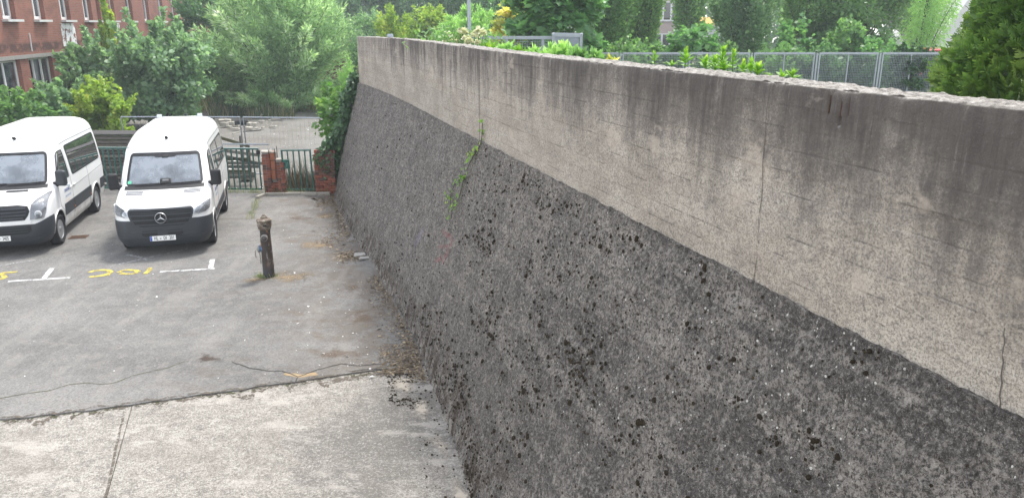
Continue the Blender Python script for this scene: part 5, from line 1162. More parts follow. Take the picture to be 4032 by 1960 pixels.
# low flat-roofed canopy behind the wall end
c = aty(1400, 160, 60); ca = thing('flat_roofed_shed', 'low flat roofed shed with a white fascia behind the end of the concrete wall', 'shed', (c.x - 1.0, 62, GROUND), R(2))
MB().box((0, 1.5, 3.30), (7, 6, .28)).build('roof', LINT, ca); MB().box((0, -1.55, 3.28), (7.1, .1, .42)).build('fascia', plain('white_fascia', (.58, .58, .56), .7), ca); MB().box((0, -1.3, 2.85), (6.8, .2, .16)).build('beam', BLACKP, ca); MB().box((0, 3, 1.4), (6.6, .3, 2.9)).build('rear_wall', plain('shed_brick', (.20, .085, .06), .9, var=.3, scale=3), ca)
MB().box((0, 1.0, 3.56), (6.6, .4, .22)).build('brick_upstand', plain('upstand_brick', (.30, .12, .08), .9, var=.3, scale=3), ca)
for x in (-3, 0, 3): MB().bar((x, -1.3, 0), (x, -1.3, 3.1), .14).build('post', LINT, ca)
# far hall behind the willow
c = aty(1330, 35, 110); fh = thing('distant_hall', 'distant pale grey hall with a metal roof behind the willow top', 'building', (c.x - 4, 112, GROUND), R(4)); MB().box((0, 0, 3.7), (26, 14, 7.4)).build('hall_wall', plain('grey_cladding', (.42, .45, .48), .7), fh); MB().box((0, 0, 7.55), (26.6, 14.6, .3)).build('roof', plain('grey_roof', (.40, .43, .47), .5), fh)
# ------------------------------------------------------------------ higher ground behind the wall
def terrain(x, y):
    s = -.3111355 * x + .9503656 * y; q = .9503656 * x + .3111355 * y
    qs = q - np.maximum(0, s - 26) * .35
    up = np.interp(qs, [3.3, 4.6, 9, 14], [-.62, -.80, -2.5, -2.5]); lo = np.interp(qs, [1.7, 3.3], [GROUND - .12, -1.0])
    e = np.clip((s - 22.7) / 1.2, 0, 1)
    z = np.where(qs >= 3.3, up - e * .4, np.where(s > 22.6, lo * 1.0, GROUND - .3)); return z
S_, Q_ = np.concatenate([np.linspace(-8, 22.5, 40), np.linspace(22.9, 110, 90)]), np.concatenate([np.linspace(1.6, 3.28, 8), np.linspace(3.33, 10, 20), np.linspace(11, 110, 45)])
ss, qq = np.meshgrid(S_, Q_, indexing='ij'); X_, Y_ = -.3111355 * ss + .9503656 * qq, .9503656 * ss + .3111355 * qq
Z_ = terrain(X_, Y_) + (fbm(X_ * .8, Y_ * .8, 4, 77) - .5) * .22 * (qq > 3.6)
idx = np.arange(ss.size).reshape(ss.shape); ok = ~((ss[:-1, :-1] < 23.6) & (qq[:-1, :-1] < 3.32))
Fq = np.stack([idx[:-1, :-1], idx[1:, :-1], idx[1:, 1:], idx[:-1, 1:]], -1)[ok]
tag(link('upper_ground', np_mesh('upper_ground', np.stack([X_, Y_, Z_], -1).reshape(-1, 3), Fq, GM['soil'], smooth=True)), kind='structure')

# ------------------------------------------------------------------ foliage
BARK = plain('bark', (.075, .062, .05), .95, var=.45, scale=6, bump=.6); PALEBARK = plain('pale_bark', (.20, .18, .145), .9, var=.35, scale=6)
LM = dict(
    dark=leaf_mat('dark_leaves', [(0, (.022, .050, .024)), (.6, (.046, .092, .040)), (1, (.09, .145, .065))]),
    mid=leaf_mat('mid_leaves', [(0, (.038, .078, .028)), (.6, (.068, .125, .045)), (1, (.115, .175, .065))]),
    grey=leaf_mat('grey_green_leaves', [(0, (.052, .092, .050)), (.6, (.095, .148, .082)), (.93, (.165, .225, .145)), (1, (.33, .38, .29))], gain=2.7),
    yellow=leaf_mat('yellow_green_leaves', [(0, (.075, .125, .022)), (.6, (.135, .19, .034)), (1, (.25, .27, .05))], gain=2.3),
    willow=leaf_mat('willow_leaves', [(0, (.050, .085, .042)), (.5, (.105, .155, .082)), (.9, (.185, .24, .145)), (1, (.30, .34, .25))], gain=3.3),
    bright=leaf_mat('bright_leaves', [(0, (.085, .155, .05)), (.6, (.13, .21, .07)), (1, (.19, .27, .10))]),
    maple=leaf_mat('maple_leaves', [(0, (.034, .080, .032)), (.6, (.062, .125, .048)), (1, (.105, .175, .06))]),
    gold=leaf_mat('yellow_maple_leaves', [(0, (.10, .14, .03)), (.5, (.21, .20, .05)), (.8, (.33, .25, .07)), (1, (.38, .22, .13))]),
    sapling=leaf_mat('sapling_leaves', [(0, (.05, .12, .03)), (.6, (.10, .20, .045)), (1, (.21, .31, .06))], gain=1.55),
    thuja=leaf_mat('thuja_sprays', [(0, (.024, .052, .014)), (.5, (.060, .104, .024)), (1, (.145, .19, .045))], .3, gain=2.3),
    ivy=leaf_mat('ivy_leaves', [(0, (.014, .042, .014)), (.6, (.030, .075, .024)), (1, (.075, .14, .045))], .2, .4, gain=1.7),
    lime=leaf_mat('lime_leaves', [(0, (.085, .19, .022)), (.6, (.15, .28, .032)), (1, (.30, .38, .06))], .4, gain=1.55),
    far=leaf_mat('far_leaves', [(0, (.034, .062, .038)), (.6, (.055, .092, .052)), (1, (.08, .125, .07))]))
QUAD = np.array([(0, 0), (.5, .27), (1, 0), (.5, -.27)]); NARROW = np.array([(0, 0), (.4, .12), (1, 0), (.4, -.12)]); ROUND = np.array([(0, 0), (.3, .36), (.75, .34), (1, 0), (.75, -.34), (.3, -.36)])
MAPLE = np.array([(0, 0), (.02, .30), (-.02, .52), (.30, .38), (.62, .60), (.60, .26), (1, 0), (.60, -.26), (.62, -.60), (.30, -.38), (-.02, -.52), (.02, -.30)])
IVY = np.array([(0, 0), (-.05, .36), (.30, .30), (.42, .46), (.62, .2), (1, 0), (.62, -.2), (.42, -.46), (.30, -.30), (-.05, -.36)])
def unit(v): return v / (np.linalg.norm(v, axis=-1, keepdims=True) + 1e-9)
def leaves(name, P, A, N, L, shape, mat, var, fold=.25):
    A = unit(A); B = unit(np.cross(N, A)); Nn = np.cross(A, B); k = len(shape); n = len(P); L = np.broadcast_to(np.asarray(L, float), (n,))
    V = P[:, None, :] + L[:, None, None] * (shape[None, :, 0, None] * A[:, None, :] + shape[None, :, 1, None] * B[:, None, :] + (np.abs(shape[:, 1]) * fold)[None, :, None] * Nn[:, None, :])
    me = np_mesh(name, V.reshape(-1, 3), np.arange(n * k).reshape(n, k), mat); face_attr(me, 'var', np.clip(var, 0, 1)); return me
def rdir(r, n): return unit(r.normal(size=(n, 3)))
def limb(parent, pts, r0, r1, mat, name='limb', n=5):
    k = len(pts); return MB().tube(pts, [r0 + (r1 - r0) * i / (k - 1) for i in range(k)], n, False).build(name, mat, parent, 60)
def curve(a, b, sag, k=6, r=None):
    a, b = Vector(a), Vector(b); m = (a + b) / 2 + Vector(sag); return [a * (1 - t) ** 2 + m * 2 * t * (1 - t) + b * t * t for t in [i / (k - 1) for i in range(k)]]
def broad(name, label, cat, base, H, Rx, mat, n, L, seed, K=60, spread=.16, low=.15, shape=QUAD, limbs=7, bark=BARK, trunk_r=.10, group=None, lobes=.45, Ry=None, shell=.55, up=.5, stems=1, shoots=26):
    """crown of leaf clumps carried on limbs; uneven outline with gaps between clumps"""
    r = np.random.default_rng(seed); t = thing(name, label, cat, base, 0, group); Ry = Ry or Rx * .9; cz = H * (low + 1) / 2; Rz = H * (1 - low) / 2
    D = rdir(r, K); az, el = np.arctan2(D[:, 1], D[:, 0]), D[:, 2]
    rad = (shell + (1 - shell) * r.uniform(0, 1, K) ** .6) * (1 - lobes / 2 + lobes * 1.3 * (fbm(az * 1.1 + 7, el * 2.3 + 7, 3, seed) - .35))
    c = D * rad[:, None] * np.array([Rx, Ry, Rz]) + np.array([0, 0, cz]); c[:, 2] = np.maximum(c[:, 2], .12 * H * r.uniform(0, 1, K))
    cs = spread * (Rx + Rz) / 2 * r.uniform(.55, 1.35, K); w = cs ** 2; k = r.choice(K, n, p=w / w.sum())
    off = r.normal(size=(n, 3)) * .62; ln = np.linalg.norm(off, axis=1, keepdims=True); off = off / np.maximum(1, ln / 1.15)
    P = c[k] + off * cs[k][:, None] * np.array([1.15, 1.15, .85]); out = unit(P - np.array([0, 0, cz * .8])); A = unit(out * .5 + rdir(r, n) * .9 + np.array([0, 0, .15])); N = unit(rdir(r, n) * .8 + np.array([0, 0, up]) + out * .5)
    tone = r.uniform(0, 1, K); var = .25 + .35 * tone[k] + r.normal(0, .17, n)
    if shoots:
        per = max(6, int(n * .13 / shoots)); Dq = rdir(r, shoots); Dq[:, 2] = np.abs(Dq[:, 2]) * .9 + .1; Dq = unit(Dq); b0 = Dq * np.array([Rx, Ry, Rz]) * .82 + np.array([0, 0, cz]); dv = unit(Dq * .6 + np.array([0, 0, .75]) + rdir(r, shoots) * .3); ls = (Rx + Rz) * .5 * r.uniform(.25, .55, shoots)
        u_ = r.uniform(0, 1, (shoots, per, 1)); Pq = (b0[:, None] + dv[:, None] * (ls[:, None, None] * u_) + r.normal(0, 1, (shoots, per, 3)) * (ls[:, None, None] * .10 * (1.15 - u_))).reshape(-1, 3); Aq = unit(np.repeat(dv, per, 0) * .6 + rdir(r, shoots * per)); Nq = rdir(r, shoots * per) + np.array([0, 0, up])
        P = np.concatenate([P, Pq]); A = np.concatenate([A, Aq]); N = np.concatenate([N, Nq]); var = np.concatenate([var, .55 + r.normal(0, .2, len(Pq))]); n = len(P)
    link('crown', leaves('crown', P, A, N, L * np.exp(r.normal(0, .22, n)), shape, mat, var), t)
    if trunk_r:
        for s in range(stems):
            a = 2 * PI * s / max(stems, 1); b0 = Vector((math.cos(a), math.sin(a), 0)) * (Rx * .10 if stems > 1 else 0); tp = Vector((math.cos(a) * Rx * .28 * (stems > 1), math.sin(a) * Rx * .28 * (stems > 1), H * .72))
            limb(t, curve(b0 - Vector((0, 0, .1)), tp, (r.normal() * Rx * .06, r.normal() * Rx * .06, 0)), trunk_r, trunk_r * .25, bark, 'trunk', 7)
        for i in np.argsort(-rad)[:limbs]: limb(t, curve((0, 0, H * r.uniform(.08, .4)), c[i], (0, 0, H * .06)), trunk_r * .4, trunk_r * .10, bark)
    return t
def rodded(name, label, cat, base, H, Rx, mat, n, L, seed, stems=50, tilt=1.0, shape=NARROW, bark=BARK, shown=14, group=None, start=.18, bushy=.10, droop=0.0, r0=.05, top=1.0):
    """many rods rising from one stool, leaved along their length (willows, poplars, coppice)"""
    r = np.random.default_rng(seed); t = thing(name, label, cat, base, 0, group); ends = []; PP, AA, VV = [], [], []
    per = n // stems
    for i in range(stems):
        a = r.uniform(0, 2 * PI); f = math.sqrt(r.uniform(0, 1)) * tilt; reach = f * Rx; h = H * top * math.sqrt(max(.08, 1 - (f * .93) ** 2)) * r.uniform(.78, 1.04)
        e = Vector((math.cos(a) * reach, math.sin(a) * reach, h)); b = Vector((math.cos(a), math.sin(a), 0)) * f * Rx * .12
        pts = curve(b, e, (math.cos(a) * reach * -.10, math.sin(a) * reach * -.10, h * .16), 9); ends.append(pts)
        P = np.array(pts); u = start + (1 - start) * r.uniform(0, 1, per) ** .75; x = u * 8; j = np.minimum(x.astype(int), 7); q = P[j] + (P[j + 1] - P[j]) * (x - j)[:, None]; d = unit(P[j + 1] - P[j])
        tw = bushy * H * (1.25 - u)[:, None] * (1 if tilt > .5 else 1); side = rdir(r, per); off = side * tw * r.uniform(0, 1, (per, 1)) ** .7; off[:, 2] -= droop * np.abs(off[:, 2])
        PP.append(q + off); AA.append(unit(d * .75 + side * .75 - np.array([0, 0, droop]))); VV.append(.45 + r.normal(0, .17) + r.normal(0, .2, per))
    P, A, var = np.concatenate(PP), np.concatenate(AA), np.concatenate(VV); P[:, 2] = np.maximum(P[:, 2], .05); m = len(P); N = unit(rdir(r, m) * .9 + np.array([0, 0, .3]))
    link('crown', leaves('crown', P, A, N, L * np.exp(r.normal(0, .25, m)), shape, mat, var), t)
    for i in range(min(shown, stems)): limb(t, ends[i], r0, r0 * .22, bark, 'stem')
    return t
def px(u, vtop, w, y, vbase=None):
    """base point, height and half width of a plant that spans those sight lines at distance y"""
    p = aty(u, vtop, y); b = float(terrain(np.array(p.x), np.array(p.y)))
    if p.x < -1 and b < -3.0 or (-.3111355 * p.x + .9503656 * p.y > 0 and .9503656 * p.x + .3111355 * p.y < .4): b = GROUND - .06
    return (p.x, y, b), p.z - b, w / 2 / FPX * y * 1.04
def T(fn, name, label, cat, u, vt, w, y, mat, n, L, seed, **k):
    b, H, Rr = px(u, vt, w, y); return fn(name, label, cat, b, H, Rr, LM[mat], n, L * 1.2, seed, **k)
# beyond the wall, left to right
G1 = 'trees and bushes beyond the wall'
T(broad, 'tree', 'tall dark green tree standing furthest back, next to the gap of white sky', 'tree', 1435, -130, 330, 78, 'dark', 15000, .26, 101, group=G1, K=90, spread=.14)
T(broad, 'tree', 'tall dark green tree in the back row behind the yellow green bush', 'tree', 1640, -200, 420, 80, 'dark', 16000, .26, 102, group=G1, K=90, spread=.14)
T(broad, 'tree', 'blue green tree in the back row behind the lamp post', 'tree', 1890, -220, 460, 70, 'dark', 17000, .24, 103, group=G1, K=90, spread=.14)
T(broad, 'bush', 'small grey green bush just above the far end of the wall', 'bush', 1440, 55, 170, 46, 'grey', 7000, .14, 104, group=G1, spread=.2, low=.05)
T(rodded, 'bush', 'upright yellow green bush behind the far end of the wall', 'bush', 1550, 30, 250, 42, 'yellow', 14000, .13, 105, group=G1, stems=46, tilt=.95, shape=QUAD, bushy=.08)
T(broad, 'bush', 'loose straggling bush with lime leaves between the yellow green bush and the brick pillar', 'bush', 1680, 42, 170, 46, 'yellow', 5200, .17, 106, group=G1, spread=.16, K=44, low=.05)
T(rodded, 'willow_bush', 'fresh green feathery willow bush directly behind the lamp post', 'bush', 1850, 22, 280, 38, 'bright', 17000, .15, 107, group=G1, stems=70, tilt=1.0, bushy=.09)
T(broad, 'bush', 'dark bush between the feathery willow bush and the yellow maple', 'bush', 1990, 15, 200, 48, 'dark', 9000, .16, 108, group=G1)
T(broad, 'maple_tree', 'young maple with yellow and bronze leaves beside the large green maple', 'tree', 2035, 0, 190, 27, 'gold', 1500, .17, 109, group=G1, shape=MAPLE, K=34, spread=.2, low=.3, up=1.2, trunk_r=.04)
T(broad, 'maple_tree', 'large leaved green maple behind the mesh cage and railing', 'tree', 2195, -160, 360, 25, 'maple', 4200, .19, 110, group=G1, shape=MAPLE, K=50, spread=.19, low=.2, up=1.3, trunk_r=.06)
T(rodded, 'birch_tree', 'slender fine leaved tree right of the large leaved maple', 'tree', 2390, -420, 330, 33, 'mid', 26000, .085, 111, group=G1, stems=40, tilt=.9, shape=ROUND, bushy=.08, r0=.04)
T(rodded, 'poplar_tree', 'tall narrow tree left of the gap where the pink building shows', 'tree', 2545, -420, 290, 36, 'mid', 23000, .095, 112, group=G1, stems=34, tilt=.8, shape=ROUND, bushy=.07, r0=.05)
T(broad, 'maple_tree', 'small maple bush standing just behind the mesh fence below the pink building', 'bush', 2725, 95, 180, 29, 'maple', 900, .16, 113, group=G1, shape=MAPLE, K=26, spread=.2, low=.1, up=1.3, trunk_r=.03)
T(rodded, 'poplar_tree', 'thin see-through tree between the pink building and the white round sign', 'tree', 2745, -350, 230, 44, 'mid', 14000, .11, 114, group=G1, stems=26, tilt=.8, shape=ROUND, bushy=.07, r0=.06)
T(rodded, 'poplar_tree', 'silvery leaved poplar right of the white round sign', 'tree', 2995, -420, 330, 33, 'grey', 28000, .095, 115, group=G1, stems=44, tilt=.9, shape=ROUND, bushy=.085, r0=.05)
T(broad, 'bush', 'pale topped bush in front of the dark trees, left of the bare trunks', 'bush', 3135, 70, 120, 31, 'maple', 1500, .13, 116, group=G1, shape=MAPLE, low=.05, K=30, trunk_r=.03)
T(rodded, 'tree', 'dark tall tree with pale bare trunks above the mesh fence', 'tree', 3265, -420, 380, 38, 'mid', 24000, .11, 117, group=G1, stems=30, tilt=.9, shape=ROUND, bushy=.10, bark=PALEBARK, shown=10, r0=.07)
T(broad, 'tree', 'dark dense tree left of the light weeping tree', 'tree', 3455, -330, 320, 36, 'mid', 19000, .13, 118, group=G1, K=70, spread=.16, low=.05)
T(broad, 'bush', 'hazel bush with lighter leaves standing behind the mesh fence under the dark trees', 'bush', 3345, 85, 150, 31, 'mid', 3200, .13, 119, group=G1, shape=ROUND, low=.05, trunk_r=.04)
T(rodded, 'weeping_birch', 'light weeping tree through which the white gable shows, left of the conifer', 'tree', 3690, -330, 310, 40, 'bright', 21000, .12, 120, group=G1, stems=36, tilt=.95, bushy=.10, droop=1.2, r0=.05)
for i, (u, vt, w, m_, lab) in enumerate(((2480, 185, 240, 'mid', 'low green bush behind the fence under the slender fine leaved tree'), (2620, 180, 200, 'mid', 'low bush behind the fence left of the small maple bush'), (2860, 195, 190, 'mid', 'low bush behind the fence under the white round sign'),
                                        (3060, 185, 210, 'mid', 'low bush behind the fence in front of the silvery poplar'), (3230, 180, 190, 'dark', 'low dark bush behind the fence under the pale trunks'), (3460, 170, 220, 'maple', 'leafy low bush behind the fence under the dark dense tree'))):
    T(broad, 'bush', lab, 'bush', u, vt, w, 29.5 + .4 * (i % 3), m_, 4600, .11, 130 + i, group='low bushes behind the mesh fence', shape=ROUND, low=.0, K=36, spread=.2, trunk_r=.03, limbs=3)
# left of the wall
G2 = 'shrubs and trees on the derelict lot'
T(broad, 'shrub', 'large grey green shrub in front of the brick building, behind the newer minibus', 'shrub', 600, 100, 400, 37, 'grey', 19000, .15, 201, group=G2, K=80, spread=.17, low=.0, shape=ROUND, stems=4, trunk_r=.05, lobes=.6)
T(broad, 'shrub', 'tall spiky topped shrub climbing in front of the brick facade', 'shrub', 395, 165, 330, 38.5, 'grey', 15000, .15, 202, group=G2, K=70, spread=.16, low=.0, shape=ROUND, stems=3, trunk_r=.05, lobes=.8)
T(rodded, 'shrub', 'thin pointed shrub shoot rising above the large grey green shrub', 'shrub', 622, 75, 150, 38, 'grey', 4500, .14, 203, group=G2, stems=14, tilt=.8, shape=ROUND, bushy=.06)
T(broad, 'shrub', 'green shrub low against the building at the left picture edge', 'shrub', 50, 395, 330, 30, 'mid', 11000, .13, 204, group=G2, K=60, low=.0, shape=ROUND, stems=3, trunk_r=.03)
T(broad, 'shrub', 'grey leaved shrub below the ground floor windows behind the older minibus', 'shrub', 215, 350, 320, 32, 'grey', 12000, .13, 205, group=G2, K=60, low=.0, shape=ROUND, stems=3, trunk_r=.03)
T(broad, 'shrub', 'yellow green shrub between the roofs of the two minibuses', 'shrub', 395, 330, 220, 29, 'yellow', 9000, .11, 206, group=G2, K=60, spread=.15, low=.0, shape=ROUND, stems=3, trunk_r=.025, lobes=.7, shoots=34)
T(rodded, 'climber', 'leafy climber hanging down between two upper windows of the brick building', 'climber', 395, -60, 70, 40, 'yellow', 3500, .10, 207, group=G2, stems=7, tilt=.9, shape=ROUND, bushy=.035, start=.45, r0=.015)
T(rodded, 'willow_tree', 'big rounded pale green willow spreading over the lot', 'tree', 1075, -190, 640, 47, 'willow', 60000, .24, 208, group=G2, stems=170, tilt=1.0, bushy=.085, shown=26, start=.04, r0=.05)
T(rodded, 'bush', 'pale willow suckers spreading low at the foot of the big willow, behind the reeds', 'bush', 1080, 300, 430, 45.4, 'willow', 12000, .19, 214, group=G2, stems=60, tilt=1.0, bushy=.16, r0=.015, start=.05, shown=6)
T(broad, 'tree', 'dark tree wedged between the large shrub and the willow', 'tree', 800, -90, 260, 51, 'dark', 16000, .15, 209, group=G2, K=80, low=.1, stems=2)
T(broad, 'bush', 'dark bush at the foot of the willow beside the brick shed', 'bush', 900, 300, 200, 46, 'mid', 6000, .14, 210, group=G2, low=.0, trunk_r=.03)
T(rodded, 'bush', 'light green weedy bush between the willow and the wall end', 'bush', 1385, 215, 130, 40, 'bright', 6000, .12, 211, group=G2, stems=26, tilt=1.0, bushy=.10, r0=.015)
T(broad, 'bush', 'dark ivy clad bush under the flat roofed shed behind the wall end', 'bush', 1430, 165, 110, 44, 'dark', 5000, .12, 212, group=G2, low=.0, trunk_r=.03)
T(rodded, 'bush', 'low pale bush under the right side of the willow', 'bush', 1295, 290, 170, 44, 'willow', 6000, .13, 213, group=G2, stems=26, tilt=1.0, bushy=.12, r0=.015)
# far wood: reads as one dark mass behind everything
r = np.random.default_rng(5); nb = 46000; uu = r.uniform(-600, 4400, nb); yy = r.uniform(92, 104, nb); top = 4.2 + 6 * fbm(uu / 240., uu * 0, 4, 3) - 2.6 * np.exp(-((uu - 1325) / 45) ** 2) - 3.0 * np.exp(-((uu - 2650) / 50) ** 2)
zz = -6 + (top + 6) * r.uniform(0, 1, nb) ** .8; Pw = np.stack([(uu - 2016) / FPX * yy * 1.03, yy, zz], -1)
tag(link('far_wood', leaves('far_wood', Pw, rdir(r, nb), rdir(r, nb) + np.array([0, -.6, .4]), .75 * np.exp(r.normal(0, .25, nb)), QUAD, LM['far'], .5 + .5 * (fbm(uu / 90., zz / 2., 3, 9) - .5) + r.normal(0, .15, nb))), 'dark wood closing off the view behind the trees', 'wood', kind='stuff')

# the conifer at the right edge
def conifer():
    c = Vector((4.27, 6.05, 0)); zb = float(terrain(np.array(c.x), np.array(c.y))); t = thing('thuja_tree', 'dense yellow green conifer overhanging the wall at the right picture edge', 'conifer', (c.x, c.y, zb)); r = np.random.default_rng(61)
    limb(t, [Vector((0, 0, -.1)), Vector((.02, 0, 1.2)), Vector((0, .02, 3.3))], .11, .02, BARK, 'trunk', 8)
    prof = lambda z: .66 * np.interp(z, [-2.5, -1.5, -.9, -.5, 0, .3, .9, 1.8, 2.8], [1.30, 1.36, 1.28, 1.16, .93, .82, .62, .32, .02])
    n = 9500; z = r.uniform(-1.6, 2.7, n) ; z = np.where(r.uniform(0, 1, n) < .7, r.uniform(-1.3, .9, n), z); a = r.uniform(0, 2 * PI, n)
    bump = .80 + .42 * fbm(a * 2.2 + 9, z * 2.6 + 9, 4, 6); rr_ = prof(z) * bump * (1 - .34 * r.uniform(0, 1, n) ** 2.2)
    base = np.stack([np.cos(a) * rr_, np.sin(a) * rr_, z - zb], -1); out = np.stack([np.cos(a), np.sin(a), np.zeros(n)], -1)
    ax = unit(out * .85 + np.array([0, 0, .55]) + rdir(r, n) * .45); pn = unit(np.cross(ax, rdir(r, n))); side = np.cross(ax, pn)
    tone = .38 + .9 * (fbm(a * 2.6, z * 3.2, 3, 16) - .5) + r.normal(0, .10, n); P, A, N, L, V = [], [], [], [], []
    for k, (f, sg, sc_) in enumerate(((0, 0, 1.5), (.10, 1, 1.0), (.10, -1, 1.0), (.35, 1, .95), (.35, -1, .95), (.62, 1, .75), (.62, -1, .75), (.9, 1, .55), (.9, -1, .55))):
        Ls = .075 * sc_ * np.exp(r.normal(0, .18, n)); P.append(base + ax * (f * .11)); A.append(unit(ax * .8 + side * sg * .62)); N.append(pn); L.append(Ls); V.append(tone + .12 * f + r.normal(0, .06, n))
    P, A, N, L, V = map(np.concatenate, (P, A, N, L, V)); sh_ = np.array([(0, 0), (.35, .10), (.8, .10), (1, 0), (.8, -.10), (.35, -.10)])
    link('foliage', leaves('foliage', P, A, N, L, sh_, LM['thuja'], V), t)
conifer()
# ivy over the right end of the mesh fence
b, H, Rr = px(3600, 190, 170, 26.6); broad('ivy_hump', 'dark ivy swallowing the right end of the mesh fence beside the conifer', 'ivy', b, H, Rr, LM['ivy'], 9000, .10, 62, K=60, spread=.2, low=.0, shape=IVY, trunk_r=.03, limbs=3)

# ivy and sapling at the far end of the wall, creeper down the wall joint
def ivy_end():
    t = thing('ivy', 'dark green ivy hanging down the far end of the concrete wall', 'ivy', wpt(22.9, 2.0, GROUND)); r = np.random.default_rng(71); o = np.array(t.location); n = 5200
    h = r.uniform(0, 1, n) ** .9; z = -1.35 + (GROUND + .25 + 1.35) * h; q0 = np.interp(z, [GROUND, ZT, -1.3], [1.93, 2.80, 2.84]); bul = .18 + .40 * np.exp(-((h - .72) / .20) ** 2) + .16 * fbm(h * 9, h * 0, 3, 5) + .1 * np.exp(-((h - .25) / .12) ** 2)
    q = q0 + .06 - r.uniform(0, 1, n) ** .8 * bul * 1.25; s = 22.75 + .7 * h + r.normal(0, .12, n) + .1
    P = np.stack([-.3111355 * s + .9503656 * q, .9503656 * s + .3111355 * q, z], -1) - o; A = unit(rdir(r, n) * .7 + np.array([-.3, -.3, -.6])); N = unit(np.array([-.4, -.8, .35]) + rdir(r, n) * .55)
    link('foliage', leaves('foliage', P, A, N, .085 * np.exp(r.normal(0, .25, n)), IVY, LM['ivy'], .4 + .5 * (fbm(h * 6, q * 3, 3, 8) - .4) + r.normal(0, .2, n)), t)
    limb(t, [Vector(wpt(23.5, 1.95, GROUND)) - t.location, Vector(wpt(23.1, 2.3, -3.2)) - t.location, Vector(wpt(22.8, 2.75, -1.6)) - t.location], .03, .012, BARK, 'stem')
ivy_end()
p = aty(1318, 345, 24.2); broad('maple_sapling', 'fresh green maple sapling leaning out beside the ivy at the wall end', 'tree', (p.x, 24.2, GROUND), p.z - GROUND, .62, LM['sapling'], 520, .17, 73, shape=MAPLE, K=20, spread=.34, low=.40, up=1.2, trunk_r=.025, limbs=6, lobes=.5)
def leaf_part_mesh(shape, mat, L, v):
    k = len(shape); V = [(x * L, y * L, abs(y) * L * .35 - .12 * L * x * x) for x, y in shape]; me = bpy.data.meshes.new('leaf'); me.from_pydata(V, [], [tuple(range(k))]); me.materials.append(mat); face_attr(me, 'var', [v]); return me
def creeper():
    t = thing('creeper', 'thin green creeper growing out of the joint in the concrete wall', 'creeper', (0, 0, 0)); rr = random.Random(5)
    def P(u, v): return on_face(u, v) if v < 565 else on_batter(u, v)
    lines = [[(1907, 484), (1906, 530), (1902, 562), (1893, 585), (1880, 602), (1866, 628), (1853, 650), (1843, 685), (1832, 702), (1815, 712), (1797, 728), (1784, 758), (1780, 792), (1784, 812)], [(1832, 702), (1828, 735), (1815, 780), (1802, 808), (1788, 828), (1783, 864)], [(1893, 585), (1862, 612)], [(1832, 702), (1842, 718)]]
    lf = [leaf_part_mesh(IVY, LM['lime'], 1.0, v) for v in (.1, .3, .45, .6, .85)]; wn_ = Vector((-.9503656, -.3111355, .15))
    for li, L in enumerate(lines):
        pts = [P(*p) + wn_ * .03 for p in L]; MB().tube(pts, .006, 5).build('stem', BARK, t)
        for a, b in zip(pts[:-1], pts[1:]):
            for k in range(max(2, int((b - a).length / (.024 if li < 2 else .03)))):
                if rr.random() < .12: continue
                z = a.z; dense = 1.0 if z < -1.3 else .45
                if rr.random() > dense: continue
                p = a + (b - a) * rr.random() + Vector((rr.gauss(0, .025), rr.gauss(0, .04), rr.gauss(0, .025))) + wn_ * rr.uniform(.0, .05); o = link('leaf', lf[rr.randrange(5)], t, p)
                o.rotation_euler = ((wn_ + Vector((rr.gauss(0, .4), rr.gauss(0, .4), rr.gauss(.2, .4)))).to_track_quat('Z', 'Y') @ Euler((0, 0, rr.uniform(0, 6.28))).to_quaternion()).to_euler(); o.scale = (rr.uniform(.035, .068) * (1 if z < -1.3 else .6),) * 3
creeper()
# fresh green plants that look over the coping
def at_q(u, v, q):
    r_ = ray(u, v); return r_ * (q / (r_.x * .9503656 + r_.y * .3111355))
LANCE = np.array([(0, 0), (.25, .13), (.5, .17), (.8, .09), (1, 0), (.8, -.09), (.5, -.17), (.25, -.13)])
lance = [leaf_part_mesh(LANCE, LM['lime'], 1.0, v) for v in (.15, .4, .55, .7, .95)]
def herb(u, v, label, seed, whorls=5, big=1.0, q=3.56):
    rr = random.Random(seed); tip = at_q(u, v, q); base = Vector((tip.x + rr.gauss(0, .02), tip.y + rr.gauss(0, .02), float(terrain(np.array(tip.x), np.array(tip.y))) - .02)); t = thing('green_plant', label, 'plant', base, 0, 'fresh green plants looking over the coping'); H = tip.z - base.z
    MB().tube([(0, 0, 0), (rr.gauss(0, .01), rr.gauss(0, .01), H * .5), (0, 0, H * .96)], [.008, .006, .004], 5).build('stem', plain('green_stem', (.10, .17, .04), .7), t)
    vis = tip.z - top_z(4)
    for w in range(whorls):
        f = w / max(1, whorls - 1); z = H - vis * (1 - f) * 1.0 - .02
        for k in range(4 if f < .9 else 5):
            a = k * PI / 2 + w * .8 + rr.gauss(0, .25); o = link('leaf', lance[min(4, rr.randrange(3) + (2 if f > .85 else 0))], t, (0, 0, z)); o.rotation_euler = (0, -R(20 + 55 * f + rr.gauss(0, 9)), a); o.scale = (big * rr.uniform(.072, .12) * (1.1 - .45 * f),) * 3; o.scale.y *= 1.15
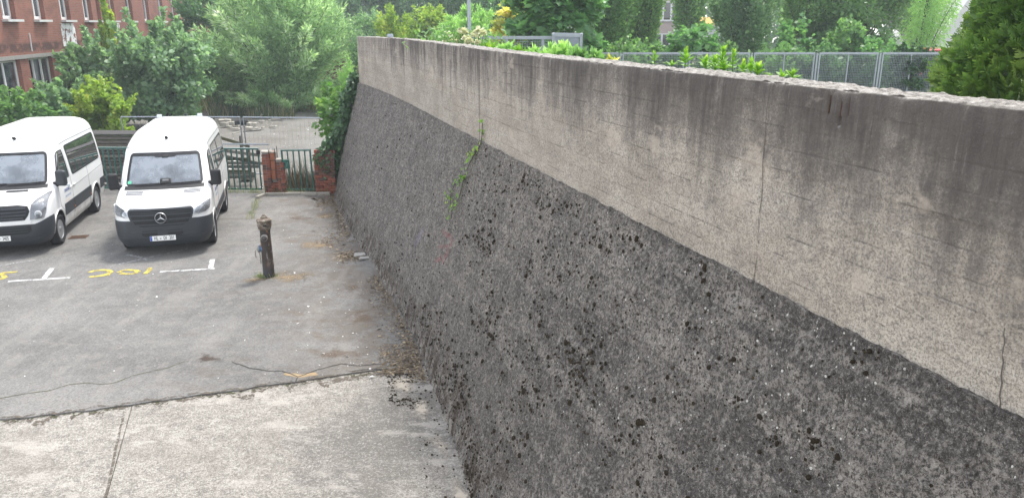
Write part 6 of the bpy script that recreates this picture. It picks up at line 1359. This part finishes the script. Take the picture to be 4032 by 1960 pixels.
for i, (u, v, lab, wh, bg_) in enumerate(((2583, 212, 'small lime green plant furthest along the coping, before the second fence post', 4, .8), (2660, 255, 'low tuft of lime leaves left of the tall plant at the fence post', 3, .9), (2691, 206, 'tall plant with long lime leaves right at the mesh fence post', 5, 1.15), (2757, 236, 'bushy lime green plant at the left end of the dense clump', 5, 1.1),
                                        (2812, 234, 'bright yellow tipped plant second in the dense clump', 5, 1.05), (2846, 194, 'tallest green plant of the dense clump, reaching above the fence rail', 7, 1.0), (2862, 262, 'short plant in front of the tallest one of the clump', 4, 1.0), (2893, 208, 'slender tall plant just right of the tallest one', 6, .9), (2925, 262, 'broad leaved plant at the right end of the clump', 4, 1.1),
                                        (2957, 250, 'plant in front of the fence post right of the clump', 5, 1.05), (2992, 260, 'bushy plant right of the fence post', 5, 1.0), (3024, 296, 'tiny leaf tuft on the coping', 2, .5), (3086, 296, 'small low plant alone on the coping, left of the last one', 3, .8), (3147, 284, 'last small plant on the coping, nearest the conifer', 4, .9))):
    herb(u, v, lab, 300 + i, wh, bg_)
# weeds and flowers nearer the far end
def weed(u, v, w, label, mat, n, L, seed, shape=LANCE, q=4.2):
    p = at_q(u, v + 16, q); zb = float(terrain(np.array(p.x), np.array(p.y))); d = math.hypot(p.x, p.y); w = w * .8
    return rodded('weed_clump', label, 'weeds', (p.x, p.y, zb), p.z - zb, w / 2 / FPX * d * 1.05, LM[mat], n, L, seed, stems=14, tilt=.95, shape=shape, bark=BARK, shown=6, group='weed clumps behind the coping', start=.35, bushy=.12, r0=.006)
for i, (u, v, w, lab, m_) in enumerate(((1935, 150, 110, 'bright weed clump right of the white flowers', 'lime'), (1990, 155, 80, 'weed clump left of the first railing post', 'bright'), (2055, 158, 90, 'tall lime weed clump between the two railing posts', 'lime'), (2100, 180, 70, 'short weed clump before the second railing post', 'bright'), (2165, 172, 90, 'grey green weed clump left of the mesh cage', 'bright'), (2225, 150, 110, 'loose tall weed clump in front of the mesh cage', 'bright'), (2285, 190, 80, 'low weed clump right of the mesh cage', 'mid'),
                                      (2340, 205, 70, 'small weed clump on the coping where the long fence begins', 'mid'), (2410, 222, 80, 'reddish tipped weed clump before the long mesh fence', 'gold'), (1590, 148, 90, 'low weed clump at the curved far end of the coping', 'bright'), (1660, 142, 130, 'green weed clump left of the white flowers', 'bright'), (1740, 140, 120, 'weed clump under the brick pillar', 'mid'), (1495, 138, 60, 'lime leaf cushion on the tip of the wall', 'lime'))):
    weed(u, v, w, lab, m_, 620, .10 if m_ != 'gold' else .07, 330 + i, q=4.0 if u > 1880 else 4.4)
def flowers():
    p = at_q(1810, 165, 3.9); zb = float(terrain(np.array(p.x), np.array(p.y))); t = thing('flowering_shrub', 'low shrub with large creamy white flower heads behind the coping', 'shrub', (p.x, p.y, zb)); r = np.random.default_rng(91); rr = random.Random(9)
    n = 700; P = np.stack([r.normal(0, .42, n), r.normal(0, .2, n), r.uniform(.15, .62, n)], -1); link('foliage', leaves('foliage', P, rdir(r, n) + np.array([0, 0, .4]), rdir(r, n) + np.array([0, 0, .8]), .11, LANCE, LM['mid'], r.uniform(.1, .9, n)), t)
    fm = leaf_mat('cream_petals', [(0, (.50, .48, .32)), (.5, (.62, .60, .46)), (1, (.72, .70, .60))], .3, gain=1.0)
    for (u, v, k) in ((1762, 140, 1.0), (1775, 150, .8), (1822, 132, 1.2), (1816, 148, .9), (1838, 158, 1.0), (1848, 166, .9), (1868, 146, .9), (1888, 130, 1.2), (1904, 138, .8), (1758, 168, .9), (1772, 172, 1.0), (1800, 172, .9), (1882, 172, .8), (1840, 176, .7)):
        c = at_q(u, v, 3.9) - t.location; m = 26; D = rdir(r, m); D[:, 2] = np.abs(D[:, 2]) * .8; D[:, 1] -= .35; P = np.array(c) + D * .035 * k; link('flower_head', leaves('flower_head', P, unit(D + rdir(r, m) * .5), unit(D + np.array([0, 0, .3])), .085 * k, ROUND, fm, r.uniform(.1, 1, m)), t)
        MB().tube([(c.x * .8, c.y * .8, .1), (c.x, c.y, c.z)], .006, 5).build('stem', BARK, t)
    for i in range(4): MB().tube([(rr.gauss(0, .1), rr.gauss(0, .1), -.05), (rr.gauss(0, .3), rr.gauss(0, .12), .5)], .008, 5).build('branch', BARK, t)
flowers()

# ------------------------------------------------------------------ grass, reeds, litter: what nobody could count
def blades(name, label, P, L, mat, seed, lean=.35, wid=.06, kind='stuff'):
    r = np.random.default_rng(seed); n = len(P); A = unit(np.array([0, 0, 1.0]) + r.normal(0, lean, (n, 3))); sh_ = np.array([(0, wid / 2), (.55, wid * .42), (1, 0), (.55, -wid * .42), (0, -wid / 2)])
    o = link(name, leaves(name, P, A, rdir(r, n), L * np.exp(r.normal(0, .3, n)), sh_, mat, r.uniform(0, 1, n))); tag(o, label, 'grass', kind='stuff'); return o
def along(uvs, n, w, seed):
    r = np.random.default_rng(seed); P = np.array([list(onz(*p)) for p in uvs]); d = np.linalg.norm(np.diff(P, axis=0), axis=1); t = r.uniform(0, d.sum(), n); c = np.concatenate([[0], np.cumsum(d)]); j = np.clip(np.searchsorted(c, t) - 1, 0, len(d) - 1)
    q = P[j] + (P[j + 1] - P[j]) * ((t - c[j]) / d[j])[:, None]; q[:, :2] += r.normal(0, w, (n, 2)); return q
GRASSM = leaf_mat('grass_blades', [(0, (.05, .10, .025)), (.5, (.11, .17, .04)), (.8, (.24, .23, .09)), (1, (.34, .27, .15))], gain=1.5); STRAWL = leaf_mat('straw', [(0, (.06, .04, .025)), (.4, (.15, .105, .062)), (.75, (.26, .195, .115)), (1, (.38, .30, .185))], .1, gain=1.0); REEDM = leaf_mat('reed_blades', [(0, (.030, .060, .035)), (.5, (.05, .09, .048)), (.7, (.12, .12, .065)), (1, (.36, .29, .20))], gain=1.6)
blades('grass', 'grass growing in the seam beside the kerb', along([(1012, 788), (1005, 815), (992, 845), (985, 865)], 420, .06, 1), .07, GRASSM, 2)
blades('grass', 'grass tufts along the foot of the gates', along([(820, 757), (1040, 760), (1130, 763), (1250, 762), (1300, 764)], 520, .06, 3), .15, GRASSM, 4, .3, .035)
blades('grass', 'grass tufts round the foot of the hydrant', along([(1015, 1090), (1045, 1092), (1085, 1088)], 240, .05, 5), .08, GRASSM, 6)
blades('dry_stalks', 'dry stalks and weeds standing behind the small gate', along([(1100, 740), (1270, 742)], 900, .25, 7), .55, STRAWL, 8, .16, .02)
r = np.random.default_rng(12); n = 9000; c = np.array([list(onz(u, v)) for u, v in zip(r.uniform(825, 1160, n), r.uniform(400, 466, n))]); c[:, 2] -= .06; dens = fbm(c[:, 0] * .6, c[:, 1] * .5, 3, 4) > .42
blades('reeds', 'band of dark green reeds with bleached stalks in front of the willow', c[dens][::2], .55, REEDM, 13, .16, .045)
blades('grass', 'rough grass under the willow and round the shrubs', np.array([list(onz(u, v)) for u, v in zip(r.uniform(700, 1330, 5000), r.uniform(330, 440, 5000))]) - np.array([0, 0, .06]), .4, GRASSM, 14, .4, .08)
def flakes(name, label, P, L, mat, seed, shape=QUAD):
    r = np.random.default_rng(seed); n = len(P); A = r.normal(size=(n, 3)) * np.array([1, 1, .18]); o = link(name, leaves(name, P, A, np.array([0, 0, 1.0]) + r.normal(0, .25, (n, 3)), L * np.exp(r.normal(0, .45, n)), shape, mat, r.uniform(0, 1, n))); tag(o, label, 'litter', kind='stuff')
r = np.random.default_rng(21); n = 7500; s = r.uniform(9.8, 23, n); e = r.exponential(.13, n); keep = fbm(s * 1.2, e * 2, 3, 6) > .40; q = foot_q(s) - .02 - e
flakes('leaf_litter', 'dry brown leaf litter gathered along the foot of the wall', np.stack([-.3111355 * s + .9503656 * q, .9503656 * s + .3111355 * q, np.full(n, GROUND + .006) + r.uniform(0, .01, n)], -1)[keep], .028, STRAWL, 22)
def region(u0, v0, u1, v1, n, seed, sg=.45):
    r = np.random.default_rng(seed); a, b, c_, d = [np.array(list(onz(*p))) for p in ((u0, v0), (u1, v0), (u1, v1), (u0, v1))]; x, y = np.clip(r.normal(.5, sg / 2, n), 0, 1)[:, None], np.clip(r.normal(.5, sg / 2, n), 0, 1)[:, None]; return (a * (1 - x) + b * x) * (1 - y) + (d * (1 - x) + c_ * x) * y + np.array([0, 0, .008])
P = region(1500, 1360, 1650, 1465, 5200, 31, .6); flakes('leaf_litter', 'thick straw coloured litter in the corner between asphalt and wall', P + np.array([0, 0, -.012]), .04, STRAWL, 32, NARROW)
flakes('leaf_litter', 'straw coloured litter scattered round the hydrant foot', np.concatenate([region(1080, 1060, 1250, 1120, 360, 33), region(950, 1075, 1060, 1125, 120, 34)]), .028, STRAWL, 35, NARROW)
flakes('leaf_litter', 'brown litter drifted against the wall near the slab scraps', np.concatenate([region(1320, 985, 1430, 1035, 600, 36), region(1235, 770, 1310, 830, 500, 37), region(1240, 900, 1370, 1000, 350, 38)]), .04, STRAWL, 39)
CHIPM = leaf_mat('white_chips', [(0, (.45, .44, .42)), (1, (.78, .77, .74))], 0.0, gain=1.0); n = 150; u = r.uniform(0, 1560, n); v = r.uniform(850, 1500, n); u = np.where(r.uniform(0, 1, n) < .65, np.clip(1350 + (v - 1100) * .35 - r.exponential(170, n), 0, 1600), u)
P = np.array([list(onz(a, b)) for a, b in zip(u, v)]) + np.array([0, 0, .008]); flakes('white_chips', 'small white stone and paint chips strewn over the yard', P[P @ np.array([.9503656, .3111355, 0]) < 1.75], .022, CHIPM, 41, ROUND)
n = 700; u = r.uniform(830, 1340, n); v = r.uniform(470, 745, n); flakes('gravel_bits', 'pale gravel and rubble bits strewn over the derelict lot', np.array([list(onz(a, b)) for a, b in zip(u, v)]) + np.array([0, 0, -.045]), .035, CHIPM, 43, ROUND)
# moss crumbs bordering the pale patch of the apron by the wall
n = 300; P = np.concatenate([region(1520, 1462, 1660, 1500, 90, 44, .6), region(1535, 1560, 1660, 1590, 70, 45, .6), region(1525, 1480, 1560, 1570, 40, 46, .6), region(1590, 1500, 1700, 1600, 60, 47, .8), region(1640, 1600, 1790, 1960, 60, 48, .7)]) - np.array([0, 0, .026])
VV, FF, b0 = [], [], 0
for i, p in enumerate(P):
    k = i % 5; V = tmpl[k] * float(np.exp(r.normal(math.log(.010), .4))) + p; VV.append(V); FF.append(tf[k] + b0); b0 += len(V)
tag(link('moss_crumbs', np_mesh('moss_crumbs', np.concatenate(VV), np.concatenate(FF), MOSS, smooth=True)), 'dark moss crumbs bordering the smooth pale patch of the apron', 'moss', kind='stuff')
PALEC = soft_stain('smooth_pale_concrete', (.47, .42, .35), .95, 3)
for (u, v, rx, ry, sd) in ((1590, 1510, .34, .36, 3), (1660, 1610, .2, .45, 5), (1740, 1760, .16, .6, 6), (1810, 1930, .14, .5, 8)): o = blob(onz(u, v, GROUND - .02), rx, ry, GROUND - .0185 + .0004 * sd, 'pale_patch', PALEC, apron, sd, ang=WA - PI / 2); rim_attr(o)
# ------------------------------------------------------------------ fences, post and other things on the higher ground
def gz_(x, y): return float(terrain(np.array(x), np.array(y)))
FY = 26.0; edges = [2355, 2440, 2700, 2953, 3208, 3455, 3700]
fence = thing('mesh_fence', 'galvanised mesh panel fence running behind the wall in front of the trees', 'fence', (0, FY, 0))
ztop = aty(2900, 207, FY).z; zbot = ztop - 1.75
for k, u in enumerate(edges):
    x = aty(u, 300, FY).x; MB().box((x, 0, (ztop - .03 + zbot - .1) / 2), (.06, .06, ztop - zbot + .1)).build('fence_post', GALV, fence)
for a, b in zip(edges[:-1], edges[1:]):
    xa, xb = aty(a, 300, FY).x + .07, aty(b, 300, FY).x - .07; xm = (xa + xb) / 2; P = link('fence_panel', None, fence); f = MB()
    f.box((xm, 0, ztop - .035), (xb - xa, .05, .07)).box((xm, 0, zbot + .03), (xb - xa, .05, .05)).box((xa + .02, 0, (ztop + zbot) / 2), (.045, .045, ztop - zbot - .13)).box((xb - .02, 0, (ztop + zbot) / 2), (.045, .045, ztop - zbot - .13)).box((xm, 0, (ztop + zbot) / 2), (.04, .045, ztop - zbot - .13)); f.build('panel_frame', GALV, P)
    w = MB(); n = int((xb - xa) / .055)
    for i in range(1, n): w.bar((xa + (xb - xa) * i / n, .004, zbot + .05), (xa + (xb - xa) * i / n, .004, ztop - .06), .006)
    n = int((ztop - zbot) / .055)
    for i in range(1, n): w.bar((xa + .03, -.002, zbot + (ztop - zbot) * i / n), (xb - .03, -.002, zbot + (ztop - zbot) * i / n), .006)
    tag(w.build('wire_mesh', GALV, P), kind='stuff')
# lamp post
p = aty(1848, 150, 20.0); zb = gz_(p.x, p.y); lp = thing('lamp_post', 'slim galvanised lamp post rising behind the white flowers', 'lamp post', (p.x, 20.0, zb)); MB().tube([(0, 0, -.1), (0, 0, 1.0), (0, 0, 5.5)], [.055, .052, .042], 12).build('post', GALV, lp, 60); MB().tube([(0, 0, 5.5), (0, -.25, 5.75), (0, -.7, 5.85)], .03, 8).build('arm', GALV, lp, 60); MB().box((0, -.95, 5.85), (.2, .55, .1), None, .8).build('lantern', GALV, lp, bevel=.02)
# railing with mesh infill and the taller cage
RY = 17.5; rl = thing('mesh_railing', 'pale steel railing with mesh infill between the lamp post and the mesh cage', 'railing', (0, RY, 0)); x0, x1 = aty(1852, 145, RY).x, aty(2185, 145, RY).x; zt_ = aty(2000, 144, RY).z; zb_ = zt_ - 1.0
MB().box(((x0 + x1) / 2, 0, zt_ - .03), (x1 - x0, .07, .07)).build('top_rail', GALV, rl); MB().box(((x0 + x1) / 2, 0, zb_ + .1), (x1 - x0, .05, .05)).build('bottom_rail', GALV, rl)
for u in (1856, 1995, 2137): x = aty(u, 160, RY).x; MB().box((x, 0, (zt_ - .07 + zb_ - .3) / 2), (.06, .06, zt_ - zb_ + .23)).build('railing_post', GALV, rl)
w = MB()
for i in range(1, 34): x = x0 + (x1 - x0) * i / 34; w.bar((x, .005, zb_ + .12), (x, .005, zt_ - .06), .006)
for i in range(1, 18): z = zb_ + (zt_ - zb_) * i / 18; w.bar((x0, -.003, z), (x1, -.003, z), .006)
tag(w.build('wire_mesh', GALV, rl), kind='stuff')
a, b = aty(2178, 139, 17.2), aty(2288, 145, 17.0); cg = thing('mesh_cage', 'boxy galvanised mesh cage at the right end of the railing', 'cage', (0, 0, 0)); f = MB(); D = 1.0; zt_ = a.z; zl = zt_ - 1.3
for (x, y) in ((a.x, a.y), (b.x, b.y), (b.x + .1, b.y + D), (a.x + .05, a.y + D)): f.bar((x, y, zl), (x, y, zt_), .05)
f.bar((a.x, a.y, zt_), (b.x, b.y, zt_ - .01), .06).bar((a.x + .05, a.y + D, zt_ + .01), (b.x + .1, b.y + D, zt_), .06).bar((b.x, b.y, zt_ + .003), (b.x + .1, b.y + D, zt_ + .003), .06).bar((a.x, a.y, zt_ + .003), (a.x + .05, a.y + D, zt_ + .003), .06); f.build('cage_frame', GALV, cg)
w = MB()
for i in range(1, 14):
    t_ = i / 14; w.bar((a.x + (b.x - a.x) * t_, a.y + (b.y - a.y) * t_, zl), (a.x + (b.x - a.x) * t_, a.y + (b.y - a.y) * t_, zt_), .006); w.bar((b.x + .1 * t_, b.y + D * t_, zl), (b.x + .1 * t_, b.y + D * t_, zt_), .006)
    z = zl + (zt_ - zl) * t_; w.bar((a.x, a.y, z), (b.x, b.y, z), .006); w.bar((b.x, b.y, z), (b.x + .1, b.y + D, z), .006)
tag(w.build('wire_mesh', GALV, cg), kind='stuff')
MB().box(((a.x + b.x) / 2 + .05, a.y + D + .0, (zl + zt_) / 2), (b.x - a.x, .03, zt_ - zl - .1)).build('back_sheet', plain('grey_sheet', (.30, .34, .40), .5, .4, var=.2), cg)
# brick pillar
p = aty(1818, 104, 40); zb = gz_(p.x, p.y); bp_ = thing('brick_pillar', 'square red brick pillar with a dark cap left of the lamp post', 'pillar', (p.x, 40, zb)); H = p.z - zb
MB().box((0, .0, H / 2 - .1), (.56, .56, H - .1)).build('pillar_core', MORTAR, bp_); box_part('cap', plain('dark_cap_stone', (.07, .06, .06), .8), bp_, (0, 0, H - .05), (.72, .72, .11), None, .015)
for k in range(18):
    z = H - .16 - .079 * k
    for j in range(3):
        L_ = (.112, .235, .235) if k % 2 else (.235, .235, .112); x = -.297 + sum(L_[:j]) + .006 * j + L_[j] / 2; me = (HALFB if L_[j] < .2 else STRETCH)[(k + j) % 4]; link('brick', me, bp_, (x, -.25, z)).scale = (.98, 1, 1)
MB().tube([(0, 0, H), (0, 0, H + .35)], .018, 6).build('rod', GALV, bp_)
# floodlight on the wall tip
p = at_q(1537, 147, 3.15); fl = thing('floodlight', 'small grey floodlight standing on the far end of the coping', 'lamp', (p.x, p.y, p.z - .02)); MB().box((0, 0, .05), (.16, .07, .08), (R(-20), 0, 0), .75).build('lamp_housing', GALV, fl, bevel=.006); MB().box((-.07, 0, .0), (.012, .03, .10)).box((.07, 0, .0), (.012, .03, .10)).build('bracket', GALV, fl)
# buildings, sign, car and wires seen through the trees
def block(name, label, u0, u1, vtop, y, wall_m, rows, cols, roof_m=None, ww=.9, wh=1.6):
    a, b = aty(u0, vtop, y), aty(u1, vtop, y); W = b.x - a.x; zb = -3.0; H = a.z - zb; t = thing(name, label, 'building', ((a.x + b.x) / 2, y + 4, zb)); MB().box((0, 0, H / 2), (W, 8, H)).build('building_wall', wall_m, t); MB().box((0, 0, H + .15), (W + .4, 8.4, .3)).build('roof', roof_m or LINT, t)
    for i in range(rows):
        for j in range(cols):
            x, z = -W / 2 + W * (j + .5) / cols, H - 2.0 - 3.0 * i
            if z < 1: continue
            w_ = link('window', None, t, (x, -4.0, z)); MB().box((0, 0, 0), (ww + .2, .12, wh + .2)).build('window_frame', WFRAME, w_); MB().box((0, -.062, 0), (ww, .012, wh)).build('pane', DKGLASS, w_); MB().box((0, -.1, -wh / 2 - .14), (ww + .3, .16, .08)).build('window_sill', SILLM, w_)
    return t
block('apartment_building', 'pale pink apartment building showing through a gap in the trees', 2590, 2720, -170, 78, plain('pink_render', (.42, .33, .31), .9, var=.08), 4, 4, ww=.6)
block('shop_building', 'grey white shop building with an ochre awning hidden behind the thin tree', 2730, 2905, 95, 76, plain('white_render', (.48, .49, .50), .9, var=.1), 1, 4)
p = aty(2800, 84, 70); aw = thing('awning', 'ochre yellow awning showing through the thin tree', 'awning', (p.x, 71, p.z)); MB().box((0, 0, 0), (3.4, 1.6, .07), (R(24), 0, 0)).build('awning_cloth', plain('ochre_cloth', (.46, .28, .05), .8), aw); MB().bar((-1.6, .7, -.4), (-1.6, .7, -4.2), .08).bar((1.6, .7, -.4), (1.6, .7, -4.2), .08).build('awning_post', GALV, aw)
p = aty(2864, 125, 52); zb = gz_(p.x, p.y); sg_ = thing('traffic_sign', 'small white square sign with a dark ring on a post among the trees', 'sign', (p.x, 52, zb)); MB().tube([(0, 0, 0), (0, 0, p.z - zb + .3)], .035, 8).build('post', GALV, sg_); pl = MB().box((0, -.05, p.z - zb), (.24, .02, .28)).build('sign_plate', PLATEW, sg_)
MB().lathe([(.075, 0), (.095, 0), (.095, .006), (.075, .006), (.075, 0)], 24, Matrix.Translation((0, -.062, p.z - zb + .02)) @ Matrix.Rotation(R(90), 4, 'X')).build('ring', INK, pl); o = link('letter', text_mesh('P', .13, INK), pl, (0, -.064, p.z - zb + .02), (PI / 2, 0, 0))
p = aty(2861, 30, 50); zb = gz_(p.x, p.y); sp = thing('sign_mast', 'pale mast with a short crossarm and hanging plates high among the trees', 'mast', (p.x, 50, zb)); h_ = p.z - zb; MB().tube([(0, 0, 0), (.02, 0, h_ + .35)], .07, 8).build('post', plain('pale_mast', (.55, .57, .57), .6), sp); MB().bar((-.45, -.02, h_ - .18), (0, -.02, h_ - .22), .06).build('arm', GALV, sp)
for k in range(3): MB().box((.28, -.05, h_ + .18 - .27 * k), (.32, .05, .2)).build('plate', WFRAME if k == 0 else plain('red_brown_plate', (.20, .09, .085), .6), sp)
gb = block('gabled_house', 'white rendered house with a steep gable left of the conifer', 3700, 3900, 150, 62, plain('white_gable_render', (.56, .55, .54), .9, var=.06), 1, 3)
for o in list(gb.children):
    if o.name.startswith('roof'): bpy.data.objects.remove(o)
W = (aty(3900, 150, 62) - aty(3700, 150, 62)).x; H = aty(3700, 150, 62).z + 3.0; M = Matrix(((1, 0, 0, 0), (0, 0, 1, 0), (0, 1, 0, 0), (0, 0, 0, 1)))
MB().prism([(-W / 2, H), (W / 2, H), (0, H + 3.2)], -3.99, 3.99, M).build('gable', plain('gable_render', (.56, .55, .54), .9, var=.06), gb); MB().bar((-W / 2 - .3, 0, H - .2), (0, 0, H + 3.35), .25, 8.6).build('roof', LINT, gb); MB().bar((W / 2 + .3, 0, H - .2), (0, 0, H + 3.36), .25, 8.6).build('roof_slope', LINT, gb)
def red_car():
    p = aty(3672, 236, 33); zb = gz_(p.x, p.y); t = thing('parked_car', 'red car parked behind the ivy covered fence beside the conifer', 'car', (p.x - .2, 33.4, p.z - 1.0), R(4)); RED = plain('red_car_paint', (.42, .02, .025), .25, var=.05, Coat_Weight=.5)
    M = Matrix(((1, 0, 0, 0), (0, 0, 1, 0), (0, 1, 0, 0), (0, 0, 0, 1))); prof = [(-2.0, .32), (-2.05, .62), (-1.9, .85), (-1.25, .95), (-.62, 1.42), (.75, 1.46), (1.45, .98), (1.95, .9), (2.02, .6), (1.98, .32)]
    MB().prism(prof, -.84, .84, M).build('body', RED, t, bevel=.07, seg=3, smooth=40)
    for s in (-1, 1):
        MB().prism([(-1.08, .98), (-.58, 1.36), (.04, 1.38), (.04, .98)], s * .845 - .006, s * .845 + .006, M).build('side_window', DKGLASS, t); MB().prism([(.12, .98), (.12, 1.38), (.70, 1.38), (1.2, 1.0)], s * .845 - .006, s * .845 + .006, M).build('side_window', DKGLASS, t)
        for x in (-1.25, 1.25): w_ = link('wheel', None, t, (x, s * .80, .31)); MB().lathe([(.2, -.09), (.31, -.09), (.31, .09), (.2, .09)], 24, Matrix.Rotation(-s * PI / 2, 4, 'X')).build('tyre', RUBBER, w_); MB().lathe([(.2, .05), (.001, .07)][::-1], 20, Matrix.Rotation(-s * PI / 2, 4, 'X')).build('rim', STEEL, w_)
        box_part('headlight', LAMP_IN, t, (-1.98, s * .6, .72), (.12, .32, .16), None, .03)
    MB().bar((-1.2, 0, 1.0), (-.66, 0, 1.41), 1.5, .03).build('windscreen', DKGLASS, t)
red_car()
# ------------------------------------------------------------------ the air
hz = NT('air'); vp = hz.n.new('ShaderNodeVolumePrincipled'); vp.inputs['Color'].default_value = (.86, .93, 1.0, 1); vp.inputs['Density'].default_value = .0013; vp.inputs['Anisotropy'].default_value = .25
hz.l(vp.outputs[0], hz.out.inputs['Volume'])
tag(MB().box((0, 62, 6), (300, 216, 25)).build('haze', hz.m), kind='stuff')
